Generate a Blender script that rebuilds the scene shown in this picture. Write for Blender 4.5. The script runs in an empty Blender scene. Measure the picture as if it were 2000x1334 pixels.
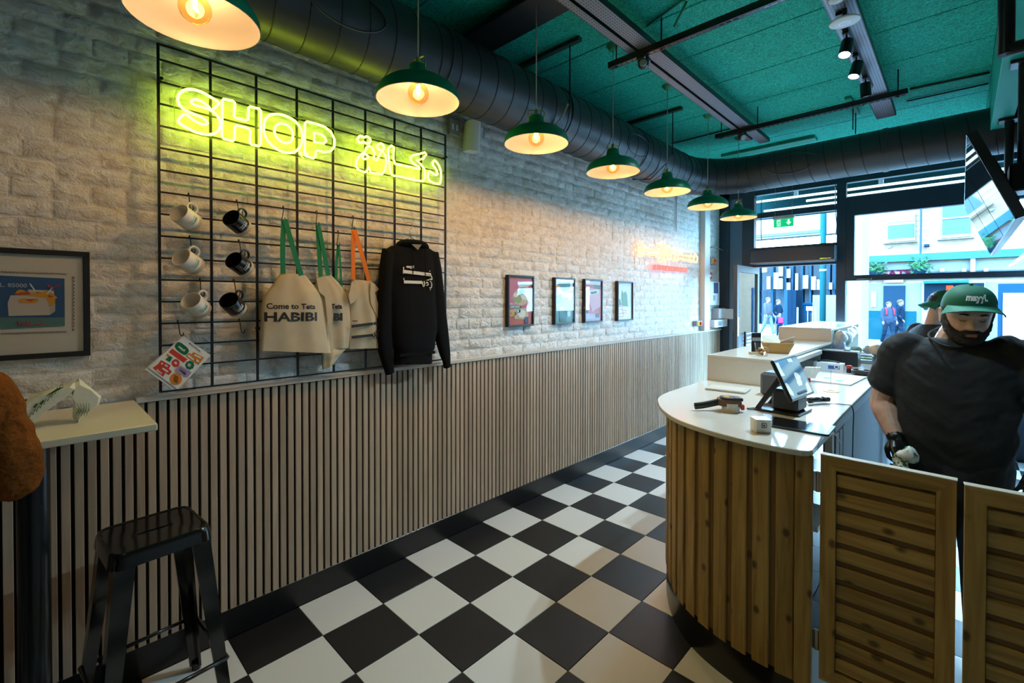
import bpy, bmesh, math, random
import numpy as np
from mathutils import Vector, Matrix, Euler, noise
random.seed(7)
SC = bpy.context.scene
COL = SC.collection
PI = math.pi

# ------------------------------------------------------------------ camera
F_PX, CY_PX = 905.41, 595.02
YAW, PIT, ROL = .7698, -.0113, .001
CAM = np.array([2.5233, -.6396, 1.6400])
_cy, _sy = math.cos(YAW), math.sin(YAW)
FWD = np.array([-_sy*math.cos(PIT), _cy*math.cos(PIT), math.sin(PIT)])
_r0 = np.array([_cy, _sy, 0.]); _u0 = np.cross(_r0, FWD)
RIGHT = math.cos(ROL)*_r0 + math.sin(ROL)*_u0
UP = -math.sin(ROL)*_r0 + math.cos(ROL)*_u0
cd = bpy.data.cameras.new('camera')
cd.sensor_width = 36; cd.lens = 36*F_PX/2000; cd.shift_y = -(667-CY_PX)/2000
cd.clip_start = .02; cd.clip_end = 300
cam = bpy.data.objects.new('camera', cd); COL.objects.link(cam)
cam.matrix_world = Matrix([[RIGHT[i], UP[i], -FWD[i], CAM[i]] for i in range(3)] + [[0, 0, 0, 1]])
SC.camera = cam

def at(u, v, axis, val):
    """survey helper: the point of the plane axis=val seen at photo pixel u, v"""
    d = RIGHT*(u-1000)/F_PX - UP*(v-CY_PX)/F_PX + FWD
    k = 'xyz'.index(axis)
    return Vector(CAM + d*(val-CAM[k])/d[k])

# ------------------------------------------------------------------ world, exposure, big lights
SC.view_settings.view_transform = 'Standard'
SC.view_settings.look = 'None'
SC.view_settings.gamma = 1
SC.view_settings.use_curve_mapping = False
SC.view_settings.exposure = 0.15
SC.cycles.use_denoising = True
SC.cycles.max_bounces = 10
SC.cycles.transparent_max_bounces = 16
SC.cycles.sample_clamp_indirect = 6
w = bpy.data.worlds.new('overcast_sky'); SC.world = w
w.use_nodes = True
w.node_tree.nodes['Background'].inputs[0].default_value = (.36, .68, 1.0, 1)
w.node_tree.nodes['Background'].inputs[1].default_value = 60

def light(name, kind, loc, power, color, **kw):
    l = bpy.data.lights.new(name, kind); l.energy = power; l.color = color
    for k, val in kw.items(): setattr(l, k, val)
    o = bpy.data.objects.new(name, l); COL.objects.link(o); o.location = loc
    return o
# daylight sampling portal in the shop window opening (guides the sky light, emits nothing itself)
_p = light('window_portal', 'AREA', (2.0, 6.55, 1.7), 1, (1, 1, 1), shape='RECTANGLE', size=3.9, size_y=2.9)
_p.rotation_euler = (-PI/2, 0, 0); _p.data.cycles.is_portal = True

WARM = (1.0, .65, .37)
COOL = (.60, .86, 1.0)
P_LAMP = 6.2       # pendant bulb
P_SPOT = 110.0       # track spot

# ------------------------------------------------------------------ helpers
MATS = {}
def _bsdf(name):
    m = bpy.data.materials.new(name); m.use_nodes = True
    nt = m.node_tree; return m, nt, nt.nodes['Principled BSDF']

def mat(name, col, rough=.5, metal=0., var=0., vscale=8., bump=0., bscale=60., stretch=None, spec=None,
        col2=None, emit=None, estr=0., trans=0., alpha=1., coat=0., ior=None, sheen=0., detail=6., bdist=.01):
    """procedural material: base colour with optional noise mix, noise bump"""
    if name in MATS: return MATS[name]
    m, nt, b = _bsdf(name); N, L = nt.nodes, nt.links
    c = (*col, 1)
    b.inputs['Base Color'].default_value = c
    b.inputs['Roughness'].default_value = rough
    b.inputs['Metallic'].default_value = metal
    if spec is not None: b.inputs['Specular IOR Level'].default_value = spec
    if trans: b.inputs['Transmission Weight'].default_value = trans
    if ior: b.inputs['IOR'].default_value = ior
    if coat: b.inputs['Coat Weight'].default_value = coat; b.inputs['Coat Roughness'].default_value = .08
    if sheen: b.inputs['Sheen Weight'].default_value = sheen
    if alpha < 1: b.inputs['Alpha'].default_value = alpha
    if emit: b.inputs['Emission Color'].default_value = (*emit, 1); b.inputs['Emission Strength'].default_value = estr
    if var or bump:
        tc = N.new('ShaderNodeTexCoord'); src = tc.outputs['Object']
        oi = N.new('ShaderNodeObjectInfo')
        add = N.new('ShaderNodeVectorMath'); add.operation = 'ADD'
        comb = N.new('ShaderNodeVectorMath'); comb.operation = 'SCALE'; comb.inputs[0].default_value = (13.7, 7.3, 19.1)
        L.new(oi.outputs['Random'], comb.inputs['Scale'])
        L.new(src, add.inputs[0]); L.new(comb.outputs[0], add.inputs[1]); src = add.outputs[0]
        if stretch:
            mp = N.new('ShaderNodeMapping'); mp.inputs['Scale'].default_value = stretch
            L.new(src, mp.inputs['Vector']); src = mp.outputs[0]
        if var:
            n = N.new('ShaderNodeTexNoise'); n.inputs['Scale'].default_value = vscale; n.inputs['Detail'].default_value = detail
            L.new(src, n.inputs['Vector'])
            r = N.new('ShaderNodeMapRange'); r.inputs[1].default_value = .3; r.inputs[2].default_value = .7
            L.new(n.outputs['Fac'], r.inputs[0])
            mx = N.new('ShaderNodeMix'); mx.data_type = 'RGBA'
            mx.inputs[6].default_value = c
            k = 1-var
            mx.inputs[7].default_value = (*col2, 1) if col2 else (col[0]*k, col[1]*k, col[2]*k, 1)
            L.new(r.outputs[0], mx.inputs[0]); L.new(mx.outputs[2], b.inputs['Base Color'])
        if bump:
            n = N.new('ShaderNodeTexNoise'); n.inputs['Scale'].default_value = bscale; n.inputs['Detail'].default_value = 5
            L.new(src, n.inputs['Vector'])
            bp = N.new('ShaderNodeBump'); bp.inputs['Strength'].default_value = bump; bp.inputs['Distance'].default_value = bdist
            L.new(n.outputs['Fac'], bp.inputs['Height']); L.new(bp.outputs[0], b.inputs['Normal'])
    MATS[name] = m
    return m

def mat_emit(name, col, s):
    if name in MATS: return MATS[name]
    m = bpy.data.materials.new(name); m.use_nodes = True; nt = m.node_tree
    nt.nodes.clear()
    e = nt.nodes.new('ShaderNodeEmission'); e.inputs[0].default_value = (*col, 1); e.inputs[1].default_value = s
    o = nt.nodes.new('ShaderNodeOutputMaterial'); nt.links.new(e.outputs[0], o.inputs[0])
    MATS[name] = m; return m

def mat_glass(name, tint=(1, 1, 1), gloss=.08, rough=.0, fres=1.45):
    """thin pane: transparent with fresnel reflection"""
    if name in MATS: return MATS[name]
    m = bpy.data.materials.new(name); m.use_nodes = True; nt = m.node_tree; nt.nodes.clear(); N, L = nt.nodes, nt.links
    t = N.new('ShaderNodeBsdfTransparent'); t.inputs[0].default_value = (*tint, 1)
    g = N.new('ShaderNodeBsdfGlossy'); g.inputs['Roughness'].default_value = rough
    lw = N.new('ShaderNodeLayerWeight'); pw = N.new('ShaderNodeMath'); pw.operation = 'POWER'; pw.inputs[1].default_value = 5
    f0 = ((fres-1)/(fres+1))**2
    ma = N.new('ShaderNodeMath'); ma.operation = 'MULTIPLY_ADD'; ma.inputs[1].default_value = 1-f0; ma.inputs[2].default_value = f0
    L.new(lw.outputs['Facing'], pw.inputs[0]); L.new(pw.outputs[0], ma.inputs[0])
    mx = N.new('ShaderNodeMixShader'); o = N.new('ShaderNodeOutputMaterial')
    L.new(ma.outputs[0], mx.inputs[0]); L.new(t.outputs[0], mx.inputs[1]); L.new(g.outputs[0], mx.inputs[2]); L.new(mx.outputs[0], o.inputs[0])
    MATS[name] = m; return m

def mat_wood(name, c1, c2, knot, axis, rough=.55, scale=1., knots=True):
    """pine boards: stretched grain bands along one axis, scattered knots; offset for every board"""
    if name in MATS: return MATS[name]
    m, nt, b = _bsdf(name); N, L = nt.nodes, nt.links
    b.inputs['Roughness'].default_value = rough
    tc = N.new('ShaderNodeTexCoord'); oi = N.new('ShaderNodeObjectInfo')
    sc = N.new('ShaderNodeVectorMath'); sc.operation = 'SCALE'; sc.inputs[0].default_value = (3.1, 5.7, 9.3)
    L.new(oi.outputs['Random'], sc.inputs['Scale'])
    ad = N.new('ShaderNodeVectorMath'); ad.operation = 'ADD'
    L.new(tc.outputs['Object'], ad.inputs[0]); L.new(sc.outputs[0], ad.inputs[1])
    st = [26*scale]*3; st['xyz'.index(axis)] = 1.6*scale
    mp = N.new('ShaderNodeMapping'); mp.inputs['Scale'].default_value = st; L.new(ad.outputs[0], mp.inputs[0])
    n = N.new('ShaderNodeTexNoise'); n.inputs['Scale'].default_value = 1.6; n.inputs['Detail'].default_value = 7; n.inputs['Distortion'].default_value = .8
    L.new(mp.outputs[0], n.inputs['Vector'])
    cr = N.new('ShaderNodeValToRGB'); cr.color_ramp.elements[0].position = .32; cr.color_ramp.elements[1].position = .68
    cr.color_ramp.elements[0].color = (*c1, 1); cr.color_ramp.elements[1].color = (*c2, 1)
    L.new(n.outputs['Fac'], cr.inputs[0])
    out = cr.outputs[0]
    # board-to-board tone
    hs = N.new('ShaderNodeHueSaturation'); mr = N.new('ShaderNodeMapRange'); mr.inputs[3].default_value = .82; mr.inputs[4].default_value = 1.15
    L.new(oi.outputs['Random'], mr.inputs[0]); L.new(mr.outputs[0], hs.inputs['Value']); L.new(out, hs.inputs['Color']); out = hs.outputs[0]
    if knots:
        sk = [12*scale]*3; sk['xyz'.index(axis)] = 8*scale
        mk = N.new('ShaderNodeMapping'); mk.inputs['Scale'].default_value = sk; L.new(ad.outputs[0], mk.inputs[0])
        v = N.new('ShaderNodeTexVoronoi'); v.inputs['Scale'].default_value = 1.0; L.new(mk.outputs[0], v.inputs['Vector'])
        kr = N.new('ShaderNodeMapRange'); kr.inputs[1].default_value = .09; kr.inputs[2].default_value = .19; kr.inputs[3].default_value = .8; kr.inputs[4].default_value = 0
        L.new(v.outputs['Distance'], kr.inputs[0])
        mx = N.new('ShaderNodeMix'); mx.data_type = 'RGBA'; mx.inputs[7].default_value = (*knot, 1)
        L.new(kr.outputs[0], mx.inputs[0]); L.new(out, mx.inputs[6]); out = mx.outputs[2]
    L.new(out, b.inputs['Base Color'])
    bp = N.new('ShaderNodeBump'); bp.inputs['Strength'].default_value = .25; bp.inputs['Distance'].default_value = .004
    L.new(n.outputs['Fac'], bp.inputs['Height']); L.new(bp.outputs[0], b.inputs['Normal'])
    MATS[name] = m; return m

class MB:
    """collects simple shapes; build() links them as ONE mesh object"""
    def __init__(s): s.v = []; s.f = []; s.mi = []; s.cur = 0
    def add(s, vs, fs):
        o = len(s.v); s.v += [tuple(p) for p in vs]; s.f += [tuple(i+o for i in f) for f in fs]; s.mi += [s.cur]*len(fs); return s
    def box(s, a, b, ch=0.):
        x0, y0, z0 = [min(a[i], b[i]) for i in range(3)]; x1, y1, z1 = [max(a[i], b[i]) for i in range(3)]
        if ch <= 0:
            return s.add([(x0,y0,z0),(x1,y0,z0),(x1,y1,z0),(x0,y1,z0),(x0,y0,z1),(x1,y0,z1),(x1,y1,z1),(x0,y1,z1)],
                         [(3,2,1,0),(4,5,6,7),(0,1,5,4),(1,2,6,5),(2,3,7,6),(3,0,4,7)])
        c = min(ch, (x1-x0)/2.01, (y1-y0)/2.01, (z1-z0)/2.01)
        vs = []
        for X, sx in ((x0,1),(x1,-1)):
            for Y, sy in ((y0,1),(y1,-1)):
                for Z, sz in ((z0,1),(z1,-1)):
                    vs += [(X, Y+sy*c, Z+sz*c), (X+sx*c, Y, Z+sz*c), (X+sx*c, Y+sy*c, Z)]
        i = lambda a, b_, c_, k: ((a*2+b_)*2+c_)*3+k
        fs = [(i(0,0,0,0),i(0,0,1,0),i(0,1,1,0),i(0,1,0,0)), (i(1,0,0,0),i(1,1,0,0),i(1,1,1,0),i(1,0,1,0)),
              (i(0,0,0,1),i(1,0,0,1),i(1,0,1,1),i(0,0,1,1)), (i(0,1,0,1),i(0,1,1,1),i(1,1,1,1),i(1,1,0,1)),
              (i(0,0,0,2),i(0,1,0,2),i(1,1,0,2),i(1,0,0,2)), (i(0,0,1,2),i(1,0,1,2),i(1,1,1,2),i(0,1,1,2))]
        for a in (0,1):
            for b_ in (0,1):
                fs.append((i(a,b_,0,0),i(a,b_,1,0),i(a,b_,1,1),i(a,b_,0,1)) if a==b_ else (i(a,b_,0,1),i(a,b_,1,1),i(a,b_,1,0),i(a,b_,0,0)))
                fs.append((i(a,0,b_,0),i(a,0,b_,2),i(a,1,b_,2),i(a,1,b_,0)) if a==b_ else (i(a,1,b_,0),i(a,1,b_,2),i(a,0,b_,2),i(a,0,b_,0)))
                fs.append((i(0,a,b_,1),i(1,a,b_,1),i(1,a,b_,2),i(0,a,b_,2)) if a==b_ else (i(0,a,b_,2),i(1,a,b_,2),i(1,a,b_,1),i(0,a,b_,1)))
                for c_ in (0,1): fs.append((i(a,b_,c_,0),i(a,b_,c_,1),i(a,b_,c_,2)))
        return s.add(vs, fs)
    def prism(s, poly, a, b, frame=None):
        """poly of 2-D points extruded from level a to b; frame maps (p, q, level) to 3-D"""
        fr = frame or (lambda p, q, l: (p, q, l)); n = len(poly)
        vs = [fr(p, q, a) for p, q in poly] + [fr(p, q, b) for p, q in poly]
        return s.add(vs, [tuple(range(n))[::-1], tuple(range(n, 2*n))] + [(i, (i+1) % n, (i+1) % n+n, i+n) for i in range(n)])
    def tube(s, pts, r, n=8, closed=False, caps=True, flat=None):
        """tube along pts; r a number or one per point; flat=(a, b) scales the two section axes"""
        P = [Vector(p) for p in pts]; m = len(P); R = r if hasattr(r, '__len__') else [r]*m
        T = []
        for i in range(m):
            a = P[i-1] if (i or closed) else P[0]; b = P[(i+1) % m] if (i < m-1 or closed) else P[-1]
            t = b-a; T.append(t.normalized() if t.length > 1e-9 else Vector((0,0,1)))
        u = T[0].orthogonal().normalized() if abs(T[0].z) > .9 else Vector((0,0,1)).cross(T[0]).normalized()
        rings = []
        for i in range(m):
            u = (u - T[i]*u.dot(T[i])).normalized(); v = T[i].cross(u)
            fa, fb = flat or (1, 1)
            rings.append([P[i] + R[i]*(fa*math.cos(2*PI*k/n)*u + fb*math.sin(2*PI*k/n)*v) for k in range(n)])
        vs = [p for rg in rings for p in rg]; fs = []
        for i in range(m if closed else m-1):
            j = (i+1) % m
            for k in range(n): fs.append((i*n+k, i*n+(k+1) % n, j*n+(k+1) % n, j*n+k))
        if caps and not closed: fs += [tuple(range(n))[::-1], tuple(range((m-1)*n, m*n))]
        return s.add(vs, fs)
    def lathe(s, prof, c=(0,0,0), n=24, axis='z', caps=False):
        """profile of (radius, height) turned about an axis through c"""
        vs = []
        for r, h in prof:
            for k in range(n):
                a = 2*PI*k/n; p = (r*math.cos(a), r*math.sin(a), h)
                if axis == 'x': p = (p[2], p[0], p[1])
                elif axis == 'y': p = (p[1], p[2], p[0])
                vs.append((p[0]+c[0], p[1]+c[1], p[2]+c[2]))
        fs = [(i*n+k, i*n+(k+1) % n, (i+1)*n+(k+1) % n, (i+1)*n+k) for i in range(len(prof)-1) for k in range(n)]
        if caps: fs += [tuple(range(n))[::-1], tuple(range((len(prof)-1)*n, len(prof)*n))]
        return s.add(vs, fs)
    def ball(s, c, r, nu=14, nv=8, sc=(1,1,1)):
        vs = []; fs = []
        for j in range(nv+1):
            t = PI*j/nv
            for k in range(nu):
                a = 2*PI*k/nu; vs.append((c[0]+r*sc[0]*math.sin(t)*math.cos(a), c[1]+r*sc[1]*math.sin(t)*math.sin(a), c[2]-r*sc[2]*math.cos(t)))
        for j in range(nv):
            for k in range(nu): fs.append((j*nu+k, j*nu+(k+1) % nu, (j+1)*nu+(k+1) % nu, (j+1)*nu+k))
        return s.add(vs, fs)
    def grid(s, fn, nu, nv, closed_u=False):
        vs = [fn(i/nu, j/nv) for j in range(nv+1) for i in range(nu+(0 if closed_u else 1))]
        w_ = nu+(0 if closed_u else 1)
        fs = [(j*w_+i, j*w_+(i+1) % w_, (j+1)*w_+(i+1) % w_, (j+1)*w_+i) for j in range(nv) for i in range(nu)]
        return s.add(vs, fs)
    def xf(s, M): s.v = [tuple(M @ Vector(p)) for p in s.v]; return s
    def mesh(s, name, mats, smooth=False, ang=None):
        me = bpy.data.meshes.new(name); me.from_pydata(s.v, [], s.f)
        for m in (mats if isinstance(mats, (list, tuple)) else [mats]): me.materials.append(m)
        if any(s.mi): me.polygons.foreach_set('material_index', s.mi)
        bm = bmesh.new(); bm.from_mesh(me); bmesh.ops.remove_doubles(bm, verts=bm.verts, dist=1e-6)
        bmesh.ops.recalc_face_normals(bm, faces=bm.faces); bm.to_mesh(me); bm.free()
        if smooth:
            me.shade_smooth()
            if ang: me.set_sharp_from_angle(angle=math.radians(ang))
        me.update(); return me
    def build(s, name, mats, parent=None, smooth=False, ang=None):
        return link(name, s.mesh(name, mats, smooth, ang), parent)

def link(name, me, parent=None, loc=None, rot=None):
    o = bpy.data.objects.new(name, me); COL.objects.link(o)
    if parent is not None: o.parent = parent
    if loc is not None: o.location = loc
    if rot is not None: o.rotation_euler = rot
    return o
def tag(o, label=None, cat=None, group=None, kind=None):
    if label: o['label'] = label
    if cat: o['category'] = cat
    if group: o['group'] = group
    if kind: o['kind'] = kind
    return o
def thing(name, label, cat, loc=(0,0,0), rot=(0,0,0), group=None):
    o = bpy.data.objects.new(name, None); COL.objects.link(o); o.location = loc; o.rotation_euler = rot
    o.empty_display_size = .05
    return tag(o, label, cat, group)
def copy_tree(o, parent=None):
    c = o.copy(); COL.objects.link(c)
    if parent is not None: c.parent = parent
    for ch in list(o.children): copy_tree(ch, c)
    return c
def struct(name, mb, m, parent=None, **k):
    o = mb.build(name, m, parent, **k)
    if parent is None: o['kind'] = 'structure'
    return o
def label(o, t): o['label'] = t; return o

def text_mesh(txt, size, bold=0., align='CENTER', shear=0., spacing=1., extrude=0., res=3):
    c = bpy.data.curves.new('txt', 'FONT'); c.body = txt; c.size = size; c.align_x = align; c.align_y = 'CENTER'
    c.offset = bold*size; c.shear = shear; c.space_character = spacing; c.extrude = extrude; c.resolution_u = res
    o = bpy.data.objects.new('txt', c); COL.objects.link(o)
    dg = bpy.context.evaluated_depsgraph_get(); dg.update()
    me = bpy.data.meshes.new_from_object(o.evaluated_get(dg))
    bpy.data.objects.remove(o); bpy.data.curves.remove(c)
    me.materials.clear()
    return me
def text(name, txt, size, org, right, up, m, parent=None, warp=None, width=None, **k):
    """flat lettering: org centre, right/up directions in the parent's space"""
    me = text_mesh(txt, size, **k)
    right = Vector(right).normalized(); up = Vector(up).normalized(); org = Vector(org)
    if width:
        xs = [v.co.x for v in me.vertices] or [0, 1]; sx = width/max(1e-6, max(xs)-min(xs))
    else: sx = 1
    nrm = right.cross(up)
    for v in me.vertices:
        if warp: v.co = warp(v.co.x*sx, v.co.y)
        else: v.co = org + right*(v.co.x*sx) + up*v.co.y + nrm*v.co.z
    me.materials.append(m); me.name = name
    return link(name, me, parent)

def remesh(name, mbs, voxel, m, parent=None, smooth=2, fac=.5):
    """several overlapping closed shapes fused into one continuous skin"""
    all_ = MB()
    for b in (mbs if isinstance(mbs, (list, tuple)) else [mbs]): all_.add(b.v, b.f)
    me0 = all_.mesh(name, m)
    o = link(name, me0)
    r = o.modifiers.new('r', 'REMESH'); r.mode = 'VOXEL'; r.voxel_size = voxel
    if smooth:
        s = o.modifiers.new('s', 'SMOOTH'); s.factor = fac; s.iterations = smooth
    dg = bpy.context.evaluated_depsgraph_get(); dg.update()
    me = bpy.data.meshes.new_from_object(o.evaluated_get(dg))
    bpy.data.objects.remove(o); bpy.data.meshes.remove(me0)
    me.shade_smooth(); me.materials.clear(); me.materials.append(m); me.name = name
    return link(name, me, parent)

def loft(rings, n=20):
    """rings: (centre, half-width a, half-depth b[, power, x axis, y axis]); closed with caps"""
    mb = MB(); vs = []
    for rg in rings:
        c, a, b = rg[0], rg[1], rg[2]; pw = rg[3] if len(rg) > 3 else 2.
        X = Vector(rg[4]) if len(rg) > 4 else Vector((1,0,0)); Y = Vector(rg[5]) if len(rg) > 5 else Vector((0,1,0))
        for k in range(n):
            t = 2*PI*k/n; cs, sn = math.cos(t), math.sin(t); e = 2/pw
            vs.append(Vector(c) + X*(a*math.copysign(abs(cs)**e, cs)) + Y*(b*math.copysign(abs(sn)**e, sn)))
    m = len(rings)
    fs = [(i*n+k, i*n+(k+1) % n, (i+1)*n+(k+1) % n, (i+1)*n+k) for i in range(m-1) for k in range(n)]
    fs += [tuple(range(n))[::-1], tuple(range((m-1)*n, m*n))]
    return mb.add(vs, fs)
def limb(pts, rad, n=12, sub=4, flat=None):
    """rounded tapering limb through joints, smooth in between, with round ends"""
    P = [Vector(p) for p in pts]; out = []; rr = []
    for i in range(len(P)-1):
        a = P[max(i-1, 0)]; b = P[i]; c = P[i+1]; d = P[min(i+2, len(P)-1)]
        for k in range(sub):
            t = k/sub
            q = .5*((2*b)+(c-a)*t+(2*a-5*b+4*c-d)*t*t+(3*b-a-3*c+d)*t**3)
            out.append(.6*q+.4*(b.lerp(c, t))); rr.append(rad[i]*(1-t)+rad[i+1]*t)
    out.append(P[-1]); rr.append(rad[-1])
    t0 = (out[0]-out[1]).normalized(); t1 = (out[-1]-out[-2]).normalized()
    pre = [(out[0]+t0*rr[0]*.6, rr[0]*.55), (out[0]+t0*rr[0]*.3, rr[0]*.86)]; post = [(out[-1]+t1*rr[-1]*.3, rr[-1]*.86), (out[-1]+t1*rr[-1]*.6, rr[-1]*.55)]
    pts2 = [p for p, _ in pre]+out+[p for p, _ in post]; r2 = [r for _, r in pre]+rr+[r for _, r in post]
    return MB().tube(pts2, r2, n, flat=flat)
def smooth_poly(pts, sub=4, closed=False):
    P = [Vector(p) for p in pts]; n = len(P); out = []
    for i in range(n if closed else n-1):
        g = (lambda j: P[j % n]) if closed else (lambda j: P[min(max(j, 0), n-1)])
        a, b, c, d = g(i-1), g(i), g(i+1), g(i+2)
        for k in range(sub):
            t = k/sub
            out.append(.5*((2*b)+(c-a)*t+(2*a-5*b+4*c-d)*t*t+(3*b-a-3*c+d)*t**3))
    if not closed: out.append(P[-1])
    return out
# ------------------------------------------------------------------ shared materials
def mat_brick():
    m, nt, b = _bsdf('painted_brick'); N, L = nt.nodes, nt.links
    b.inputs['Roughness'].default_value = .62
    tc = N.new('ShaderNodeTexCoord'); geo = N.new('ShaderNodeNewGeometry')
    def noi(scale, detail, st=None, dist=0.):
        n = N.new('ShaderNodeTexNoise'); n.inputs['Scale'].default_value = scale; n.inputs['Detail'].default_value = detail; n.inputs['Distortion'].default_value = dist
        if st:
            mp = N.new('ShaderNodeMapping'); mp.inputs['Scale'].default_value = st; L.new(geo.outputs['Position'], mp.inputs[0]); L.new(mp.outputs[0], n.inputs['Vector'])
        else: L.new(geo.outputs['Position'], n.inputs['Vector'])
        return n.outputs['Fac']
    big = noi(4, 5, (1, 1, 1.3), .5); mid = noi(22, 8, (1, .8, 1.3), .9); fine = noi(120, 4)
    a = N.new('ShaderNodeMath'); a.operation = 'MULTIPLY_ADD'; a.inputs[1].default_value = 1.0; L.new(big, a.inputs[0])
    a2 = N.new('ShaderNodeMath'); a2.operation = 'MULTIPLY'; a2.inputs[1].default_value = .75; L.new(mid, a2.inputs[0]); L.new(a2.outputs[0], a.inputs[2])
    a3 = N.new('ShaderNodeMath'); a3.operation = 'MULTIPLY_ADD'; a3.inputs[1].default_value = .22; L.new(fine, a3.inputs[0]); L.new(a.outputs[0], a3.inputs[2])
    bp = N.new('ShaderNodeBump'); bp.inputs['Strength'].default_value = 1.0; bp.inputs['Distance'].default_value = .017
    L.new(a3.outputs[0], bp.inputs['Height']); L.new(bp.outputs[0], b.inputs['Normal'])
    cr = N.new('ShaderNodeValToRGB'); cr.color_ramp.elements[0].position = .35; cr.color_ramp.elements[1].position = .6
    cr.color_ramp.elements[0].color = (.64, .58, .50, 1); cr.color_ramp.elements[1].color = (.80, .78, .75, 1)
    L.new(mid, cr.inputs[0]); L.new(cr.outputs[0], b.inputs['Base Color'])
    return m
BRICK = mat_brick()
BLACK = mat('black_satin', (.012, .013, .015), .42)
BLKM = mat('black_metal', (.014, .014, .016), .35, .2)
GLOSSBLK = mat('black_gloss', (.006, .006, .007), .12, spec=.6)
WHITE = mat('white_paint', (.80, .80, .79), .4)
QUARTZ = mat('white_quartz', (.76, .74, .69), .14, var=.05, vscale=90)
STEEL = mat('stainless_steel', (.62, .64, .66), .28, 1., bump=.05, bscale=200)
CHROME = mat('chrome', (.75, .75, .75), .12, 1.)
GREYP = mat('grey_plastic', (.30, .32, .34), .4)
PAPERW = mat('white_paper', (.85, .85, .82), .7)
BLKPL = mat('black_plastic', (.015, .016, .018), .3)
FRAMEBLK = mat('window_frame_blue_haze', (.012, .026, .040), .4)  # blue glare haze over the frames is mixed into this black

# ------------------------------------------------------------------ floor and its tiles
T = .33; D0 = .300
mb = MB().box((-.3, -3.6, -.2), (4.6, 6.6, -.006))
floor = struct('floor', mb, mat('grout', (.10, .10, .10), .8))
TILEW = mat('white_tile', (.74, .74, .71), .22, var=.04, vscale=3, bump=.02, bscale=14)
TILEB = mat('black_tile', (.018, .017, .018), .30, var=.25, vscale=4, bump=.03, bscale=30)
g = .0014
def tile_mesh(w_, m): return MB().box((g, g, -.006), (w_-g, T-g, 0), .0012).mesh('tile', m)
tm = {(0, 0): tile_mesh(D0, TILEW), (0, 1): tile_mesh(D0, TILEB), (1, 0): tile_mesh(T, TILEW), (1, 1): tile_mesh(T, TILEB)}
rest = MB()
for i in range(0, 14):
    for j in range(-9, 20):
        x = 0 if i == 0 else D0+(i-1)*T; blk = (i+j) % 2 == 0
        wd = D0 if i == 0 else T
        if i <= 6 and -3 <= j and j*T < 6.25:
            link('tile', tm[(min(i, 1), int(blk))], floor, (x, j*T, 0))
        elif x < 4.2 and j*T < 6.3:
            rest.cur = int(blk); rest.box((x+g, j*T+g, -.006), (x+wd-g, (j+1)*T-g, 0), .0012)
ro = rest.build('tile_field', [TILEW, TILEB], floor); ro['kind'] = 'stuff'

# ------------------------------------------------------------------ long painted brick wall
CEIL = 3.48; YW = 6.35; MORT = -.030
mb = MB().box((-.35, -3.6, -.2), (MORT, YW, CEIL))
wall_left = struct('wall_left', mb, BRICK)
def brick_mesh(L_, H_, seed):
    rnd = random.Random(seed); nu, nv = 6, 4
    us = [0, .005, L_*.33, L_*.67, L_-.005, L_]; vs_ = [0, .005, H_-.005, H_]
    V = []
    for j in range(nv):
        for i in range(nu):
            edge = i in (0, nu-1) or j in (0, nv-1)
            d = rnd.uniform(-.0015, .0022) if edge else rnd.uniform(.0015, .0048)
            V.append((d, us[i]+(0 if edge else rnd.uniform(-.003, .003)), vs_[j]+(0 if edge else rnd.uniform(-.003, .003))))
    Fc = [(j*nu+i, j*nu+i+1, (j+1)*nu+i+1, (j+1)*nu+i) for j in range(nv-1) for i in range(nu-1)]
    return MB().add(V, Fc).mesh('brick', BRICK, smooth=True)
bl, bh, jt = .215, .066, .009
bricks = []
vari = {L_: [brick_mesh(L_, bh, k+int(L_*1e4)) for k in range(5)] for L_ in (bl, .103)}
crs = 0; z = 1.205
while z < CEIL-.02:
    head = crs % 4 == 3; Lb = .103 if head else bl
    y = -1.35 + (0 if crs % 2 else -.112) + random.uniform(-.02, .02)
    while y < YW-.02:
        if y+Lb < YW: bricks.append((y, z, Lb))
        y += Lb+jt
    z += bh+jt; crs += 1
def _show(b_):
    c = np.array([MORT, b_[0]+b_[2]/2, b_[1]+.03])-CAM; q = (c@RIGHT, c@UP, c@FWD)
    if q[2] < .1: return 0
    u, v = 1000+F_PX*q[0]/q[2], CY_PX-F_PX*q[1]/q[2]
    if u < -40 or v < -20: return 0
    cosa = -c[0]*-1/np.linalg.norm(c); return b_[2]*abs(c[0])/q[2]**3
bricks.sort(key=lambda b_: -_show(b_))
for k, (y, z, L_) in enumerate(bricks[:300]):
    link('brick', random.choice(vari[L_]), wall_left, (MORT+.001+random.uniform(-.002, .0015), y, z))
far = MB()
for y, z, L_ in bricks[300:]:
    me = random.choice(vari[L_]); o = len(far.v)
    dx = MORT+.001+random.uniform(-.002, .0015)
    far.v += [(v.co.x+dx, v.co.y+y, v.co.z+z) for v in me.vertices]
    fs = [tuple(i+o for i in p.vertices) for p in me.polygons]; far.f += fs; far.mi += [0]*len(fs)
fo = far.build('brickwork', BRICK, wall_left, smooth=True); fo['kind'] = 'stuff'

# other walls of the room (behind and beside the camera)
PLAST = mat('plaster', (.42, .44, .42), .8, var=.1, vscale=2)
struct('wall_back', MB().box((-.35, -3.8, -.2), (4.8, -3.6, CEIL)), PLAST)
struct('wall_right', MB().box((4.2, -3.6, -.2), (4.4, 6.45, CEIL)), PLAST)

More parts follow.
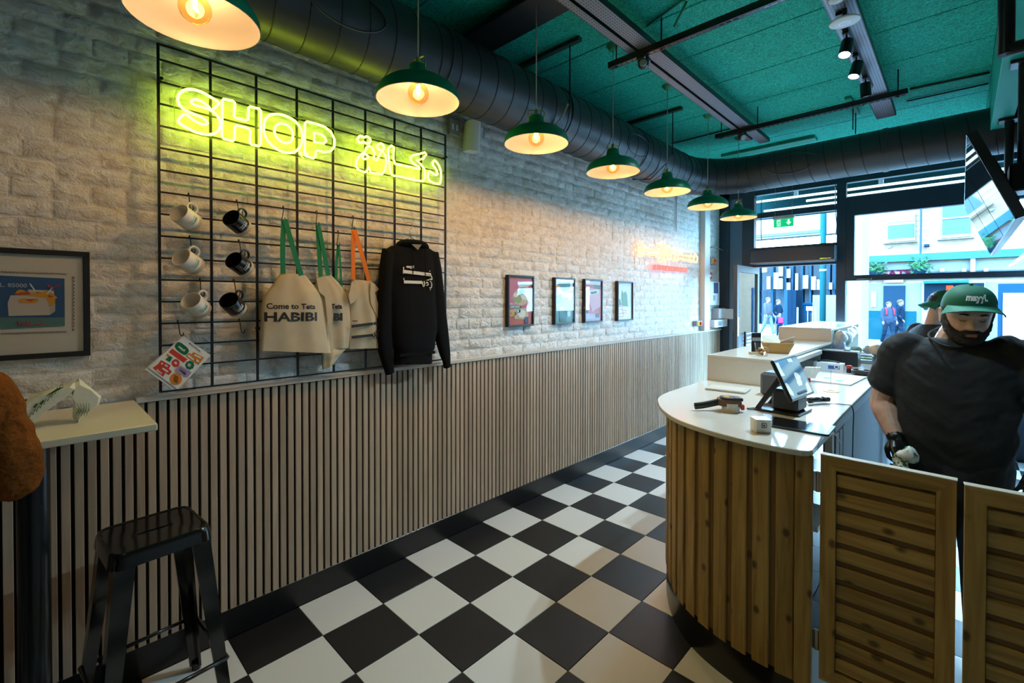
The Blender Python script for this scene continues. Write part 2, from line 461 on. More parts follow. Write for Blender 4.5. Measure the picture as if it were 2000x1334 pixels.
# ------------------------------------------------------------------ slatted panelling, cap rail, baseboard
panel = struct('trim_1', MB().box((MORT, -1.6, .13), (-.012, YW, 1.20)), mat('black_felt', (.006, .006, .006), .95))
tag(panel, 'pale timber slat panelling on black backing below the brick wall')
SLAT = mat_wood('ash_slat', (.44, .325, .225), (.54, .41, .295), (.4, .3, .2), 'z', .5, .9, knots=False)
pit = .0388
sm_ = MB().box((-.012, 0, .14), (0, .0272, 1.195), .0012).mesh('slat', SLAT)
y = -1.58; n = 0
while y < YW-.03:
    link('slat', sm_, panel, (0, y, 0)); y += pit
struct('trim_2', MB().box((MORT, -.34, 1.195), (.012, YW, 1.218), .003), mat('limed_wood', (.62, .57, .50), .5, var=.12, vscale=6, stretch=(1, .15, 1)))
struct('baseboard_left', MB().box((MORT, -1.6, 0), (.001, YW, .145), .004), mat('baseboard_black', (.010, .010, .011), .3, var=.3, vscale=5))

# ------------------------------------------------------------------ ceiling: wood-wool panels, beam, bulkhead
def mat_woodwool():
    m, nt, b = _bsdf('green_woodwool'); N, L = nt.nodes, nt.links
    b.inputs['Roughness'].default_value = .8
    geo = N.new('ShaderNodeNewGeometry')
    n = N.new('ShaderNodeTexNoise'); n.inputs['Scale'].default_value = 55; n.inputs['Detail'].default_value = 3; n.inputs['Distortion'].default_value = 2.2
    L.new(geo.outputs['Position'], n.inputs['Vector'])
    n2 = N.new('ShaderNodeTexNoise'); n2.inputs['Scale'].default_value = 1.3; L.new(geo.outputs['Position'], n2.inputs['Vector'])
    cr = N.new('ShaderNodeValToRGB'); cr.color_ramp.elements[0].position = .40; cr.color_ramp.elements[1].position = .62
    cr.color_ramp.elements[0].color = (.0, .25, .165, 1); cr.color_ramp.elements[1].color = (.005, .66, .48, 1)
    L.new(n.outputs['Fac'], cr.inputs[0])
    mx = N.new('ShaderNodeMix'); mx.data_type = 'RGBA'; mx.blend_type = 'MULTIPLY'; mx.inputs[0].default_value = .5
    r2 = N.new('ShaderNodeMapRange'); r2.inputs[3].default_value = .55; r2.inputs[4].default_value = 1.2; L.new(n2.outputs['Fac'], r2.inputs[0])
    L.new(cr.outputs[0], mx.inputs[6]); L.new(r2.outputs[0], mx.inputs[7]); L.new(mx.outputs[2], b.inputs['Base Color'])
    bp = N.new('ShaderNodeBump'); bp.inputs['Strength'].default_value = .6; bp.inputs['Distance'].default_value = .006
    L.new(n.outputs['Fac'], bp.inputs['Height']); L.new(bp.outputs[0], b.inputs['Normal'])
    return m
WOOL = mat_woodwool()
GREENP = mat('green_paint', (.0, .22, .14), .6)
DKGREEN = mat('dark_green_paint', (.004, .05, .03), .7)
ceiling = struct('ceiling', MB().box((-.35, -3.8, CEIL), (4.6, 6.5, CEIL+.2)), DKGREEN)
yy = 2.21-.585*9
while yy < 6.3:
    y1 = min(yy+.581, 6.4)
    MB().box((-.03, yy+.004, CEIL-.022), (2.68, y1, CEIL+.001), .004).build('ceiling_panel', WOOL, ceiling)
    yy += .585
struct('trim_3', MB().box((2.68, -3.0, 3.02), (2.80, 5.6, CEIL), .004), mat('green_bulkhead', (.0, .36, .26), .55))
# steel beam across the room
bm_ = thing('steel_beam', 'black painted steel beam crossing the green ceiling near the wall', 'beam', (0, 0, 0))
MB().box((-.02, 1.36, 3.375), (2.66, 1.61, 3.392), .002).build('lower_flange', BLACK, bm_)
MB().box((-.02, 1.478, 3.39), (2.66, 1.492, 3.4578)).build('web', BLACK, bm_)

# ------------------------------------------------------------------ ventilation duct: along the wall, round the corner, across the window
R1, R2 = .213, .196
ZD = 3.055; XD = .228; YD = 4.98
path = [(XD, -3.0+.08*k, ZD, R1) for k in range(0, 93)]
y_end = path[-1][1]; br = YD-y_end
for k in range(1, 13):
    a = PI/2*k/12; path.append((XD+br*(1-math.cos(a)), y_end+br*math.sin(a), ZD, R1+(R2-R1)*k/12))
x_s = path[-1][0]
k = 1
while x_s+.08*k < 4.1: path.append((x_s+.08*k, YD, ZD, R2)); k += 1
DUCT = mat('duct_black', (.022, .021, .025), .42, .0, spec=.8); SEAM = mat('duct_seam', (.004, .004, .005), .6)
duct = thing('ventilation_duct', 'large black spiral air duct along the wall and across the window', 'duct', (0, 0, 0))
MB().tube([p[:3] for p in path], [p[3] for p in path], 36).build('duct_body', DUCT, duct, smooth=True, ang=50)
def spiral():   # one continuous raised seam
    P = [Vector(p[:3]) for p in path]; pts = []; acc = 0
    for i in range(len(P)-1):
        t = (P[i+1]-P[i]); tn = t.normalized(); u = Vector((0,0,1)); v = tn.cross(u)
        for s in range(24):
            q = P[i].lerp(P[i+1], s/24); a = 2*PI*(acc+t.length*s/24)/.145; r = path[i][3]+(path[i+1][3]-path[i][3])*s/24-.0012
            pts.append(q + r*(math.cos(a)*u+math.sin(a)*v))
        acc += t.length
    return pts
MB().tube(spiral(), .0042, 4).build('spiral_seam', SEAM, duct, smooth=True)
for px, y0, y1 in ((0, .25, .55), (0, 3.0, 3.3)):   # access hatch outlines
    pts = [(XD+math.cos(PI*2*k/28)*.0+R1*1.012*math.cos(-.15+.42*math.sin(2*PI*k/28)), (y0+y1)/2+.2*math.cos(2*PI*k/28), ZD+R1*1.012*math.sin(-.15+.42*math.sin(2*PI*k/28))) for k in range(28)]
    MB().tube(pts, .004, 5, closed=True).build('hatch_rim', DUCT, duct, smooth=True)
pts = [(1.25+.24*math.cos(2*PI*k/28), YD-R2*1.012*math.cos(-.05+.5*math.sin(2*PI*k/28)), ZD+R2*1.012*math.sin(-.05+.5*math.sin(2*PI*k/28))) for k in range(28)]
MB().tube(pts, .005, 5, closed=True).build('hatch_rim', DUCT, duct, smooth=True)
for x in (1.13, 1.37): MB().ball((x, YD-R2-.004, ZD+.02), .016, 8, 6).build('hatch_knob', DUCT, duct, smooth=True)
for y in (1.05, 2.18, 3.33, 4.3):
    MB().tube([(XD, y-.02, ZD), (XD, y+.02, ZD)], R1+.006, 36).build('joint_band', DUCT, duct, smooth=True, ang=50)
for x in (.75, 2.0): MB().tube([(x-.02, YD, ZD), (x+.02, YD, ZD)], R2+.006, 36).build('joint_band', DUCT, duct, smooth=True, ang=50)
# threaded drop rods that carry the duct, hung from short ceiling channels
for i, (y, lab) in enumerate(((2.0, 'short dark ceiling channel with duct drop rods nearest the steel beam'), (3.62, 'short dark ceiling channel with duct drop rods near the far corner'))):
    h = thing('duct_hanger', lab, 'hanger', (0, y, 0))
    MB().box((.05, -.021, CEIL-.022-.03), (.62, .021, CEIL-.022), .003).build('channel', DKGREEN, h)
    for x in (.06, .53): MB().tube([(x, 0, CEIL-.05), (x, 0, ZD-.04 if x > .2 else ZD+.2)], .0055, 6).build('rod', BLKM, h)
    MB().tube([(.53, -.02, ZD-.04), (.47, 0, ZD-.1), (.30, 0, ZD-.225), (.1, 0, ZD-.19)], .006, 5).build('strap', BLKM, h)
h = thing('duct_hanger', 'pale green slotted channel with two rods above the cross duct', 'hanger', (1.78, YD-.1, 0))
MB().box((-.025, -.45, CEIL-.05), (.025, .05, CEIL-.022), .003).build('channel', GREENP, h)
for d in (-.17, -.02): MB().tube([(0, d, CEIL-.04), (0, d, ZD+R2-.02)], .005, 6).build('rod', BLKM, h)

# ------------------------------------------------------------------ shop-front wall: black frame, panes, door
GLASS = mat_glass('window_glass', (.93, .97, .98))
y0, y1 = 6.36, 6.44
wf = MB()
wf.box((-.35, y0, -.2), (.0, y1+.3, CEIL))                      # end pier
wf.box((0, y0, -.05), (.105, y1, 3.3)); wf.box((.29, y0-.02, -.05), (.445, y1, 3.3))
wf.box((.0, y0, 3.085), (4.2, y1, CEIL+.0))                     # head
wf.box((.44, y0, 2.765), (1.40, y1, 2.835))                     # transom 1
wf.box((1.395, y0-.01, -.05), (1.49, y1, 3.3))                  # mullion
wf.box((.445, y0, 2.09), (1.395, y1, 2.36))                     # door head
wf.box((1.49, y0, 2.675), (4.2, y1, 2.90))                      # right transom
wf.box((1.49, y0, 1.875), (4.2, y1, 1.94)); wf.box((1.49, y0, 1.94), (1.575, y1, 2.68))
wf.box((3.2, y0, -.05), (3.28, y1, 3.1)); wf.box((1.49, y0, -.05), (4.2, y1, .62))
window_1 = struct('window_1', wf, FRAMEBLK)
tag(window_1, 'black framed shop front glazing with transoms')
struct('wall_front', MB().box((.105, y0+.03, -.05), (.29, y1, 3.1)), mat('reveal_blue_lit', (.10, .17, .24), .5))  # reveal beside the door; bluish daylight on it is put into the colour
def pane(x0, z0, x1, z1, yy=None): MB().box((x0, (y0+y1)/2-.003, z0), (x1, (y0+y1)/2+.003, z1)).build('pane', GLASS, window_1)
pane(.445, 2.835, 1.395, 3.085); pane(.445, 2.36, 1.395, 2.765); pane(1.49, 2.90, 4.2, 3.085); pane(1.575, 1.94, 3.2, 2.675); pane(1.49, .62, 3.2, 1.875); pane(3.28, .62, 4.2, 1.875); pane(3.28, 1.94, 4.2, 2.675)
MB().box((1.60, y0-.025, 1.885), (1.75, y0, 1.90), .003).build('window_catch', CHROME, window_1)
for x in (1.66, 1.69): pass
# the entrance door, swung inwards
door_1 = struct('door_1', MB().box((.47, 5.47, .03), (.515, 5.535, 2.075)).box((.47, 6.28, .03), (.515, 6.345, 2.075)).box((.47, 5.53, 1.99), (.515, 6.285, 2.075)).box((.47, 5.53, .03), (.515, 6.285, .14)), mat('door_frame_grey', (.06, .075, .09), .4))
tag(door_1, 'glass entrance door with black frame standing open')
MB().box((.489, 5.53, .14), (.496, 6.285, 1.99)).build('door_pane', GLASS, door_1)
for s in (-.05, .085):
    MB().box((.4925+s-.012, 5.56, .85), (.4925+s+.012, 5.584, 1.24), .004).build('pull_bar', BLKM, door_1)
MB().box((.435, 5.565, 1.0), (.59, 5.58, 1.015)).build('pull_bar_fixing', BLKM, door_1)
MB().box((.514, 5.475, 1.18), (.519, 5.53, 1.42), .002).build('lock_plate', CHROME, door_1)
stk = MB()
for (a, b_, c_, d_) in ((5.78, .86, 5.79, 1.20), (6.03, .86, 6.04, 1.20), (5.78, .86, 6.04, .87), (5.78, 1.19, 6.04, 1.20)): stk.box((.5165, a, b_), (.518, c_, d_))
for k in range(6): stk.box((.5165, 5.82+.01*(k % 3), .90+.046*k), (.518, 6.0-.015*(k % 2), .92+.046*k))
stk.build('opening_hours_decal', WHITE, door_1)
# overdoor air curtain
ac = thing('air_curtain', 'long black overdoor air curtain heater above the entrance', 'heater', (.43, 6.20, 2.12))
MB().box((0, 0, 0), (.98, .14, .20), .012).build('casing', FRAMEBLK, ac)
MB().box((.01, -.006, .006), (.97, .004, .02)).build('outlet_strip', GREYP, ac)
MB().box((.82, -.008, .03), (.94, .0, .04)).build('maker_plate', CHROME, ac)
# ------------------------------------------------------------------ pendant lamps
SHADE = mat('shade_green', (.0, .21, .095), .36, spec=.5)
SHADEIN = mat('shade_inside_cream', (.20, .195, .20), .5)
BRASS = mat('brass', (.78, .52, .16), .28, 1.)
CORDM = mat('grey_cord', (.45, .42, .38), .8)
BULBG = mat_glass('amber_bulb_glass', (1.0, .84, .52), fres=1.25)
FILA = mat_emit('filament', (1.0, .72, .34), 60)
outer = [(.19, 0), (.19, .010), (.1865, .030), (.172, .056), (.143, .078), (.105, .094), (.072, .104), (.055, .112), (.046, .126), (.043, .158), (.036, .163)]
inner = [(r-.003, z-.001) for r, z in outer[:9]]
def make_pendant():
    t = thing('pendant_lamp', 'x', 'lamp')
    MB().lathe(outer, n=40).build('lamp_shade', SHADE, t, smooth=True, ang=45)
    MB().lathe([(.19, 0)]+inner+[(.02, .126)], n=40).build('shade_lining', SHADEIN, t, smooth=True, ang=60)
    MB().lathe([(.0, .162), (.034, .163), (.034, .168), (.012, .172), (.010, .20), (.006, .203), (0, .203)], n=16).build('brass_cap', BRASS, t, smooth=True, ang=40)
    a = [(-.045, 0, .145), (-.047, 0, .165), (-.046, 0, .188), (-.036, 0, .196), (0, 0, .196), (.036, 0, .196), (.046, 0, .188), (.047, 0, .165), (.045, 0, .145)]
    MB().tube(a, .0032, 6).build('brass_bracket', BRASS, t, smooth=True)
    MB().tube([(0, 0, .2), (0, 0, CEIL-.05-2.555)], .0032, 6).build('cord', CORDM, t, smooth=True)
    MB().lathe([(.0, 0), (.012, 0), (.03, .006), (.047, .03), (.05, .034), (0, .034)], (0, 0, CEIL-.056-2.555), n=20).build('ceiling_rose', SHADE, t, smooth=True, ang=40)
    MB().lathe([(.0, .085), (.019, .085), (.019, .122), (0, .122)], n=14).build('bulb_socket', BRASS, t, smooth=True, ang=40)
    b_ = MB().ball((0, 0, .036), .0475, 20, 12).build('bulb', BULBG, t, smooth=True)
    MB().tube([(-.007, 0, .075), (-.007, 0, .04), (0, .006, .028), (.007, 0, .04), (.007, 0, .075)], .0042, 6).build('filament', FILA, b_, smooth=True)
    return t
ys = [-.265, .603, 1.43, 2.267, 3.124, 4.0, 4.88]
lbl = ['nearest green pendant lamp, partly cut off at the top edge of the photo', 'green pendant lamp hanging over the end of the yellow neon sign, second nearest',
       'green pendant lamp third from the camera, right of the white wall speaker', 'green pendant lamp fourth from the camera, middle one of the row of seven',
       'green pendant lamp fifth from the camera', 'green pendant lamp second from the far end of the row', 'farthest green pendant lamp, in front of the shop window by the exit sign']
proto = make_pendant()
for i, y in enumerate(ys):
    o = proto if i == 0 else copy_tree(proto)
    o.location = (.715, y, 2.555); o['label'] = lbl[i]; o['group'] = 'row of green pendant lamps'
    o.rotation_euler.z = -YAW+.9 if i < 2 else .4*i
    l = light('bulb_light', 'POINT', (0, 0, .042), P_LAMP, WARM, shadow_soft_size=.028); l.parent = o

# ------------------------------------------------------------------ cable trays and struts
def mat_perf(name, col):
    m, nt, b = _bsdf(name); N, L = nt.nodes, nt.links
    b.inputs['Roughness'].default_value = .45; b.inputs['Metallic'].default_value = .3
    geo = N.new('ShaderNodeNewGeometry'); mp = N.new('ShaderNodeMapping'); mp.inputs['Scale'].default_value = (62, 40, 1); L.new(geo.outputs['Position'], mp.inputs[0])
    sx = N.new('ShaderNodeSeparateXYZ'); L.new(mp.outputs[0], sx.inputs[0])
    def cell(o):
        f = N.new('ShaderNodeMath'); f.operation = 'FRACT'; L.new(o, f.inputs[0])
        s = N.new('ShaderNodeMath'); s.operation = 'SUBTRACT'; s.inputs[1].default_value = .5; L.new(f.outputs[0], s.inputs[0])
        a = N.new('ShaderNodeMath'); a.operation = 'ABSOLUTE'; L.new(s.outputs[0], a.inputs[0]); return a.outputs[0]
    def less(o, v):
        q = N.new('ShaderNodeMath'); q.operation = 'LESS_THAN'; q.inputs[1].default_value = v; L.new(o, q.inputs[0]); return q.outputs[0]
    q = N.new('ShaderNodeMath'); q.operation = 'MULTIPLY'; L.new(less(cell(sx.outputs[0]), .14), q.inputs[0]); L.new(less(cell(sx.outputs[1]), .26), q.inputs[1])
    mx = N.new('ShaderNodeMix'); mx.data_type = 'RGBA'; mx.inputs[6].default_value = (*col, 1); mx.inputs[7].default_value = (.01, .01, .015, 1)
    L.new(q.outputs[0], mx.inputs[0]); L.new(mx.outputs[2], b.inputs['Base Color'])
    return m
TRAY = mat_perf('perforated_tray', (.26, .25, .30))
def tray(lab, x0, x1, ya, yb, z):
    t = thing('cable_tray', lab, 'cable tray', (0, 0, 0))
    MB().box((x0, ya, z), (x1, yb, z+.003)).build('tray_base', TRAY, t)
    for x in (x0, x1): MB().box((x-.0015, ya, z), (x+.0015, yb, z+.04)).build('tray_side', BLKM, t)
ZT = 3.29
tray('narrow perforated cable tray beside the wider one, above the pendant row', .905, .955, -2.5, 4.55, ZT)
tray('wide perforated cable tray running next to the narrow one', .978, 1.072, -2.5, 4.72, ZT)
tray('perforated cable tray over the counter carrying the spotlights', 1.955, 2.09, -2.5, 4.74, ZT)
for yk, lab in ((2.17, 'nearer black slotted strut channel hung across under the cable trays'), (4.12, 'farther black slotted strut channel hung across under the cable trays')):
    t = thing('strut_channel', lab, 'strut', (0, yk, ZT-.043))
    MB().box((.745, -.0205, 0), (2.21, .0205, .003)).box((.745, -.0205, 0), (2.21, -.018, .041)).box((.745, .018, 0), (2.21, .0205, .041)).build('channel', BLKM, t)
    sl = MB()
    for k in range(36): sl.box((.77+.04*k, -.006, -.0006), (.795+.04*k, .006, .0002))
    sl.build('slots', GLOSSBLK, t)
    for x in (.80, 1.13, 1.93, 2.15): MB().tube([(x, 0, -.012), (x, 0, CEIL-.022-ZT+.043)], .005, 6).build('rod', BLKM, t)
    for x in (.80, 2.15): MB().lathe([(0, -.008), (.011, -.008), (.011, 0), (0, 0)], (x, 0, 0), n=6).build('nut', BLKM, t)
# beam detectors / emergency fittings slung under each strut
for yk, rz, lab, col in ((2.18, .2, 'black twin emergency fitting under the nearer strut channel', BLKPL), (4.10, -.5, 'round dark detector with pale lens under the farther strut channel', BLKPL)):
    t = thing('emergency_fitting', lab, 'light fitting', (1.0, yk, ZT-.043))
    MB().lathe([(0, 0), (.035, 0), (.038, -.02), (.034, -.062), (.018, -.078), (0, -.08)], n=20).build('housing', col, t, smooth=True, ang=40)
    MB().box((-.03, -.045, -.03), (.03, .045, 0), .006).build('bracket', BLKM, t)
    d = Vector((.72, -.69, -.35)).normalized() if yk > 3 else Vector((.4, -.9, -.1)).normalized()
    q = d.to_track_quat('Z', 'Y').to_matrix().to_4x4(); c = Vector((0, 0, -.05))+d*.03
    MB().lathe([(0, .006), (.02, .005), (.024, 0), (.024, -.02)], n=18).xf(Matrix.Translation(c) @ q).build('lens', mat('pale_lens', (.6, .62, .62), .3) if yk > 3 else GREYP, t, smooth=True, ang=40)
# thin conduits on the ceiling
def conduit(lab, pts, r=.010, m=GREENP):
    o = MB().tube(pts, r, 8).build('conduit', m, None, smooth=True); return tag(o, lab, 'conduit', None)
zc = CEIL-.034
conduit('green painted conduit stub on the ceiling beside the wide cable tray', [(1.02, 2.19, zc), (1.30, 2.10, zc), (1.32, 2.11, zc-.01), (1.22, 2.16, zc-.1)], .008)
conduit('dark conduit running across the ceiling behind the farther strut', [(.1, 4.52, zc), (.95, 4.5, zc)], .008, DKGREEN)
conduit('green conduit crossing the ceiling above the television row', [(2.19, 4.60, zc), (2.67, 4.66, zc)], .010, DKGREEN)
conduit('thin green conduit along the duct edge at the right of the ceiling', [(2.15, 4.90, zc), (2.67, 4.92, zc)], .007, DKGREEN)
o = MB().box((.35, 5.35, CEIL-.06), (1.35, 5.50, CEIL-.022), .003).build('ceiling_batten', GREENP); tag(o, 'green painted batten on the ceiling behind the cross duct', 'batten')

# ------------------------------------------------------------------ spotlights, smoke detectors, wifi disc on the counter tray
tr = thing('light_track', 'black lighting track fixed under the cable tray over the counter', 'track', (2.005, 0, ZT-.02))
MB().box((-.017, 2.58, 0), (.017, 3.86, .019), .002).build('track_rail', BLKM, tr)
SPOTE = mat_emit('spot_lens_lit', (.85, .95, 1.0), 40)
def spot(lab, y, d, on, power=None, size=112):
    t = thing('track_spotlight', lab, 'spotlight', (2.005, y, ZT-.02), (0, 0, 0), 'spotlights on the counter track')
    d = Vector(d).normalized(); q = d.to_track_quat('-Z', 'Y').to_matrix().to_4x4(); c = Vector((0, 0, -.085))
    MB().box((-.016, -.04, -.018), (.016, .04, 0), .003).build('track_adapter', BLKM, t)
    MB().tube([(0, 0, -.015), (0, 0, -.05)], .006, 8).build('stem', BLKM, t)
    M = Matrix.Translation(c) @ q
    MB().lathe([(0, .045), (.030, .045), (.033, .04), (.033, -.058), (.030, -.058), (.028, -.046)], n=24).xf(M).build('can', BLKM, t, smooth=True, ang=40)
    MB().lathe([(0, -.050), (.029, -.050)], n=24).xf(M).build('lens', SPOTE if on else GREYP, t)
    if on:
        p = M @ Vector((0, 0, -.062))
        l = light('spot_beam', 'SPOT', p, power or P_SPOT, COOL, spot_size=math.radians(size), spot_blend=.7, shadow_soft_size=.028)
        l.rotation_euler = d.to_track_quat('-Z', 'Y').to_euler(); l.parent = t
    return t
spot('lit black track spotlight nearest the wifi disc', 2.83, (-.12, -.35, -1), True)
spot('lit black track spotlight in the middle of the three', 3.20, (-.22, -.25, -1), True)
spot('unlit black track spotlight hanging farthest along the track', 3.62, (.05, .12, -1), False)
# unseen track carried on over the customer side; its rear spot is added fill light
tr2 = thing('light_track', 'black lighting track continuing along the tray above the camera', 'track', (2.005, 0, ZT-.02))
MB().box((-.017, -2.2, 0), (.017, 1.9, .019), .002).build('track_rail', BLKM, tr2)
spot('lit track spotlight above the picture, nearest the wifi disc', 1.25, (.32, .72, -1), True, P_SPOT*.42, 62)
spot('added unseen fill spotlight above the camera', -.9, (-.5, -.1, -1), True, P_SPOT*.06)

sd = thing('smoke_detector', 'white domed smoke detector on the cable tray next to the wifi disc', 'smoke detector', (2.03, 2.36, ZT-.006))
MB().lathe([(0, 0), (.055, 0), (.056, -.012), (.05, -.018), (0, -.018)], n=28).build('base', WHITE, sd, smooth=True, ang=35)
MB().lathe([(0, -.018), (.047, -.018), (.047, -.03), (.036, -.045), (.016, -.051), (0, -.052)], n=28).build('dome', mat('grey_white_plastic', (.60, .61, .62), .35), sd, smooth=True, ang=35)
for k in range(8):
    a = 2*PI*k/8; MB().box((-.009, .0465, -.029), (.009, .0485, -.02)).xf(Matrix.Rotation(a, 4, 'Z')).build('vent_slot', GLOSSBLK, sd)
sd2 = thing('dome_camera', 'dark dome camera on the cable tray at the top edge of the photo', 'camera', (2.005, 2.245, ZT-.006))
MB().lathe([(0, 0), (.05, 0), (.05, -.018), (0, -.018)], n=24).build('base', BLKPL, sd2, smooth=True, ang=35)
MB().lathe([(0, -.052), (.015, -.05), (.032, -.04), (.041, -.018)], n=24).build('dome', GLOSSBLK, sd2, smooth=True, ang=35)
ap = thing('wifi_access_point', 'round white wifi disc with faint blue ring under the cable tray', 'access point', (2.035, 2.57, ZT-.085), (.05, 0, 0))
MB().lathe([(0, 0), (.055, .0), (.073, .006), (.075, .012), (.068, .018), (.05, .022), (0, .024)], n=36).build('disc', WHITE, ap, smooth=True, ang=35)
MB().lathe([(.024, -.0006), (.0265, -.0006)], n=30).build('ring_light', mat_emit('blue_ring', (.2, .45, 1), 1.4), ap)
MB().tube([(0, 0, .02), (0, 0, .08)], .012, 8).build('stem', BLKM, ap)
# ------------------------------------------------------------------ helpers for things hung flat on the wall (plane x = const)
def crop(x0, y0, s): return lambda p: (x0+p[0]/s, y0+p[1]/s)
def wpts(pts, cr, x): return [at(*cr(p), 'x', x) for p in pts]
def plate(name, P, th, m, parent=None, smooth=False):
    """flat piece: outline of world points on a wall plane, given thickness towards the room"""
    n = len(P); V = [tuple(p) for p in P]+[(p.x+th, p.y, p.z) for p in P]
    mb = MB().add(V, [tuple(range(n)), tuple(range(n, 2*n))[::-1]]+[(i, i+n, (i+1) % n+n, (i+1) % n) for i in range(n)])
    return mb.build(name, m, parent)
def rel(P, o): return [p-Vector(o.location) for p in P]

# ------------------------------------------------------------------ wire grid panel
GX = .034
grid = thing('grid_panel', 'large black wire grid display panel hung on the brick wall', 'display panel', (GX, -.26, 1.235))
bx_ = [0, .193, .386, .579, .772, .965, 1.158, 1.351, 1.545]
gm = MB().box((-.005, -.005, 0), (.005, .005, 1.505)).mesh('upright_bar', BLKM)
for b_ in bx_: link('upright_bar', gm, grid, (0, b_, 0))
gh = MB().box((-.004, 0, -.0035), (.004, 1.545, .0035)).mesh('cross_bar', BLKM)
gz = [1.435-.0947*k for k in range(15)]
for z in gz+[1.50, .003]: link('cross_bar', gh, grid, (.0055, 0, z))
for y, z in ((0, 1.36), (1.545, 1.36), (.386, .26), (1.351, .1)):
    MB().tube([(-.055, y+.012, z), (.0, y+.012, z)], .007, 8).build('wall_peg', BLKM, grid)
GZ = [1.235+z for z in gz]   # heights of the cross bars

# ------------------------------------------------------------------ yellow neon sign
NEON = mat_emit('neon_yellow', (.76, 1.0, .06), 12)
ACRY = mat_glass('acrylic', (.97, 1.0, .93), fres=1.2)
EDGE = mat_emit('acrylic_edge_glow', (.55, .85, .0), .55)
cz = crop(300, 130, 3.3333)
NX = .075
sign = thing('neon_sign', 'yellow neon sign reading SHOP with Arabic lettering on the wire grid', 'neon sign', at(600, 280, 'x', NX))
loops = [
 ('letter_s', 1, [(425,240),(400,217),(350,187),(300,161),(240,148),(195,156),(166,181),(158,215),(170,250),(200,280),(250,305),(300,325),(335,345),(350,365),(340,377),(315,375),(270,355),(230,325),(206,310),(183,322),(160,352),(180,376),(220,400),(270,425),(330,440),(380,440),(415,424),(431,395),(431,355),(415,320),(385,292),(340,271),(290,257),(256,245),(246,230),(256,216),(285,215),(320,232),(355,258),(378,283)]),
 ('letter_h', 0, [(447,224),(455,212),(515,223),(528,236),(524,323),(533,334),(603,351),(615,343),(618,270),(629,261),(688,275),(698,290),(697,503),(686,518),(640,509),(627,497),(629,415),(617,402),(541,383),(529,393),(526,473),(515,485),(457,470),(445,456)]),
 ('letter_o', 1, [(717,395),(726,348),(755,317),(800,309),(850,318),(900,341),(940,376),(963,420),(969,470),(955,520),(925,551),(880,561),(830,551),(785,525),(745,485),(722,440)]),
 ('letter_o_inner', 1, [(787,420),(801,382),(835,370),(875,385),(900,415),(907,455),(893,489),(860,499),(825,484),(798,455)]),
 ('letter_p', 0, [(986,368),(998,358),(1060,374),(1115,393),(1155,427),(1178,475),(1176,522),(1152,551),(1110,557),(1067,545),(1056,552),(1052,588),(1041,597),(992,583),(984,572)]),
 ('letter_p_inner', 0, [(1044,430),(1088,440),(1117,463),(1123,485),(1108,502),(1046,491)]),
 ('arabic_dots', 1, [(1326,475),(1345,451),(1368,462),(1388,455),(1411,474),(1406,495),(1386,501),(1366,490),(1345,497)]),
 ('arabic_stroke_end', 0, [(1400,515),(1384,532),(1376,556),(1344,578),(1322,612),(1316,648),(1335,672),(1373,688),(1388,683),(1400,652),(1412,688),(1440,695),(1488,700),(1508,672),(1515,620),(1509,577),(1488,548),(1470,580),(1452,611),(1431,602),(1439,562),(1420,526)]),
 ('arabic_eye', 1, [(1370,568),(1396,583),(1387,601),(1362,597)]),
 ('arabic_dot', 1, [(1456,515),(1480,500),(1500,520),(1492,542),(1466,540)]),
 ('arabic_stroke_middle', 0, [(1527,535),(1549,513),(1564,525),(1561,600),(1571,632),(1600,640),(1680,656),(1733,668),(1730,655),(1690,631),(1671,602),(1682,580),(1768,559),(1775,572),(1755,600),(1712,611),(1741,636),(1764,670),(1768,720),(1754,747),(1700,740),(1600,716),(1552,708),(1541,680),(1531,600)]),
 ('arabic_stroke_first', 1, [(1830,611),(1857,645),(1871,690),(1868,748),(1854,764),(1810,752),(1787,730),(1789,692),(1800,681),(1830,705),(1848,699),(1836,665),(1816,636)])]
for nm, sm, pts in loops:
    P = rel(wpts(pts, cz, NX), sign)
    if sm: P = smooth_poly(P, 3, True)
    MB().tube(P, .0056, 8, closed=True).build(nm, NEON, sign, smooth=True)
b1 = [(150,150),(200,125),(300,140),(425,190),(545,215),(545,250),(600,262),(600,235),(710,262),(780,292),(860,300),(950,345),(1000,335),(1100,365),(1170,410),(1200,480),(1190,550),(1150,575),(1080,575),(1065,620),(960,600),(900,580),(800,570),(700,540),(600,525),(595,500),(550,500),(420,480),(330,460),(230,430),(140,380),(130,220)]
b2 = [(1310,450),(1350,430),(1420,450),(1520,490),(1570,500),(1570,600),(1650,560),(1780,545),(1790,600),(1840,590),(1890,660),(1885,760),(1860,785),(1760,765),(1530,725),(1400,710),(1310,680),(1295,640)]
for b_ in (b1, b2):
    P = rel(wpts(b_, cz, NX-.014), sign)
    plate('acrylic_backing', P, .004, ACRY, sign)
    MB().tube([p+Vector((.002, 0, 0)) for p in P], .0011, 4, closed=True).build('acrylic_edge', EDGE, sign)

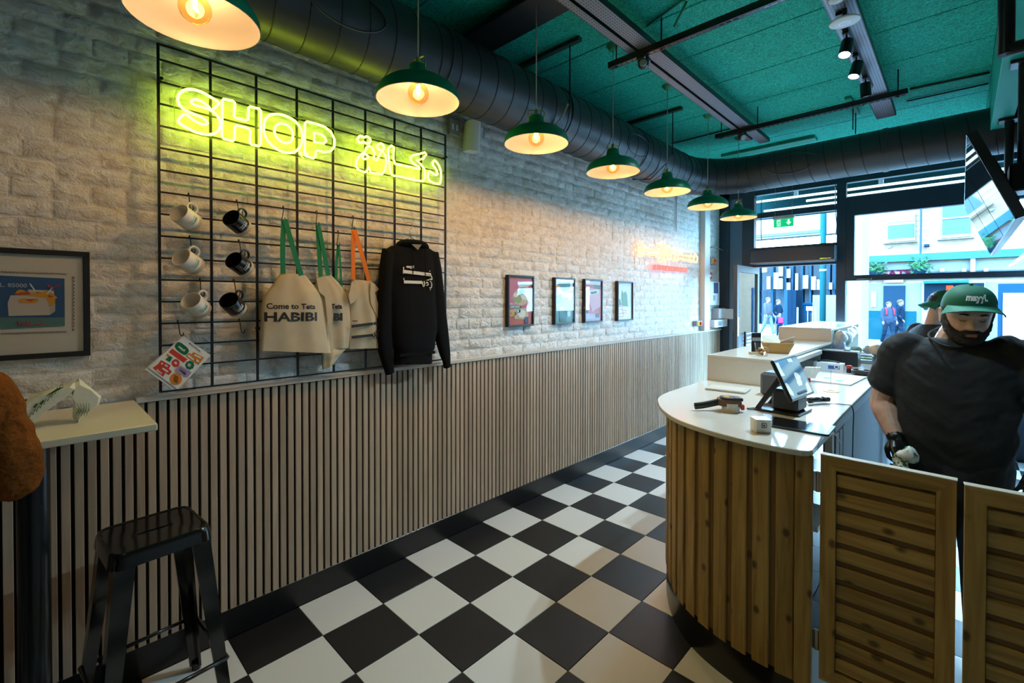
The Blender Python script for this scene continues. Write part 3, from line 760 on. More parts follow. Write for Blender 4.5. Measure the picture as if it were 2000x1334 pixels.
# ------------------------------------------------------------------ S hooks and mugs
def s_hook(lab, top, ln=.055, lean=0., swing=0., name='s_hook', grp='black S hooks on the wire grid'):
    """hook hanging on a cross bar: top is the bar point; lean shifts the lower end along the wall"""
    P = [(-.010, 0, -.006), (-.008, 0, .004), (0, 0, .009), (.009, 0, .004), (.010, lean*.2, -.012), (.008, lean*.55, -ln*.55), (.010, lean*.9, -ln*.85), (.018, lean+.004, -ln), (.028, lean+.008, -ln*.88), (.029, lean+.006, -ln*.72)]
    o = MB().tube(smooth_poly(P, 3), .0021, 6).build(name, BLKM, None, smooth=True); o.location = top
    o.rotation_euler.z = swing
    return tag(o, lab, 'hook', grp)
MUGW = mat('mug_white_glaze', (.80, .77, .70), .25); MUGK = mat('mug_black_glaze', (.010, .010, .011), .15); CLAY = mat('raw_clay', (.55, .43, .29), .8)
GRNINK = mat('green_ink', (.0, .22, .10), .6); WHTINK = mat('white_ink', (.8, .8, .78), .6); BLKINK = mat('black_ink', (.012, .012, .014), .6)
def mug(lab, px, col, ax, up, x=.105):
    c = at(*px, 'x', x); a = Vector(ax).normalized(); h = (Vector(up)-a*Vector(up).dot(a)).normalized(); s = a.cross(h)
    t = thing('mug', lab, 'mug', c, (0, 0, 0), 'mugs hung on the wire grid')
    M = Matrix(((h.x, s.x, a.x, 0), (h.y, s.y, a.y, 0), (h.z, s.z, a.z, 0), (0, 0, 0, 1)))
    r, H = .042, .092; g_ = MUGW if col == 'w' else MUGK; zb = -H/2
    MB().lathe([(r, zb+.024), (r, zb+H-.004), (r-.001, zb+H), (r-.003, zb+H), (r-.0045, zb+H-.004), (r-.0045, zb+.006), (0, zb+.005)], n=30).xf(M).build('mug_body', g_, t, smooth=True, ang=50)
    MB().lathe([(0, zb), (r-.006, zb), (r-.001, zb+.004), (r, zb+.024)], n=30).xf(M).build('mug_base', CLAY, t, smooth=True, ang=50)
    hd = [(r-.003, 0, zb+.075), (r+.016, 0, zb+.076), (r+.028, 0, zb+.062), (r+.028, 0, zb+.04), (r+.016, 0, zb+.026), (r-.003, 0, zb+.028)]
    MB().tube(smooth_poly(hd, 3), .0055, 8, flat=(1, .8)).xf(M).build('handle', g_, t, smooth=True)
    ink = GRNINK if col == 'w' else WHTINK
    phi0 = None
    cam_l = Vector(CAM)-c; phi0 = math.atan2(cam_l.dot(s), cam_l.dot(h))
    for sz, txt, dz in ((.0135, 'HABIBI', -.004), (.0075, 'Come to Teta', .008)):
        def wp(u, v, dz=dz):
            f = phi0+.30+u/r; return M @ Vector(((r+.0004)*math.cos(f), (r+.0004)*math.sin(f), v+dz))
        text('mug_print', txt, sz, (0,0,0), (1,0,0), (0,1,0), ink, t, warp=wp, bold=.02)
    return c+h*(r+.022)
mug_spec = [((365,427), 'w', 'white mug hanging highest in the left column of mugs'), ((369,512), 'w', 'white mug hanging in the middle of the left column'), ((384,597), 'w', 'white mug hanging lowest, just above the sticker sheets'),
            ((464,436), 'k', 'black mug hanging highest in the right column of mugs'), ((469,517), 'k', 'black mug hanging in the middle of the right column'), ((456,596), 'k', 'black mug hanging lowest in the right column')]
hook_px = [(368,377), (370,461), (390,544), (462,391), (466,468), (456,548)]
words_ = ['the highest white mug', 'the middle white mug', 'the lowest white mug', 'the highest black mug', 'the middle black mug', 'the lowest black mug']
for (px, c_, lab), hp, wd in zip(mug_spec, hook_px, words_):
    low = '597' in str(px[1]) or px[1] == 596
    tip = mug(lab, px, c_, (.55, -.75, .42) if not low else (.62, -.60, .52), (.0, .35, .9))
    top = at(*hp, 'x', GX+.0055); top.z = min(GZ, key=lambda z: abs(z-top.z))+.0035
    s_hook('black S hook holding up '+wd, top, ln=max(.04, top.z-tip.z+.012), lean=tip.y-top.y-.005, swing=0)
for hp, lab in (((347,630), 'empty black S hook above the sticker sheets'), ((467,628), 'empty black S hook below the black mugs')):
    top = at(*hp, 'x', GX+.0055); top.z = min(GZ, key=lambda z: abs(z-top.z))+.0035
    s_hook(lab, top, ln=.06, lean=.008)

# ------------------------------------------------------------------ sticker sheets
cs = crop(280, 640, 10.264)
SX = .058
ORANGE = mat('orange_ink', (.75, .24, .02), .5); REDI = mat('red_ink', (.62, .05, .025), .5); LILAC = mat('lilac_ink', (.42, .33, .56), .5); GREENI = mat('sticker_green', (.0, .16, .07), .5)
stx = thing('sticker_sheet', 'front sheet of colourful stickers hooked at the grid corner', 'stickers', at(*cs((700, 700)), 'x', SX), group='sticker sheets')
def sp(name, pts, m, dx=0., th=.0006, par=stx): return plate(name, rel(wpts(pts, cs, SX+dx), par), th, m, par)
sp('card', [(800,165),(1350,555),(690,1235),(110,800)], PAPERW)
def rr(c, a, b_, n=7, rad=.45):
    """rounded rectangle: centre, half-axis vectors"""
    out = []; 
    for sx, sy, q0 in ((1,1,0),(-1,1,1),(-1,-1,2),(1,-1,3)):
        for k in range(n):
            t = PI/2*(q0+k/(n-1)); ca, sa = math.cos(t), math.sin(t)
            e = (sx*(1-rad)+rad*ca, sy*(1-rad)+rad*sa); out.append((c[0]+e[0]*a[0]+e[1]*b_[0], c[1]+e[0]*a[1]+e[1]*b_[1]))
    return out
def circ(c, r, n=24, wob=0., k=8): return [(c[0]+r*(1+wob*math.cos(k*2*PI*i/n))*math.cos(2*PI*i/n), c[1]+r*(1+wob*math.cos(k*2*PI*i/n))*math.sin(2*PI*i/n)) for i in range(n)]
sp('sticker', rr((772,418), (118,92), (-50,68), rad=.7), GREENI, .0008)
sp('sticker', [(580,420),(885,632),(810,705),(508,490)], REDI, .0008)
sp('sticker', [(1010,485),(1215,600),(1105,745),(1000,690),(850,570),(915,505),(970,530)], ORANGE, .0008)
sp('sticker', circ((647,710), 80), REDI, .0008); sp('sticker', circ((930,752), 88, 32, .07), GREENI, .0008)
sp('sticker', rr((795,880), (125,75), (-55,60), rad=.4), LILAC, .0008); sp('sticker', circ((650,1030), 122, 30), ORANGE, .0008)
sp('sticker', [(355,650),(550,755),(510,820),(575,885),(505,950),(445,900),(395,985),(185,805),(265,750),(300,720)], REDI, .0008)
sp('sticker', [(520,560),(588,600),(530,690),(445,640)], GREENI, .0008); sp('sticker', circ((487,552), 30, 12), ORANGE, .0008)
pv = lambda a, b_: (at(*cs(b_), 'x', SX)-at(*cs(a), 'x', SX))
rt, upv = pv((772,418), (890,510)), pv((772,418), (822,350))
def stext(txt, c, size, m, bold=.03, r_=rt, u_=upv): return text('sticker_print', txt, size, at(*cs(c), 'x', SX+.0018)-Vector(stx.location), r_, u_, m, stx, bold=bold)
stext('mayyil', (772,420), .0125, WHTINK, .05); stext('Come to Teta', (800,845), .0055, BLKINK); stext('HABIBI', (785,890), .011, BLKINK, .05); stext('Beirut', (320,880), .010, WHTINK, .05)
stext('MAYYIL STICKERS', (1030,395), .0075, BLKINK, .02)
for c, r in (((647,710), 34),): sp('sticker_mark', [(c[0]-r, c[1]-8), (c[0]+5, c[1]-r), (c[0]+r, c[1]+10), (c[0]+12, c[1]+8), (c[0]+16, c[1]+r), (c[0]-14, c[1]+12)], WHTINK, .0016)
for c in ((650,1030),):
    for d in range(4): sp('sticker_mark', rr((c[0]+10-3*d, c[1]-52+36*d), (48-6*abs(d-1.5), 22), (-4, 10), rad=.3), mat('brown_ink', (.18, .06, .01), .6), .0016)
for d in range(3): sp('sticker_mark', rr((905+22*d-10, 745+6*d), (10, -32), (6, 3), rad=.4), WHTINK, .0016)
for (a, b_) in (((890,555),(1010,640)), ((1010,535),(1160,610)), ((1060,640),(1115,690)), ((360,710),(390,730)), ((430,740),(490,780)), ((380,810),(500,890))): 
    sp('sticker_mark', rr(((a[0]+b_[0])/2, (a[1]+b_[1])/2), ((b_[0]-a[0])/2, (b_[1]-a[1])/2), (-10, 14), rad=.6), WHTINK, .0016)
for c in ((905,560), (1050,650), (1100,690), (985,600), (1010,530), (1150,605), (375,705), (470,765), (405,820), (490,880)): sp('sticker_mark', circ(c, 17, 8), GREENI, .0013)
back = plate('sticker_sheet', wpts([(720,230),(1240,600),(590,1245),(30,830)], cs, SX-.004), .0006, PAPERW); tag(back, 'rear sheet of stickers peeking out to the left behind the front one', 'stickers', 'sticker sheets')
slv = plate('plastic_sleeve', wpts([(560,300),(1000,420),(560,1240),(20,820),(120,620)], cs, SX-.008), .0004, mat_glass('plastic_sleeve', (.93, .93, .92), fres=1.25)); tag(slv, 'clear plastic sleeve behind the sticker sheets', 'sleeve')

# ------------------------------------------------------------------ tote bags
CANVAS = mat('canvas', (.62, .52, .34), .85, var=.08, vscale=20, bump=.25, bscale=600, bdist=.002)
STRG = mat('strap_green', (.0, .20, .085), .75, bump=.2, bscale=500, bdist=.001); STRO = mat('strap_orange', (.80, .20, .015), .75, bump=.2, bscale=500, bdist=.001)
ct = crop(490, 380, 3.5098)
def bag_body(name, rows, x, bulge, m, parent, seed=1, nu=16, thick=.02):
    """hanging cloth: rows of (left px, right px) from top to bottom; front and back layer with folds"""
    rnd = random.Random(seed); R_ = []
    L_ = smooth_poly([at(*ct(a), 'x', x) for a, b_ in rows], 4); Q = smooth_poly([at(*ct(b_), 'x', x) for a, b_ in rows], 4)
    ph = [rnd.uniform(0, 6.28) for _ in range(4)]
    n = len(L_)-1
    def fn(u, v, side):
        i = round(v*n); p = L_[i].lerp(Q[i], u); e = math.sin(PI*u)**.6
        fold = (.35+.65*v)*(.006*math.sin(7*u+ph[0]+2*v)+.004*math.sin(15*u+ph[1]-3*v)) + .004*math.sin(4*v*3+ph[2]+5*u)
        d = (bulge*(.35+.65*math.sin(PI*min(v*.8+.1, 1)))*e+fold*e) if side else -thick*.3*e
        return (p.x+d-parent.location.x, p.y-parent.location.y, p.z-parent.location.z)
    mb = MB().grid(lambda u, v: fn(u, v, 1), nu, n)
    mb.grid(lambda u, v: fn(u, v, 0), nu, n)
    bmx = mb.build(name, m, parent, smooth=True)
    def surf(y, z):
        i = min(range(n+1), key=lambda k: abs((L_[k].z+Q[k].z)/2-z)); u = (y-L_[i].y)/(Q[i].y-L_[i].y); return fn(max(0, min(1, u)), i/n, 1)[0]
    return surf
def strap(P, w_, m, parent, name='strap'):
    """flat webbing along wall-plane points"""
    P = smooth_poly(rel(P, parent), 4); V = []; n = len(P)
    for i in range(n):
        t = (P[min(i+1, n-1)]-P[max(i-1, 0)]).normalized(); s = Vector((0, -t.z, t.y))
        if s.length < 1e-6: s = Vector((0, 1, 0))
        s.normalize(); a = P[i]-s*w_/2; b_ = P[i]+s*w_/2
        V += [a, b_, b_+Vector((.0016, 0, 0)), a+Vector((.0016, 0, 0))]
    Fc = [(4*i+k, 4*i+(k+1) % 4, 4*i+4+(k+1) % 4, 4*i+4+k) for i in range(n-1) for k in range(4)]+[(0,1,2,3), (4*n-4,4*n-3,4*n-2,4*n-1)]
    MB().add(V, Fc).build(name, m, parent, smooth=False)
def tote(lab, org, x): return thing('tote_bag', lab, 'tote bag', at(*ct(org), 'x', x), group='canvas tote bags hung on the wire grid')
RT, UPZ = (0, 1, 0), (0, 0, 1)
def print_on(t, fn, txt, size, ppx, x, m, width=None, bold=.05, rot=0., off=.004):
    """lettering laid on the cloth front"""
    c = at(*ct(ppx), 'x', x)-Vector(t.location)
    return text('print', txt, size, c+Vector((off, 0, 0)), (0, math.cos(rot), math.sin(rot)), (0, -math.sin(rot), math.cos(rot)), m, t, width=width, bold=bold)
# second from left, behind
t2 = tote('cream canvas tote bag with green straps, half hidden behind the HABIBI tote', (560, 560), .052)
f2 = bag_body('bag', [((452,568),(552,553)), ((440,640),(640,655)), ((430,760),(684,765)), ((432,900),(690,900)), ((440,1062),(684,1050))], .052, .02, CANVAS, t2, 2)
bag_body('bag_fold', [((480,1040),(660,1050)), ((482,1100),(620,1095)), ((486,1150),(590,1130)), ((490,1200),(570,1165))], .050, .015, CANVAS, t2, 9, 10)
plate('bag_flap', rel(wpts([(447,570),(500,575),(545,660),(560,830),(545,1000),(520,830),(505,700),(468,670)], ct, .083), t2), .003, CANVAS, t2)
strap(wpts([(458,210),(465,350),(478,565)], ct, .060), .0235, STRG, t2); strap(wpts([(462,210),(495,370),(530,553)], ct, .064), .0235, STRG, t2)
text('print', 'Teta', .035, at(*ct((588,768)), 'x', .080)-Vector(t2.location), RT, UPZ, BLKINK, t2, bold=.06, width=.062); text('print', 'BI', .052, at(*ct((597,842)), 'x', .080)-Vector(t2.location), RT, UPZ, BLKINK, t2, bold=.07, width=.052)
# third: mostly hidden, only straps show
t3 = tote('tote bag almost hidden, only its thin green straps show by the orange ones', (600, 600), .040)
bag_body('bag', [((575,650),(640,655)), ((560,720),(660,720)), ((555,950),(680,950)), ((560,1020),(680,1020))], .040, .006, CANVAS, t3, 3, 8)
strap(wpts([(600,345),(588,450),(582,590)], ct, .046), .016, STRG, t3); strap(wpts([(602,345),(612,470),(622,655)], ct, .049), .011, STRG, t3)
# fourth: orange straps
t4 = tote('cream canvas tote bag with bright orange straps and black stripes', (770, 600), .056)
f4 = bag_body('bag', [((690,583),(832,592)), ((676,650),(850,655)), ((672,760),(880,760)), ((668,900),(912,900)), ((664,1058),(945,1050))], .056, .022, CANVAS, t4, 4)
plate('bag_flap', rel(wpts([(692,590),(722,640),(742,690),(708,735),(680,752),(668,700)], ct, .082), t4), .003, CANVAS, t4)
plate('bag_flap', rel(wpts([(820,592),(850,615),(876,650),(850,672),(900,860),(945,1045),(915,960),(860,830),(820,745),(815,680)], ct, .080), t4), .003, CANVAS, t4)
strap(wpts([(703,240),(700,400),(703,583)], ct, .064), .0235, STRO, t4); strap(wpts([(708,240),(758,400),(808,590)], ct, .068), .026, STRO, t4)
for a, b_ in (((690,905),(868,882)), ((690,980),(835,965))): plate('stripe', rel(wpts([(a[0],a[1]-11),(b_[0],b_[1]-10),(b_[0]+6,b_[1]+6),(a[0],a[1]+9)], ct, .0845), t4), .0008, BLKINK, t4)
def stroke(par, pts, cr, x, r, m, name='print', closed=False):
    P = rel(smooth_poly(wpts(pts, cr, x), 3, closed), par)
    return MB().tube(P, r, 6, closed=closed, flat=(1, 1)).build(name, m, par, smooth=True)
for pts in ([(832,955),(838,975),(850,970),(845,945)], [(852,968),(868,962),(866,935),(856,942)], [(872,955),(888,948),(882,925),(872,932),(880,940)], [(842,985),(846,990)], [(866,915),(870,912)], [(870,896),(876,895)], [(858,978),(876,968)]): stroke(t4, pts, ct, .0855, .0028, BLKINK)
text('print', 'mayyil', .012, at(*ct((712,866)), 'x', .0850)-Vector(t4.location), RT, UPZ, BLKINK, t4, bold=.05)
# first, in front
t1 = tote('cream canvas tote bag with green straps printed Come to Teta HABIBI, frontmost', (300, 540), .074)
f1 = bag_body('bag', [((205,533),(372,553)), ((142,625),(432,625)), ((80,720),(486,705)), ((64,900),(522,900)), ((55,1070),(550,1086))], .074, .026, CANVAS, t1, 1)
strap(wpts([(226,172),(218,350),(220,540)], ct, .086), .0245, STRG, t1); strap(wpts([(232,170),(290,370),(345,555)], ct, .090), .0255, STRG, t1)
xo = .074+.036
def on_cloth(t, sf, c0, o=.0012):
    c0 = c0-Vector(t.location)
    return lambda u, v: Vector((sf(c0.y+u+t.location.y, c0.z+v+t.location.z)+o, c0.y+u, c0.z+v-.02*u))
text('print', 'Come to Teta', .038, (0,0,0), RT, UPZ, BLKINK, t1, warp=on_cloth(t1, f1, at(*ct((290,768)), 'x', xo)), bold=.025, width=.235)
text('print', 'HABIBI', .062, (0,0,0), RT, UPZ, BLKINK, t1, warp=on_cloth(t1, f1, at(*ct((291,842)), 'x', xo)), bold=.03, width=.255)
for hp, zt, lab in (((553,405), (226,172), 'black S hook holding the frontmost tote bag'), ((618,416), (460,208), 'black S hook holding the second tote bag'), ((660,457), (601,345), 'black S hook holding the hidden green strapped tote bag'), ((689,426), (705,238), 'black S hook holding the orange strapped tote bag')):
    top = at(*hp, 'x', GX+.0055); top.z = min(GZ, key=lambda z: abs(z-top.z))+.0035; e = at(*ct(zt), 'x', GX+.03)
    s_hook(lab, top, ln=max(.04, top.z-e.z+.008), lean=e.y-top.y-.004)

# ------------------------------------------------------------------ hoodie on a wire hanger
HOOD = mat('black_fleece', (.0065, .0065, .007), .95, bump=.3, bscale=300, bdist=.002, spec=.15)
hx = .085
ho = thing('hoodie', 'black hooded sweatshirt with white stripe print hanging on the grid', 'hoodie', at(*ct((1095, 700)), 'x', hx))
def hp_(p, dx=0.): return at(*ct(p), 'x', hx)+Vector((dx, 0, 0))-Vector(ho.location)
def flat_ring(l, r, d, dx=0., pw=2.6):
    a, b_ = hp_(l, dx), hp_(r, dx); c = (a+b_)/2; ax = (b_-a); w_ = ax.length/2
    return (c, w_, d, pw, ax.normalized(), Vector((1, 0, 0)))
body = loft([flat_ring((1030,338),(1150,345),.022), flat_ring((960,352),(1225,372),.030), flat_ring((915,380),(1268,400),.036), flat_ring((935,520),(1262,530),.046), flat_ring((945,700),(1262,710),.05), flat_ring((962,900),(1268,900),.052), flat_ring((985,1050),(1255,1050),.048), flat_ring((1000,1090),(1238,1088),.040), flat_ring((998,1165),(1238,1160),.038)], 28)
def sl(pts, rs, fl): return limb([hp_(p, dx) for p, dx in pts], rs, 14, 4, None)
k_ = .00104
slL = MB(); slL = loft([flat_ring((905,365),(985,420),.03), flat_ring((890,480),(960,500),.036), flat_ring((880,620),(950,620),.036), flat_ring((870,800),(962,800),.036,-.01), flat_ring((868,950),(968,940),.034,-.015), flat_ring((880,1060),(978,1050),.030,-.015), flat_ring((905,1150),(985,1130),.026,-.015), flat_ring((922,1195),(986,1175),.022,-.015), flat_ring((936,1242),(988,1222),.022,-.015)], 20)
slR = loft([flat_ring((1205,400),(1278,392),.03), flat_ring((1225,520),(1298,505),.036), flat_ring((1238,700),(1318,690),.036), flat_ring((1252,900),(1340,880),.034), flat_ring((1275,1020),(1354,1000),.030), flat_ring((1302,1110),(1362,1095),.026), flat_ring((1318,1150),(1364,1140),.020), flat_ring((1326,1195),(1366,1180),.020)], 20)
remesh('sweatshirt', [body, slL, slR], .006, HOOD, ho, 3)
hoodm = loft([flat_ring((985,350),(1215,372),.03,.01), flat_ring((1000,325),(1200,345),.05,.012), flat_ring((1030,312),(1165,322),.05,.005), flat_ring((1050,306),(1145,312),.03,-.005)], 20)
remesh('hood', [hoodm], .006, HOOD, ho, 3)
vneck = plate('neck_opening', [hp_(p, .052) for p in ((1066,345),(1135,348),(1110,385))], .004, mat('hood_lining', (.22, .22, .17), .9), ho)
for a, b_ in (((1068,350),(1076,545)), ((1158,370),(1160,560))): MB().tube(smooth_poly([hp_(a, .05), hp_(((a[0]+b_[0])/2+2, (a[1]+b_[1])/2), .056), hp_(b_, .056)], 4), .0024, 6).build('drawstring', HOOD, ho, smooth=True)
MB().box(hp_((998,1090), .036), hp_((1238,1086), .041)).build('hem_band', HOOD, ho)
PRN = mat('cream_print', (.75, .72, .62), .7)
for a, b_, h_ in (((1015,530),(1200,552), 11), ((1015,600),(1140,604), 10)):
    plate('print_stripe', [hp_(p, .053) for p in ((a[0],a[1]-h_),(b_[0],b_[1]-h_),(b_[0],b_[1]+h_),(a[0],a[1]+h_))], .001, PRN, ho)
text('print', 'mayyil', .021, hp_((1058,498), .0545), RT, (0, 0, 1), PRN, ho, bold=.06)
for pts in ([(1012,500),(1010,545)], [(1012,575),(1016,590)], [(1190,525),(1192,530)], [(1185,545),(1200,560),(1205,585),(1190,580)], [(1140,600),(1145,632),(1155,620),(1152,595)], [(1168,625),(1180,618),(1174,602),(1166,610)], [(1187,640),(1200,640),(1203,610),(1192,595)], [(1168,590),(1186,586)], [(1192,652),(1196,655)], [(1158,545),(1180,548)]): 
    MB().tube(smooth_poly([hp_(p, .055) for p in pts], 3), .0035, 6).build('print', PRN, ho, smooth=True)
hg = MB().tube(smooth_poly([at(*ct(p), 'x', hx-.01+d) for p, d in (((1060,205),0), ((1075,190),-.02), ((1098,195),-.03), ((1108,220),-.02), ((1090,245),0), ((1092,295),0))], 4), .002, 6)
hg.tube([at(*ct(p), 'x', hx-.01) for p in ((925,400),(1040,320),(1092,292),(1150,325),(1262,405),(925,400))], .002, 6)
tag(hg.build('wire_hanger', CHROME, None, smooth=True), 'thin wire clothes hanger holding the black hoodie', 'hanger')
# ------------------------------------------------------------------ framed pictures
PGLASS = mat_glass('picture_glass', (.97, .98, .98), fres=1.22)
def frame_box(name, lab, ya, yb, za, zb, th=.028, bw=.016, x0=-.024, grp=None, cat='picture'):
    t = thing(name, lab, cat, (x0, (ya+yb)/2, za), group=grp); w_ = (yb-ya)/2; h_ = zb-za
    for nm, a, b_ in (('frame_top', (0, -w_, h_-bw), (th, w_, h_)), ('frame_bottom', (0, -w_, 0), (th, w_, bw)), ('frame_side', (0, -w_, bw), (th, -w_+bw, h_-bw)), ('frame_side', (0, w_-bw, bw), (th, w_, h_-bw))):
        MB().box(a, b_, .0015).build(nm, BLACK, t)
    return t, w_-bw, h_-2*bw
cp = crop(970, 520, 7.1429)
PX_ = .0
def art(t, name, pts, m, lay=1, cr=cp, x=None):
    xx = (x if x is not None else PX_)+.0007*lay
    return plate(name, rel(wpts(pts, cr, xx), t), .0005, m, t)
def col(n, c): return mat('print_'+n, c, .45)
SKIN1 = col('bun', (.55, .38, .22)); CRM = col('cream', (.72, .66, .55)); ORD = col('orange_red', (.50, .10, .035)); DKP = col('dark', (.06, .04, .04)); TEAL = col('teal', (.09, .26, .25)); PALE = col('pale_blue', (.55, .62, .66)); RED2 = col('rose', (.55, .10, .13)); LEAF = col('leaf', (.30, .32, .08)); YEL = col('amber', (.70, .33, .03)); PINK = col('pink', (.62, .33, .42)); DTEAL = col('deep_teal', (.02, .13, .12)); WHT = col('white', (.78, .78, .76)); SKYB = col('bright_blue', (.12, .35, .55)); NAVY = col('navy', (.05, .06, .14)); GRNP = col('grass_green', (.06, .22, .12))
def poster(lab, l, r, tp, bt, ground):
    a, b_ = at(*cp((l, (tp+bt)/2)), 'x', 0), at(*cp((r, (tp+bt)/2)), 'x', 0)
    zt, zb = at(*cp((l, tp)), 'x', 0).z, at(*cp((l, bt)), 'x', 0).z
    t, w_, h_ = frame_box('framed_poster', lab, a.y, b_.y, zb, zt, th=.040, bw=.014, x0=-.028, grp='row of small framed posters')
    MB().box((.020, -w_, .014), (.0265, w_, .014+h_)).build('print_sheet', ground, t)
    MB().box((.0345, -w_, .014), (.036, w_, .014+h_)).build('glass', PGLASS, t)
    return t
t = poster('framed orange sandwich poster, first from the hoodie', 152, 512, 118, 850, ORD)
art(t, 'photo', [(160,200),(480,180),(480,620),(430,700),(170,520)], RED2, 1)
art(t, 'bun', circ((340,430), 118, 18), SKIN1, 2); art(t, 'bun', circ((395,410), 62, 14), CRM, 3); art(t, 'leaf', circ((290,460), 60, 14), LEAF, 3); art(t, 'filling', circ((350,360), 40, 10), DKP, 4); art(t, 'filling', circ((270,400), 34, 10), CRM, 4)
art(t, 'bun', [(230,600),(420,580),(445,690),(400,740),(250,740)], SKIN1, 2); art(t, 'filling', circ((350,660), 56, 14), CRM, 3); art(t, 'leaf', circ((300,620), 34, 10), LEAF, 3); art(t, 'filling', circ((250,660), 28, 10), DKP, 3)
art(t, 'price_badge', circ((205,655), 48, 28, .08, 12), YEL, 4); art(t, 'caption_strip', [(305,240),(468,222),(468,272),(305,290)], WHT, 3); art(t, 'caption_strip', [(308,290),(440,280),(440,318),(308,330)], WHT, 3)
art(t, 'caption_strip', [(185,512),(285,502),(285,532),(185,540)], PINK, 4); art(t, 'caption_strip', [(170,552),(345,550),(345,584),(170,585)], DTEAL, 4); art(t, 'stamp', [(392,712),(442,705),(442,800),(392,802)], NAVY, 4)
def ptxt(t, s, px, size, m, lay=6, rot=.0): return text('caption', s, size, at(*cp(px), 'x', PX_+.0007*lay)-Vector(t.location), (0, 1, rot), (0, 0, 1), m, t, bold=.03)
ptxt(t, 'ANY CHICKEN', (386,256), .0185, NAVY, rot=.05); ptxt(t, 'SANDWICH', (374,304), .0185, NAVY, rot=.05); ptxt(t, '+FRIES', (236,521), .014, ORD); ptxt(t, '+SOFT DRINK', (258,567), .017, WHT); ptxt(t, '11', (200,655), .026, NAVY)
t = poster('framed teal and blue poster with an orange badge, second in the row', 805, 1085, 155, 815, TEAL)
art(t, 'sky', [(808,185),(1062,195),(1062,330),(808,420)], PALE, 1); art(t, 'foliage', [(850,220),(1030,215),(1020,330),(940,360),(850,280)], DTEAL, 2); art(t, 'badge', circ((856,305), 36), YEL, 3); art(t, 'red_strip', [(905,372),(1058,372),(1058,430),(905,442)], col('coral', (.66, .22, .18)), 3)
art(t, 'foliage', [(810,430),(900,400),(930,470),(870,520),(810,500)], DTEAL, 2); art(t, 'heart', circ((1020,455), 22, 12), WHT, 3); art(t, 'figures', [(810,560),(930,520),(1000,560),(1060,540),(1060,625),(810,635)], SKYB, 2); art(t, 'figure', circ((860,550), 30, 10), LEAF, 3); art(t, 'figure', circ((905,590), 24, 10), WHT, 3)
art(t, 'cup', [(870,630),(985,620),(975,770),(885,780)], DTEAL, 3); art(t, 'rim', [(985,630),(1030,625),(1030,700),(990,705)], PALE, 3)
t = poster('framed pink and red poster, third in the row', 1222, 1470, 175, 790, RED2)
art(t, 'top_photo', [(1225,200),(1448,210),(1448,270),(1225,250)], PALE, 1); art(t, 'haze', [(1280,300),(1448,330),(1448,560),(1330,640),(1290,500)], PINK, 1); art(t, 'plate', [(1360,260),(1448,265),(1440,330),(1370,300)], DTEAL, 2); art(t, 'plate', [(1295,340),(1430,320),(1415,380),(1300,400)], PALE, 3); art(t, 'leaf', [(1310,360),(1400,345),(1395,375),(1320,390)], DTEAL, 4)
art(t, 'bottom_panel', [(1222,660),(1440,665),(1440,760),(1222,768)], col('dusk', (.42, .38, .50)), 1); art(t, 'flower', circ((1246,580), 26, 16, .2, 5), CRM, 3); art(t, 'tag', [(1258,590),(1285,590),(1283,655),(1256,650)], NAVY, 3); art(t, 'tag', [(1380,660),(1432,662),(1432,715),(1380,718)], NAVY, 3)
for k in range(3): art(t, 'lettering_bar', [(1300+8*k, 470+45*k), (1410+8*k, 475+45*k), (1410+8*k, 490+45*k), (1300+8*k, 486+45*k)], PINK, 3)
t = poster('framed pale poster with a green figure, farthest in the row', 1682, 1896, 205, 765, PALE)
art(t, 'figure', [(1750,330),(1765,380),(1800,350),(1820,400),(1830,560),(1760,555),(1745,450)], GRNP, 2); art(t, 'bushes', [(1690,480),(1720,450),(1745,540),(1690,560)], GRNP, 2); art(t, 'ground', [(1684,560),(1872,575),(1872,745),(1684,750)], WHT, 1)
for a in ((1695,560,1755,610), (1755,610,1805,655), (1682,655,1768,710)): art(t, 'label_box', [(a[0],a[1]),(a[2],a[1]),(a[2],a[3]),(a[0],a[3])], RED2, 3); art(t, 'label_box_inner', [(a[0]+6,a[1]+8),(a[2]-6,a[1]+8),(a[2]-6,a[3]-8),(a[0]+6,a[3]-8)], WHT, 4)
# big framed stamp print at the left
cl = crop(0, 470, 5.335)
t, w_, h_ = frame_box('framed_print', 'large black framed stamp print of a boxed sandwich on blue', -1.06, -.481, 1.412, 1.829, th=.026, bw=.020, x0=-.026)
MB().box((.012, -w_, .02), (.0145, w_, .02+h_)).build('mount_board', mat('cream_mount', (.66, .60, .52), .6), t)
MB().box((.0215, -w_, .02), (.023, w_, .02+h_)).build('glass', PGLASS, t)
SX0 = -.011
def lart(name, pts, m, lay=1): return art(t, name, pts, m, lay, cl, SX0)
lart('stamp_ground', [(-700,330),(672,395),(676,890),(-700,960)], col('stamp_blue', (.035, .10, .25)), 1)
lart('stamp_band', [(-700,800),(676,800),(676,890),(-700,960)], col('stamp_teal', (.10, .22, .22)), 2)
BOX1 = col('stamp_box', (.62, .52, .46)); 
lart('food_box', [(90,785),(520,775),(575,735),(575,690),(565,560),(480,560),(110,570),(80,650)], BOX1, 2); lart('food_box_side', [(520,775),(575,735),(575,655),(520,690)], col('stamp_box_shade', (.50, .42, .37)), 3)
lart('box_back', [(290,510),(560,520),(565,570),(300,560)], BOX1, 2)
lart('bun', [(180,520),(215,508),(330,545),(440,540),(490,520),(560,560),(600,595),(570,612),(300,575),(150,560)], YEL, 3); lart('sauce', [(140,555),(240,535),(300,530),(320,560),(200,570)], ORD, 4); lart('sauce', [(360,530),(440,545),(390,550)], ORD, 4)
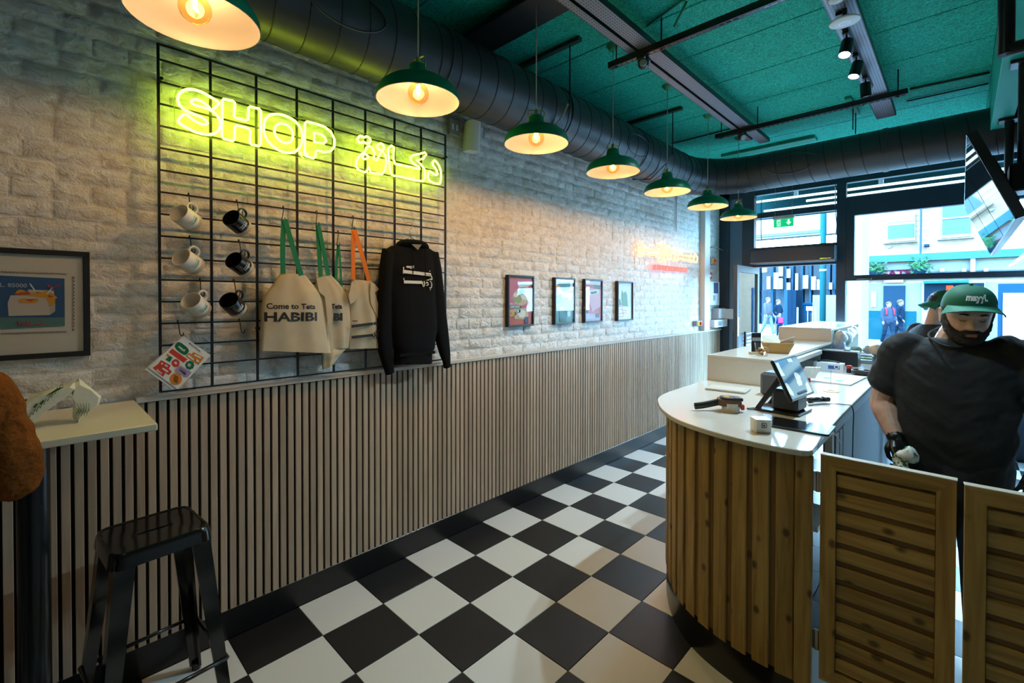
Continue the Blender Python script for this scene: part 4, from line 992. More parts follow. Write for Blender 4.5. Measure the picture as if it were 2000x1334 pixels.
lart('fries', [(480,560),(575,570),(575,655),(520,690),(490,610)], YEL, 4); lart('sauce', [(500,565),(550,575),(545,590),(500,590)], ORD, 5); lart('box_window', [(185,620),(230,605),(400,610),(395,645),(330,655),(200,645)], YEL, 3); lart('sauce', [(260,610),(395,608),(330,630),(320,640)], ORD, 4)
lart('fork', [(305,450),(318,445),(375,525),(360,528)], WHT, 4); lart('fork', [(545,480),(555,485),(495,560),(485,555)], WHT, 4)
RINK = col('stamp_red', (.50, .05, .08))
for pts in ([(195,835),(200,880)], [(215,880),(240,878),(238,850),(260,880),(280,878)], [(285,840),(288,880),(310,880),(312,850)], [(340,885),(360,882),(380,860),(395,872),(440,868),(445,850)], [(495,455),(505,480),(560,485),(600,478),(625,455)], [(540,500),(570,515)]):
    MB().tube(rel(smooth_poly(wpts(pts, cl, SX0+.0035), 3), t), .0022, 5).build('stamp_lettering', RINK, t)
text('stamp_lettering', 'L.L. 85000', .020, at(*cl((112,466)), 'x', SX0+.003)-Vector(t.location), (0, 1, -.02), (0, 0, 1), col('stamp_pale', (.45, .50, .58)), t, bold=.02)
pf = MB()
for k in range(16): pf.tube(rel(smooth_poly(wpts([(752,375+36*k),(772,384+36*k),(772,392+36*k),(752,402+36*k)], cl, SX0+.0015), 2), t), .0011, 4)
for k in range(26):
    u = 700-36*k
    pf.tube(rel(smooth_poly(wpts([(u,338-(700-u)*.03),(u-9,352-(700-u)*.03),(u-18,352-(700-u)*.03),(u-30,338-(700-u)*.03)], cl, SX0+.0015), 2), t), .0011, 4)
    pf.tube(rel(smooth_poly(wpts([(u,938+(700-u)*.035),(u-9,952+(700-u)*.035),(u-18,952+(700-u)*.035),(u-30,938+(700-u)*.035)], cl, SX0+.0015), 2), t), .0011, 4)
pf.build('perforation_line', col('stamp_line', (.20, .18, .17)), t)

# ------------------------------------------------------------------ speaker, socket, wall cable
c = at(922, 268, 'x', .04)
t = thing('wall_speaker', 'small white speaker bracketed high on the brick wall', 'speaker', (.035, c.y, c.z), (0, .12, -.35))
MB().prism(rr((0, 0), (.065, 0), (0, .048), 5, .5), -.10, .10).build('cabinet', mat('speaker_white', (.72, .74, .73), .45), t, smooth=True, ang=40)
MB().prism([(.010+p*.9, q*.9+(-.004)) for p, q in rr((0, 0), (.060, 0), (0, .046), 5, .5)], -.085, .085).build('grille', mat('speaker_grille', (.70, .72, .70), .8, bump=.3, bscale=900), t, smooth=True, ang=40)
MB().tube([(-.08, 0, 0), (-.02, 0, 0)], .01, 8).build('bracket', BLKM, t)
c = at(887, 249, 'x', 0)
t = thing('power_socket', 'grey double power socket on the wall beside the speaker', 'socket', (-.025, c.y, c.z))
MB().box((0, -.045, -.055), (.035, .045, .055), .004).build('box', mat('socket_grey', (.28, .29, .27), .5), t)
for y in (-.018, .018): MB().box((.034, y-.008, -.02), (.037, y+.008, .02), .002).build('rocker', WHITE, t)

# ------------------------------------------------------------------ far neon: orange Arabic line over red text
cn = crop(1220, 440, 6.065)
FX = .025
ORN = mat_emit('neon_orange', (1.0, .50, .12), 4.5); RDN = mat_emit('neon_red', (1.0, .10, .09), 3.2)
t = thing('neon_sign', 'small orange neon squiggle over a line of red neon text far along the wall', 'neon sign', at(1300, 505, 'x', FX))
for pts in ([(230,283),(330,290),(440,303)], [(222,345),(330,352),(440,365)], [(642,350),(730,358),(812,372)], [(640,398),(730,408),(812,424)],
            [(207,205),(222,250),(220,345),(196,372),(166,340),(172,280),(182,262)], [(200,215),(198,330)], [(440,303),(438,250),(462,232),(482,260),(480,340),(470,395),(445,400)], [(500,240),(512,300),(520,350),(500,400),(470,420)],
            [(530,260),(545,330),(560,400),(585,420),(600,370),(590,310),(570,300),(560,340)], [(615,285),(630,340),(632,410),(610,425)], [(462,232),(520,240)], [(812,372),(838,330),(830,380),(812,424)], [(812,424),(850,440),(862,390),(845,350)], [(455,360),(480,340),(540,350),(560,375)], [(440,400),(460,425),(490,415)]):
    MB().tube(rel(smooth_poly(wpts(pts, cn, FX), 3), t), .0068, 6).build('neon_stroke', ORN, t, smooth=True)
a, b_ = at(*cn((335, 495)), 'x', FX), at(*cn((742, 535)), 'x', FX)
text('neon_lettering', '#LEBANESEONTHEGO', .085, (a+b_)/2-Vector(t.location), (b_-a), (0, 0, 1), RDN, t, width=(b_-a).length, bold=-.005, extrude=.006)
plate('backing_board', rel(wpts([(150,190),(880,330),(880,470),(760,570),(310,560),(300,440),(150,400)], cn, FX-.03), t), .003, mat_glass('acrylic2', (.98, .98, .98), fres=1.2), t)
# wall-mounted drop cable and services at the far end of the wall
o = MB().tube([at(1321, y, 'x', -.012) for y in (380, 410, 440, 452)], .008, 6).build('drop_cable', WHITE, None, smooth=True); tag(o, 'short white cable tail hanging on the wall above the orange neon', 'cable')
p0 = at(1371, 430, 'x', 0); p1 = at(1381, 430, 'x', 0)
o = MB().box((-.028, p0.y, 1.218), (.045, p1.y, 2.86), .004).build('cable_trunking', WHITE); tag(o, 'tall white cable trunking near the end of the brick wall', 'trunking')
def wbox(px0, px1, x0, th, m, nm, lab, cat, x_ref=.0, ch=.004):
    a, b_ = at(*px0, 'x', x_ref), at(*px1, 'x', x_ref); c = (a+b_)/2
    t = thing(nm, lab, cat, (x0, c.y, min(a.z, b_.z))); h_ = abs(a.z-b_.z); w_ = abs(a.y-b_.y)/2
    MB().box((0, -w_, 0), (th, w_, h_), ch).build('casing', m, t); return t, w_, h_
YELP = mat('yellow_plastic', (.75, .48, .02), .4); REDP = mat('red_plastic', (.60, .03, .03), .4)
t, w_, h_ = wbox((1384, 502), (1393, 518), -.03, .07, GREYP, 'isolator_switch', 'upper yellow and red isolator switch by the window frame', 'switch')
MB().box((.07, -w_*.7, h_*.2), (.078, w_*.7, h_*.8)).build('yellow_plate', YELP, t); MB().lathe([(0, 0), (.025, 0), (.022, .022), (0, .024)], (.078, 0, h_/2), n=14, axis='x').build('red_knob', REDP, t, smooth=True, ang=40)
o = MB().tube(smooth_poly([at(1386, 502, 'x', .02), at(1386, 488, 'x', .02), at(1391, 482, 'x', .04), at(1412, 489, 'x', .10)], 4), .008, 6).build('flexible_cable', BLKPL, None, smooth=True); tag(o, 'black cable looping from the upper isolator to the window frame', 'cable')
t, w_, h_ = wbox((1381, 532), (1388, 545), -.03, .05, REDP, 'call_point', 'red fire alarm call point on the trunking side', 'alarm'); MB().box((.05, -w_*.5, h_*.3), (.052, w_*.5, h_*.7)).build('glass_plate', WHITE, t)
t, w_, h_ = wbox((1381, 549), (1401, 596), -.03, .06, mat('panel_white', (.70, .71, .71), .4), 'alarm_panel', 'white alarm control panel with dark screen by the window frame', 'control panel')
MB().box((.06, -.03, h_*.5), (.062, w_*.7, h_*.95)).build('screen', NAVY, t); MB().box((.06, -.04, h_*.2), (.062, .02, h_*.42)).build('keypad', GREYP, t)
t, w_, h_ = wbox((1381, 613), (1387, 624), -.03, .02, WHITE, 'notice', 'tiny white and red notice low beside the trunking', 'notice'); MB().box((.02, -w_*.7, h_*.5), (.0205, w_*.7, h_*.9)).build('red_band', REDP, t)
t, w_, h_ = wbox((1394, 602), (1409, 622), -.03, .09, mat('box_grey', (.42, .46, .50), .4), 'junction_box', 'grey junction box with pale lid near the door', 'junction box'); MB().box((.09, -w_*.9, h_*.05), (.10, w_*.9, h_*.95), .003).build('lid', WHITE, t)
t, w_, h_ = wbox((1357, 627), (1367.5, 636), -.03, .06, GREYP, 'isolator_switch', 'lower yellow and red isolator switch just above the panelling rail', 'switch')
MB().box((.06, -w_*.7, h_*.1), (.068, w_*.7, h_*.9)).build('yellow_plate', YELP, t); MB().lathe([(0, 0), (.025, 0), (.022, .022), (0, .024)], (.068, 0, h_/2), n=14, axis='x').build('red_knob', REDP, t, smooth=True, ang=40)
t, w_, h_ = wbox((1383, 625), (1416, 636), -.03, .12, WHITE, 'ledge_box', 'low white boxed ledge at the very end of the rail', 'ledge')
MB().box((.12, -w_*.6, h_*.2), (.122, -w_*.2, h_*.8)).build('grey_cover', GREYP, t)
t, w_, h_ = wbox((1408, 592), (1421, 611), .0, .02, mat('sensor_pale', (.62, .68, .72), .4), 'door_release', 'pale rounded door release plate on the black window post', 'button', .0)
t.location = (.04, 6.352, 1.36); t.rotation_euler = (0, 0, -PI/2)
MB().lathe([(0, 0), (.016, 0), (.013, .006), (0, .007)], (.02, 0, h_*.5), n=14, axis='x').build('push_button', CHROME, t, smooth=True, ang=40)

# ------------------------------------------------------------------ exit sign hung in front of the window
EXITG = mat('exit_green', (.0, .42, .16), .4, emit=(.0, .8, .25), estr=.55); EXITW = mat('exit_white', (.8, .9, .85), .4, emit=(.8, 1, .9), estr=.7)
t = thing('exit_sign', 'green running man exit sign hung in front of the window', 'exit sign', (.99, 5.6, 2.51))
MB().box((-.105, -.003, 0), (.105, .003, .098), .002).build('sign_blade', EXITG, t)
MB().box((-.115, -.02, .095), (.115, .02, .135), .004).build('housing', mat('housing_grey', (.5, .53, .55), .4), t)
EG = lambda pts, nm: MB().prism(pts, -.0055, -.0035, lambda p, q, l: (p, l, q)).build(nm, EXITW, t)
EG([(.045,.084),(.065,.084),(.065,.052),(.085,.052),(.055,.018),(.025,.052),(.045,.052)], 'arrow')
EG([(-.07,.012),(-.03,.012),(-.03,.088),(-.07,.088)], 'doorway')
RM = lambda pts: MB().prism(pts, -.0072, -.0058, lambda p, q, l: (p, l, q)).build('running_figure', EXITG, t)
RM([(-.047,.078),(-.04,.083),(-.034,.077),(-.04,.07)]); RM([(-.056,.066),(-.04,.066),(-.044,.045),(-.052,.042)]); RM([(-.052,.046),(-.045,.044),(-.034,.03),(-.038,.014),(-.044,.016),(-.042,.028)]); RM([(-.052,.046),(-.047,.04),(-.058,.026),(-.075,.022),(-.075,.028),(-.06,.032)]); RM([(-.042,.064),(-.032,.05),(-.028,.054),(-.038,.068)]); RM([(-.056,.064),(-.066,.052),(-.062,.048),(-.052,.058)])
for x in (-.09, .09): MB().tube([(x, 0, .13), (x, 0, .948)], .002, 5).build('suspension_wire', CHROME, t)
# cables hanging in front of the glass
for px, y, za, zb, lab in ((1632, 6.30, 2.40, 3.2, 'thin dark cable dropping beside the window mullion'), (1487, 6.30, 2.2, 3.0, 'thin dark cable dropping down the left door pane')):
    x = at(px, 430, 'y', y).x
    o = MB().tube(smooth_poly([(x-.01, y, za), (x+.012, y, za+.15), (x-.004, y, za+.4), (x, y, zb)], 4), .005, 5).build('hanging_cable', BLKPL, None, smooth=True); tag(o, lab, 'cable')

# ------------------------------------------------------------------ wall bar table, paper bag, stool at the left
t = thing('bar_table', 'pale wall-mounted bar table on a black post at the left edge', 'table', (0, -.345, 0))
MB().box((.002, -1.6, 1.186), (.535, 0, 1.211), .003).build('table_top', mat('laminate_cream', (.70, .67, .52), .3), t)
MB().tube([(.24, -.30, 0), (.24, -.30, 1.186)], .042, 24).build('post', mat('post_black', (.010, .012, .016), .25), t, smooth=True, ang=40)
MB().lathe([(0, 0), (.17, 0), (.17, .008), (.04, .014)], (.24, -.30, 0), n=30).build('base_plate', BLKM, t, smooth=True, ang=40)
bagm = mat('greaseproof_paper', (.74, .76, .66), .55, bump=.3, bscale=60, bdist=.004)
t = thing('paper_bag', 'crumpled white paper food bag with green print on the bar table', 'paper bag', (.20, -.62, 1.2085))
cb = crop(0, 460, 3.0313)
def bagpt(p, x): return at(*cb(p), 'x', x)-Vector(t.location)+Vector((0, 0, .004))
P0 = [bagpt(p, .30) for p in ((120,1165),(85,1105),(110,1040),(140,990),(260,930),(440,870),(455,895),(420,935),(330,990),(250,1060),(180,1130))]
def pb(dx, k=1.): return [p+Vector((dx, 0, 0)) for p in P0]
n = len(P0); V = []
for dx, sc in ((-.055, .80), (-.03, .96), (.0, 1.), (.03, .97), (.05, .86)):
    cc = sum(P0, Vector())/n
    V += [cc+(p-cc)*sc+Vector((dx, random.uniform(-.004, .004), random.uniform(-.003, .003))) for p in P0]
Fb = [(i*n+k, i*n+(k+1) % n, (i+1)*n+(k+1) % n, (i+1)*n+k) for i in range(4) for k in range(n)]+[tuple(range(n)), tuple(range(4*n, 5*n))]
MB().add(V, Fb).build('bag_body', bagm, t)
P1 = [bagpt(p, .30) for p in ((440,868),(470,855),(530,905),(590,960),(575,1005),(520,1045),(480,1075),(465,1110),(440,1085),(430,1040),(440,990),(425,945))]
n = len(P1); V = []; cc = sum(P1, Vector())/n
for dx, sc in ((-.04, .75), (-.015, 1.), (.02, .98), (.04, .8)): V += [cc+(p-cc)*sc+Vector((dx, random.uniform(-.006, .006), random.uniform(-.005, .005))) for p in P1]
MB().add(V, [(i*n+k, i*n+(k+1) % n, (i+1)*n+(k+1) % n, (i+1)*n+k) for i in range(3) for k in range(n)]+[tuple(range(n)), tuple(range(3*n, 4*n))]).build('twisted_end', bagm, t)
GP = mat('bag_green_print', (.03, .15, .05), .6)
for k in range(11):
    a = (130+22*k, 1120-17*k-(k*k)*.35); b_ = (141+22*k, 1090-17*k-(k*k)*.35); c_ = (152+22*k, 1103-17*k-(k*k)*.35)
    MB().tube([bagpt(a, .355), bagpt(b_, .353), bagpt(c_, .355)], .0011, 4).build('zigzag_print', GP, t)
for pts in ([(195,1025),(215,1000),(225,1005),(210,1028)], [(232,1003),(255,980),(265,985),(245,1010)], [(140,985),(155,972),(163,982),(148,993)]): plate('print_mark', [bagpt(p, .352) for p in pts], .0008, GP, t)
for k in range(6): plate('print_bar', [bagpt(p, .352) for p in ((275+12*k, 945-8*k+8), (330+9*k, 918-4*k+6), (332+9*k, 922-4*k+6), (277+12*k, 949-8*k+8))], .0008, GP, t)
for k in range(5):
    for dq in (0, 16): MB().tube([bagpt((455+18*k, 1000+dq*2), .345), bagpt((470+14*k, 1030+dq), .345), bagpt((450+15*k, 1075-dq), .345)], .0009, 4).build('lattice_print', GP, t)
# black metal bar stool
def make_stool():
    t = thing('bar_stool', 'glossy black metal bar stool in front of the wall bar table', 'stool', (.305, -.325, 0), (0, 0, .08))
    H = .765; s = .148
    ring = rr((0, 0), (s, 0), (0, s), 6, .28)
    prof = [(.93, H-.006), (.97, H-.002), (1.0, H-.006), (1.03, H-.02), (1.06, H-.055), (1.045, H-.055), (1.0, H-.02)]
    V = []; n = len(ring)
    for k, z in prof: V += [(p*k, q*k, z) for p, q in ring]
    fs = [(i*n+k, i*n+(k+1) % n, (i+1)*n+(k+1) % n, (i+1)*n+k) for i in range(len(prof)-1) for k in range(n)]
    MB().add(V, fs).build('seat_rim', GLOSSBLK, t, smooth=True, ang=35)
    # seat sheet with slot: quads around the hand hole
    hole = rr((0, 0), (.0085, 0), (0, .055), 6, .9)
    ang = lambda p: math.atan2(p[1]/s, p[0]/s)
    V = [(p*.935, q*.935, H-.007) for p, q in ring]+[(p, q, H-.010) for p, q in hole]+[(p, q, H-.022) for p, q in hole]
    fs = [(k, (k+1) % n, n+(k+1) % n, n+k) for k in range(n)]+[(n+k, n+(k+1) % n, 2*n+(k+1) % n, 2*n+k) for k in range(n)]
    MB().add(V, fs).build('seat', GLOSSBLK, t, smooth=True, ang=30)
    for sx in (-1, 1):
        for sy in (-1, 1):
            top = Vector((sx*.142, sy*.142, H-.02)); bot = Vector((sx*.205, sy*.205, .018)); V = []
            for k in range(5):
                q = top.lerp(bot, k/4); w_ = .062-.026*k/4; d = .010
                L3 = [(0, 0), (-sx*w_, 0), (-sx*w_, -sy*d), (-sx*d, -sy*d), (-sx*d, -sy*w_), (0, -sy*w_)]
                V += [(q.x+a, q.y+b_, q.z) for a, b_ in L3]
            fs = [(i*6+k, i*6+(k+1) % 6, (i+1)*6+(k+1) % 6, (i+1)*6+k) for i in range(4) for k in range(6)]+[tuple(range(6)), tuple(range(24, 30))]
            lg = MB().add(V, fs).build('leg', GLOSSBLK, t)
            MB().lathe([(0, 0), (.017, 0), (.017, .03), (0, .03)], (sx*.192, sy*.192, 0), n=12).build('rubber_foot', BLKPL, lg)
    for a, b_ in (((-1,-1),(1,-1)), ((1,-1),(1,1)), ((1,1),(-1,1)), ((-1,1),(-1,-1))):
        r_ = .187; MB().tube([(a[0]*r_, a[1]*r_, .24), (b_[0]*r_, b_[1]*r_, .24)], .008, 8).build('footrest_bar', GLOSSBLK, t, smooth=True)
        q = .140   # apron arch under the seat edge
        A = Vector((a[0]*q, a[1]*q, 0)); B = Vector((b_[0]*q, b_[1]*q, 0)); mb = MB(); V = []
        for k in range(11):
            u = k/10; p = A.lerp(B, u)*1.045; low = H-.09+.045*math.sin(PI*u)**.5
            V += [(p.x, p.y, H-.05), (p.x*(1+.02*(H-low)), p.y*(1+.02*(H-low)), low)]
        MB().add(V, [(2*k, 2*k+2, 2*k+3, 2*k+1) for k in range(10)]).build('apron', GLOSSBLK, t, smooth=True)
    return t
make_stool()
# ------------------------------------------------------------------ service counter with rounded end
HC = 1.07
edge = [(1.225, 6.05), (1.225, 5.0), (1.225, 3.6), (1.225, 2.6), (1.226, 2.2), (1.236, 2.0), (1.268, 1.87), (1.319, 1.77), (1.385, 1.665), (1.455, 1.58), (1.53, 1.51), (1.615, 1.455), (1.70, 1.417), (1.785, 1.391), (1.886, 1.370), (1.985, 1.362), (2.06, 1.367)]
corner = [(2.095, 1.374), (2.116, 1.390), (2.124, 1.415), (2.121, 1.50), (2.110, 1.65), (2.10, 2.2), (2.098, 6.05)]
def cat2(pts, sub):
    return [(p.x, p.y) for p in smooth_poly([(a, b_, 0) for a, b_ in pts], sub)]
E1 = cat2(edge, 5)
counter = thing('service_counter', 'long service counter with rounded end clad in upright pine boards', 'counter', (0, 0, 0))
top = E1+corner
wt = thing('worktop', 'white stone worktop of the service counter with rounded end', 'worktop', (0, 0, 0))
nb = len(top)
def shrink(poly, d):
    out = []; n = len(poly)
    for i in range(n):
        a, b_, c_ = poly[i-1], poly[i], poly[(i+1) % n]
        t = Vector((c_[0]-a[0], c_[1]-a[1])); 
        if t.length < 1e-9: out.append(b_); continue
        t.normalize(); out.append((b_[0]-t.y*d, b_[1]+t.x*d))
    return out
ar = sum(top[i-1][0]*top[i][1]-top[i][0]*top[i-1][1] for i in range(nb))
sg = 1 if ar > 0 else -1
i1 = shrink(top, .003*sg)
V = [(x, y, HC-.022) for x, y in i1]+[(x, y, HC-.019) for x, y in top]+[(x, y, HC-.003) for x, y in top]+[(x, y, HC) for x, y in i1]
MB().add(V, [tuple(range(nb))]+[tuple(range(3*nb, 4*nb))]+[(r*nb+k, r*nb+(k+1) % nb, (r+1)*nb+(k+1) % nb, (r+1)*nb+k) for r in range(3) for k in range(nb)]).build('slab', QUARTZ, wt)
# cladding follows the edge, set back 45 mm
def offset_line(pts, d):
    out = []
    for i in range(len(pts)):
        a, b_ = pts[max(i-1, 0)], pts[min(i+1, len(pts)-1)]
        t = Vector((b_[0]-a[0], b_[1]-a[1])).normalized(); out.append((pts[i][0]-t.y*d, pts[i][1]+t.x*d))
    return out
base = offset_line(E1+[(2.085, 1.372)], .048)
PINE = mat_wood('pine_vertical', (.30, .178, .042), (.54, .345, .100), (.045, .018, .006), 'z', .5)
PINEX = mat_wood('pine_horizontal', (.34, .200, .048), (.60, .385, .115), (.045, .018, .006), 'x', .5)
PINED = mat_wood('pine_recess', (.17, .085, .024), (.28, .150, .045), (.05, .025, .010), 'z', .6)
def ribbon(name, line, d, z0, z1, m, parent):
    inn = offset_line(line, d); n = len(line)
    V = [(x, y, z0) for x, y in line]+[(x, y, z1) for x, y in line]+[(x, y, z0) for x, y in inn]+[(x, y, z1) for x, y in inn]
    fs = []
    for i in range(n-1): fs += [(i, i+1, n+i+1, n+i), (2*n+i, 3*n+i, 3*n+i+1, 2*n+i+1), (n+i, n+i+1, 3*n+i+1, 3*n+i), (i, 2*n+i, 2*n+i+1, i+1)]
    fs += [(0, n, 3*n, 2*n), (n-1, 3*n-1, 4*n-1, 2*n-1)]
    return MB().add(V, fs).build(name, m, parent, smooth=True, ang=30)
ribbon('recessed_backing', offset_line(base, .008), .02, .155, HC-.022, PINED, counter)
ribbon('plinth', offset_line(base, .004), .03, 0, .165, mat('plinth_black', (.008, .008, .009), .22), counter)
# boards walked along the line by arc length
dist = [0]
for i in range(1, len(base)): dist.append(dist[-1]+math.dist(base[i], base[i-1]))
def on_line(s):
    s = max(0, min(dist[-1], s)); i = max(j for j in range(len(dist)-1) if dist[j] <= s)
    u = (s-dist[i])/(dist[i+1]-dist[i]); a, b_ = base[i], base[i+1]
    return Vector((a[0]+(b_[0]-a[0])*u, a[1]+(b_[1]-a[1])*u)), Vector((b_[0]-a[0], b_[1]-a[1])).normalized()
tot = dist[-1]; pitch = .088; s = tot-.045; k = 0
bw_ = .064
board = MB().box((-bw_/2, 0, .150), (bw_/2, .02, HC-.024), .004).mesh('cladding_board', PINE)
first = True
while s > .05:
    p, t = on_line(s)
    o = link('cladding_board', board, counter, (p.x, p.y, 0), (0, 0, math.atan2(t.y, t.x)))
    o.scale.z = 1
    s -= pitch
# end post by the gate
MB().box((2.068, 1.40, .155), (2.125, 1.425, HC-.024), .003).build('end_post', PINE, counter)
# staff side of the counter: carcass panels, shelf bay, plugs
CARC = mat('carcass_grey', (.33, .36, .40), .5); CARB = mat('carcass_beige', (.52, .46, .38), .6)
MB().box((2.055, 1.43, .0), (2.085, 1.46, HC-.022)).build('bay_upright', CARC, counter)
MB().box((2.055, 2.02, .0), (2.085, 2.06, HC-.022)).build('bay_upright', WHITE, counter)
MB().box((1.55, 1.74, .62), (2.08, 2.02, .64)).build('bay_shelf', WHITE, counter)
MB().box((1.53, 1.74, .0), (1.55, 2.04, HC-.022)).build('bay_back', CARB, counter)
MB().box((2.055, 1.46, HC-.075), (2.085, 2.02, HC-.022)).build('bay_rail', WHITE, counter)
MB().box((2.04, 2.06, .0), (2.07, 6.0, HC-.022)).build('staff_side_panel', CARC, counter)
MB().box((2.07, 2.06, HC-.075), (2.09, 6.0, HC-.022)).build('staff_side_rail', mat('rail_bluegrey', (.45, .5, .56), .45), counter)
for k in range(3): MB().box((2.07, 2.16+.10*k, .70+.02*k), (2.078, 2.24+.10*k, .96), .003).build('wall_socket', GREYP, counter)
# raised serving boxes
def qbox(lab, x0, x1, ya, yb, z0, z1, open_side=True):
    t = thing('serving_shelf', lab, 'shelf', (0, 0, z0))
    h_ = z1-z0
    MB().box((x0, ya, h_-.02), (x1, yb, h_), .002).build('shelf_top', QUARTZ, t)
    MB().box((x0, ya, 0), (x1-.0, ya+.02, h_-.02)).build('front_panel', QUARTZ, t)
    MB().box((x0, ya+.02, 0), (x0+.02, yb, h_-.02)).build('side_panel', QUARTZ, t)
    MB().box((x0+.02, yb-.02, 0), (x1, yb, h_-.02)).build('end_panel', QUARTZ, t)
    return t
qbox('lower raised white serving shelf on the counter with basket on top', 1.232, 1.665, 2.685, 4.53, HC, 1.25)
qbox('higher raised white shelf at the far end of the counter', 1.215, 1.655, 4.535, 6.15, HC, 1.372)
MB().box((1.60, 2.75, .12), (1.70, 3.9, .155), .003).build('cable_ledge', QUARTZ, bpy.data.objects['serving_shelf'])

# ------------------------------------------------------------------ saloon gates
def gate(lab, x0, y, w_, rz, flip=False):
    t = thing('saloon_gate', lab, 'gate', (x0, y, .215), (0, 0, rz), 'pair of pine saloon gates')
    h_ = .845; st = .048; th = .03; s = -1 if flip else 1
    fx = (lambda x: -x) if flip else (lambda x: x)
    def pr(poly, a, b_, nm, m): MB().prism([(fx(p), q) for p, q in poly], a, b_, lambda p, q, l: (p, l, q)).build(nm, m, t)
    pr([(0, 0), (st, st), (st, h_-st), (0, h_)], 0, th, 'stile', PINE); pr([(w_, 0), (w_, h_), (w_-st, h_-st), (w_-st, st)], 0, th, 'stile', PINE)
    pr([(0, h_), (st, h_-st), (w_-st, h_-st), (w_, h_)], 0, th, 'top_rail', PINEX); pr([(0, 0), (w_, 0), (w_-st, st), (st, st)], 0, th, 'bottom_rail', PINEX)
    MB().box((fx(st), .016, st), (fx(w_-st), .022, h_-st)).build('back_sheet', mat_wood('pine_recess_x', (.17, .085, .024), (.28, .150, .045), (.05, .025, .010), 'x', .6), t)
    n = 11; pz = (h_-2*st)/n
    me = MB().box((0, .006, 0), (w_-2*st, .018, pz-.021), .003).mesh('slat', PINEX)
    for k in range(n): link('slat', me, t, (fx(st) if not flip else -(w_-st), 0, st+.008+k*pz))
    MB().box((fx(-.002), -.001, h_), (fx(w_+.002), th+.002, h_+.004), .001).build('top_edge_strip', mat('pale_edge', (.62, .58, .48), .5), t)
    return t
g1 = gate('pine saloon gate hinged to the counter end, nearer the counter', 2.150, 1.405, .368, 0)
for z in (.10, .70):
    MB().tube([(-.010, .012, z), (-.010, .012, z+.075)], .0075, 10).build('spring_hinge', CHROME, g1, smooth=True, ang=40)
    MB().box((-.024, .008, z+.002), (.0, .016, z+.073)).build('hinge_leaf', CHROME, g1)
g2 = gate('pine saloon gate at the right edge of the photo, standing slightly ajar', 2.908, 1.405, .372, .075, True)
for z in (.10, .70): MB().tube([(.010, .012, z), (.010, .012, z+.075)], .0075, 10).build('spring_hinge', CHROME, g2, smooth=True, ang=40)
gp = MB().box((2.925, 1.38, 0), (2.99, 1.45, 1.09), .004).build('gate_post', PINE); tag(gp, 'pine post that carries the right hand saloon gate', 'post')

# ------------------------------------------------------------------ things on the near worktop
t = thing('plastic_lid_tray', 'flat white plastic tray lying against the raised shelf', 'tray', (1.47, 2.40, HC), (0, 0, .10))
MB().box((-.115, -.08, 0), (.115, .08, .012), .003).box((-.10, -.066, .012), (.10, .066, .014), .001).build('tray_body', mat('white_plastic', (.74, .75, .73), .3), t)
MB().box((-.118, -.083, .010), (.118, .083, .0125)).build('rim', mat('white_plastic2', (.66, .68, .67), .3), t)
# tape gun
t = thing('tape_gun', 'brown and black packing tape dispenser gun lying on the worktop', 'tape gun', (1.66, 1.83, HC), (0, 0, .55))
GUN = mat('gun_black', (.02, .018, .018), .35); GUNB = mat('gun_brown', (.16, .08, .05), .4)
MB().tube(smooth_poly([(-.155, -.03, .022), (-.11, -.02, .028), (-.06, -.006, .038), (-.03, 0, .045)], 4), [.016]*13, 12, flat=(.8, 1.1)).build('handle', GUN, t, smooth=True)
MB().prism(rr((.015, 0), (.055, 0), (0, .045), 6, .6), .030, .062).build('side_plate', GUNB, t, smooth=True, ang=40)
MB().prism(rr((.02, -.002), (.048, 0), (0, .038), 6, .7), .060, .072).build('hub_cover', GUN, t, smooth=True, ang=40)
MB().lathe([(.020, 0), (.042, 0), (.042, .045), (.020, .045), (.020, 0)], (.02, -.012, .0), n=26).build('tape_roll', mat('paper_tape', (.66, .62, .52), .5), t, smooth=True, ang=40)
MB().box((.065, -.03, .012), (.082, .006, .04), .004).build('red_roller', REDP, t); MB().box((.03, -.05, .060), (.07, -.02, .076), .003).build('blade_guard', GUN, t)
MB().box((-.012, -.012, .062), (.016, .012, .0735), .002).build('badge', YELP, t)
# point-of-sale terminal
t = thing('sales_terminal', 'black touch screen till terminal standing on the counter', 'terminal', (1.868, 2.04, HC), (0, 0, -.08))
MB().box((-.105, -.105, 0), (.105, .105, .012), .004).build('base_plate', BLKPL, t)
for s in (-1, 1): 
    V = [(-.10, s*.085-.006, .012), (-.075, s*.085-.006, .012), (.035, s*.085-.006, .185), (.012, s*.085-.006, .195)]
    MB().add(V+[(a, b_+.012, c_) for a, b_, c_ in V], [(0,1,2,3), (7,6,5,4), (0,4,5,1), (1,5,6,2), (2,6,7,3), (3,7,4,0)]).build('stand_arm', BLKPL, t)
MB().box((-.03, -.075, .012), (.09, .075, .12), .012).build('printer_body', mat('printer_black', (.02, .022, .026), .4), t)
scr_c = Vector((.045, .0, .175)); th = math.radians(-25)   # screen leans back, faces the staff side (+x) and up
Ms = Matrix.Translation(scr_c) @ Matrix.Rotation(th, 4, 'Y')
mb = MB().box((-.009, -.165, -.105), (.009, .165, .105), .005).xf(Ms); mb.build('screen_case', BLKPL, t)
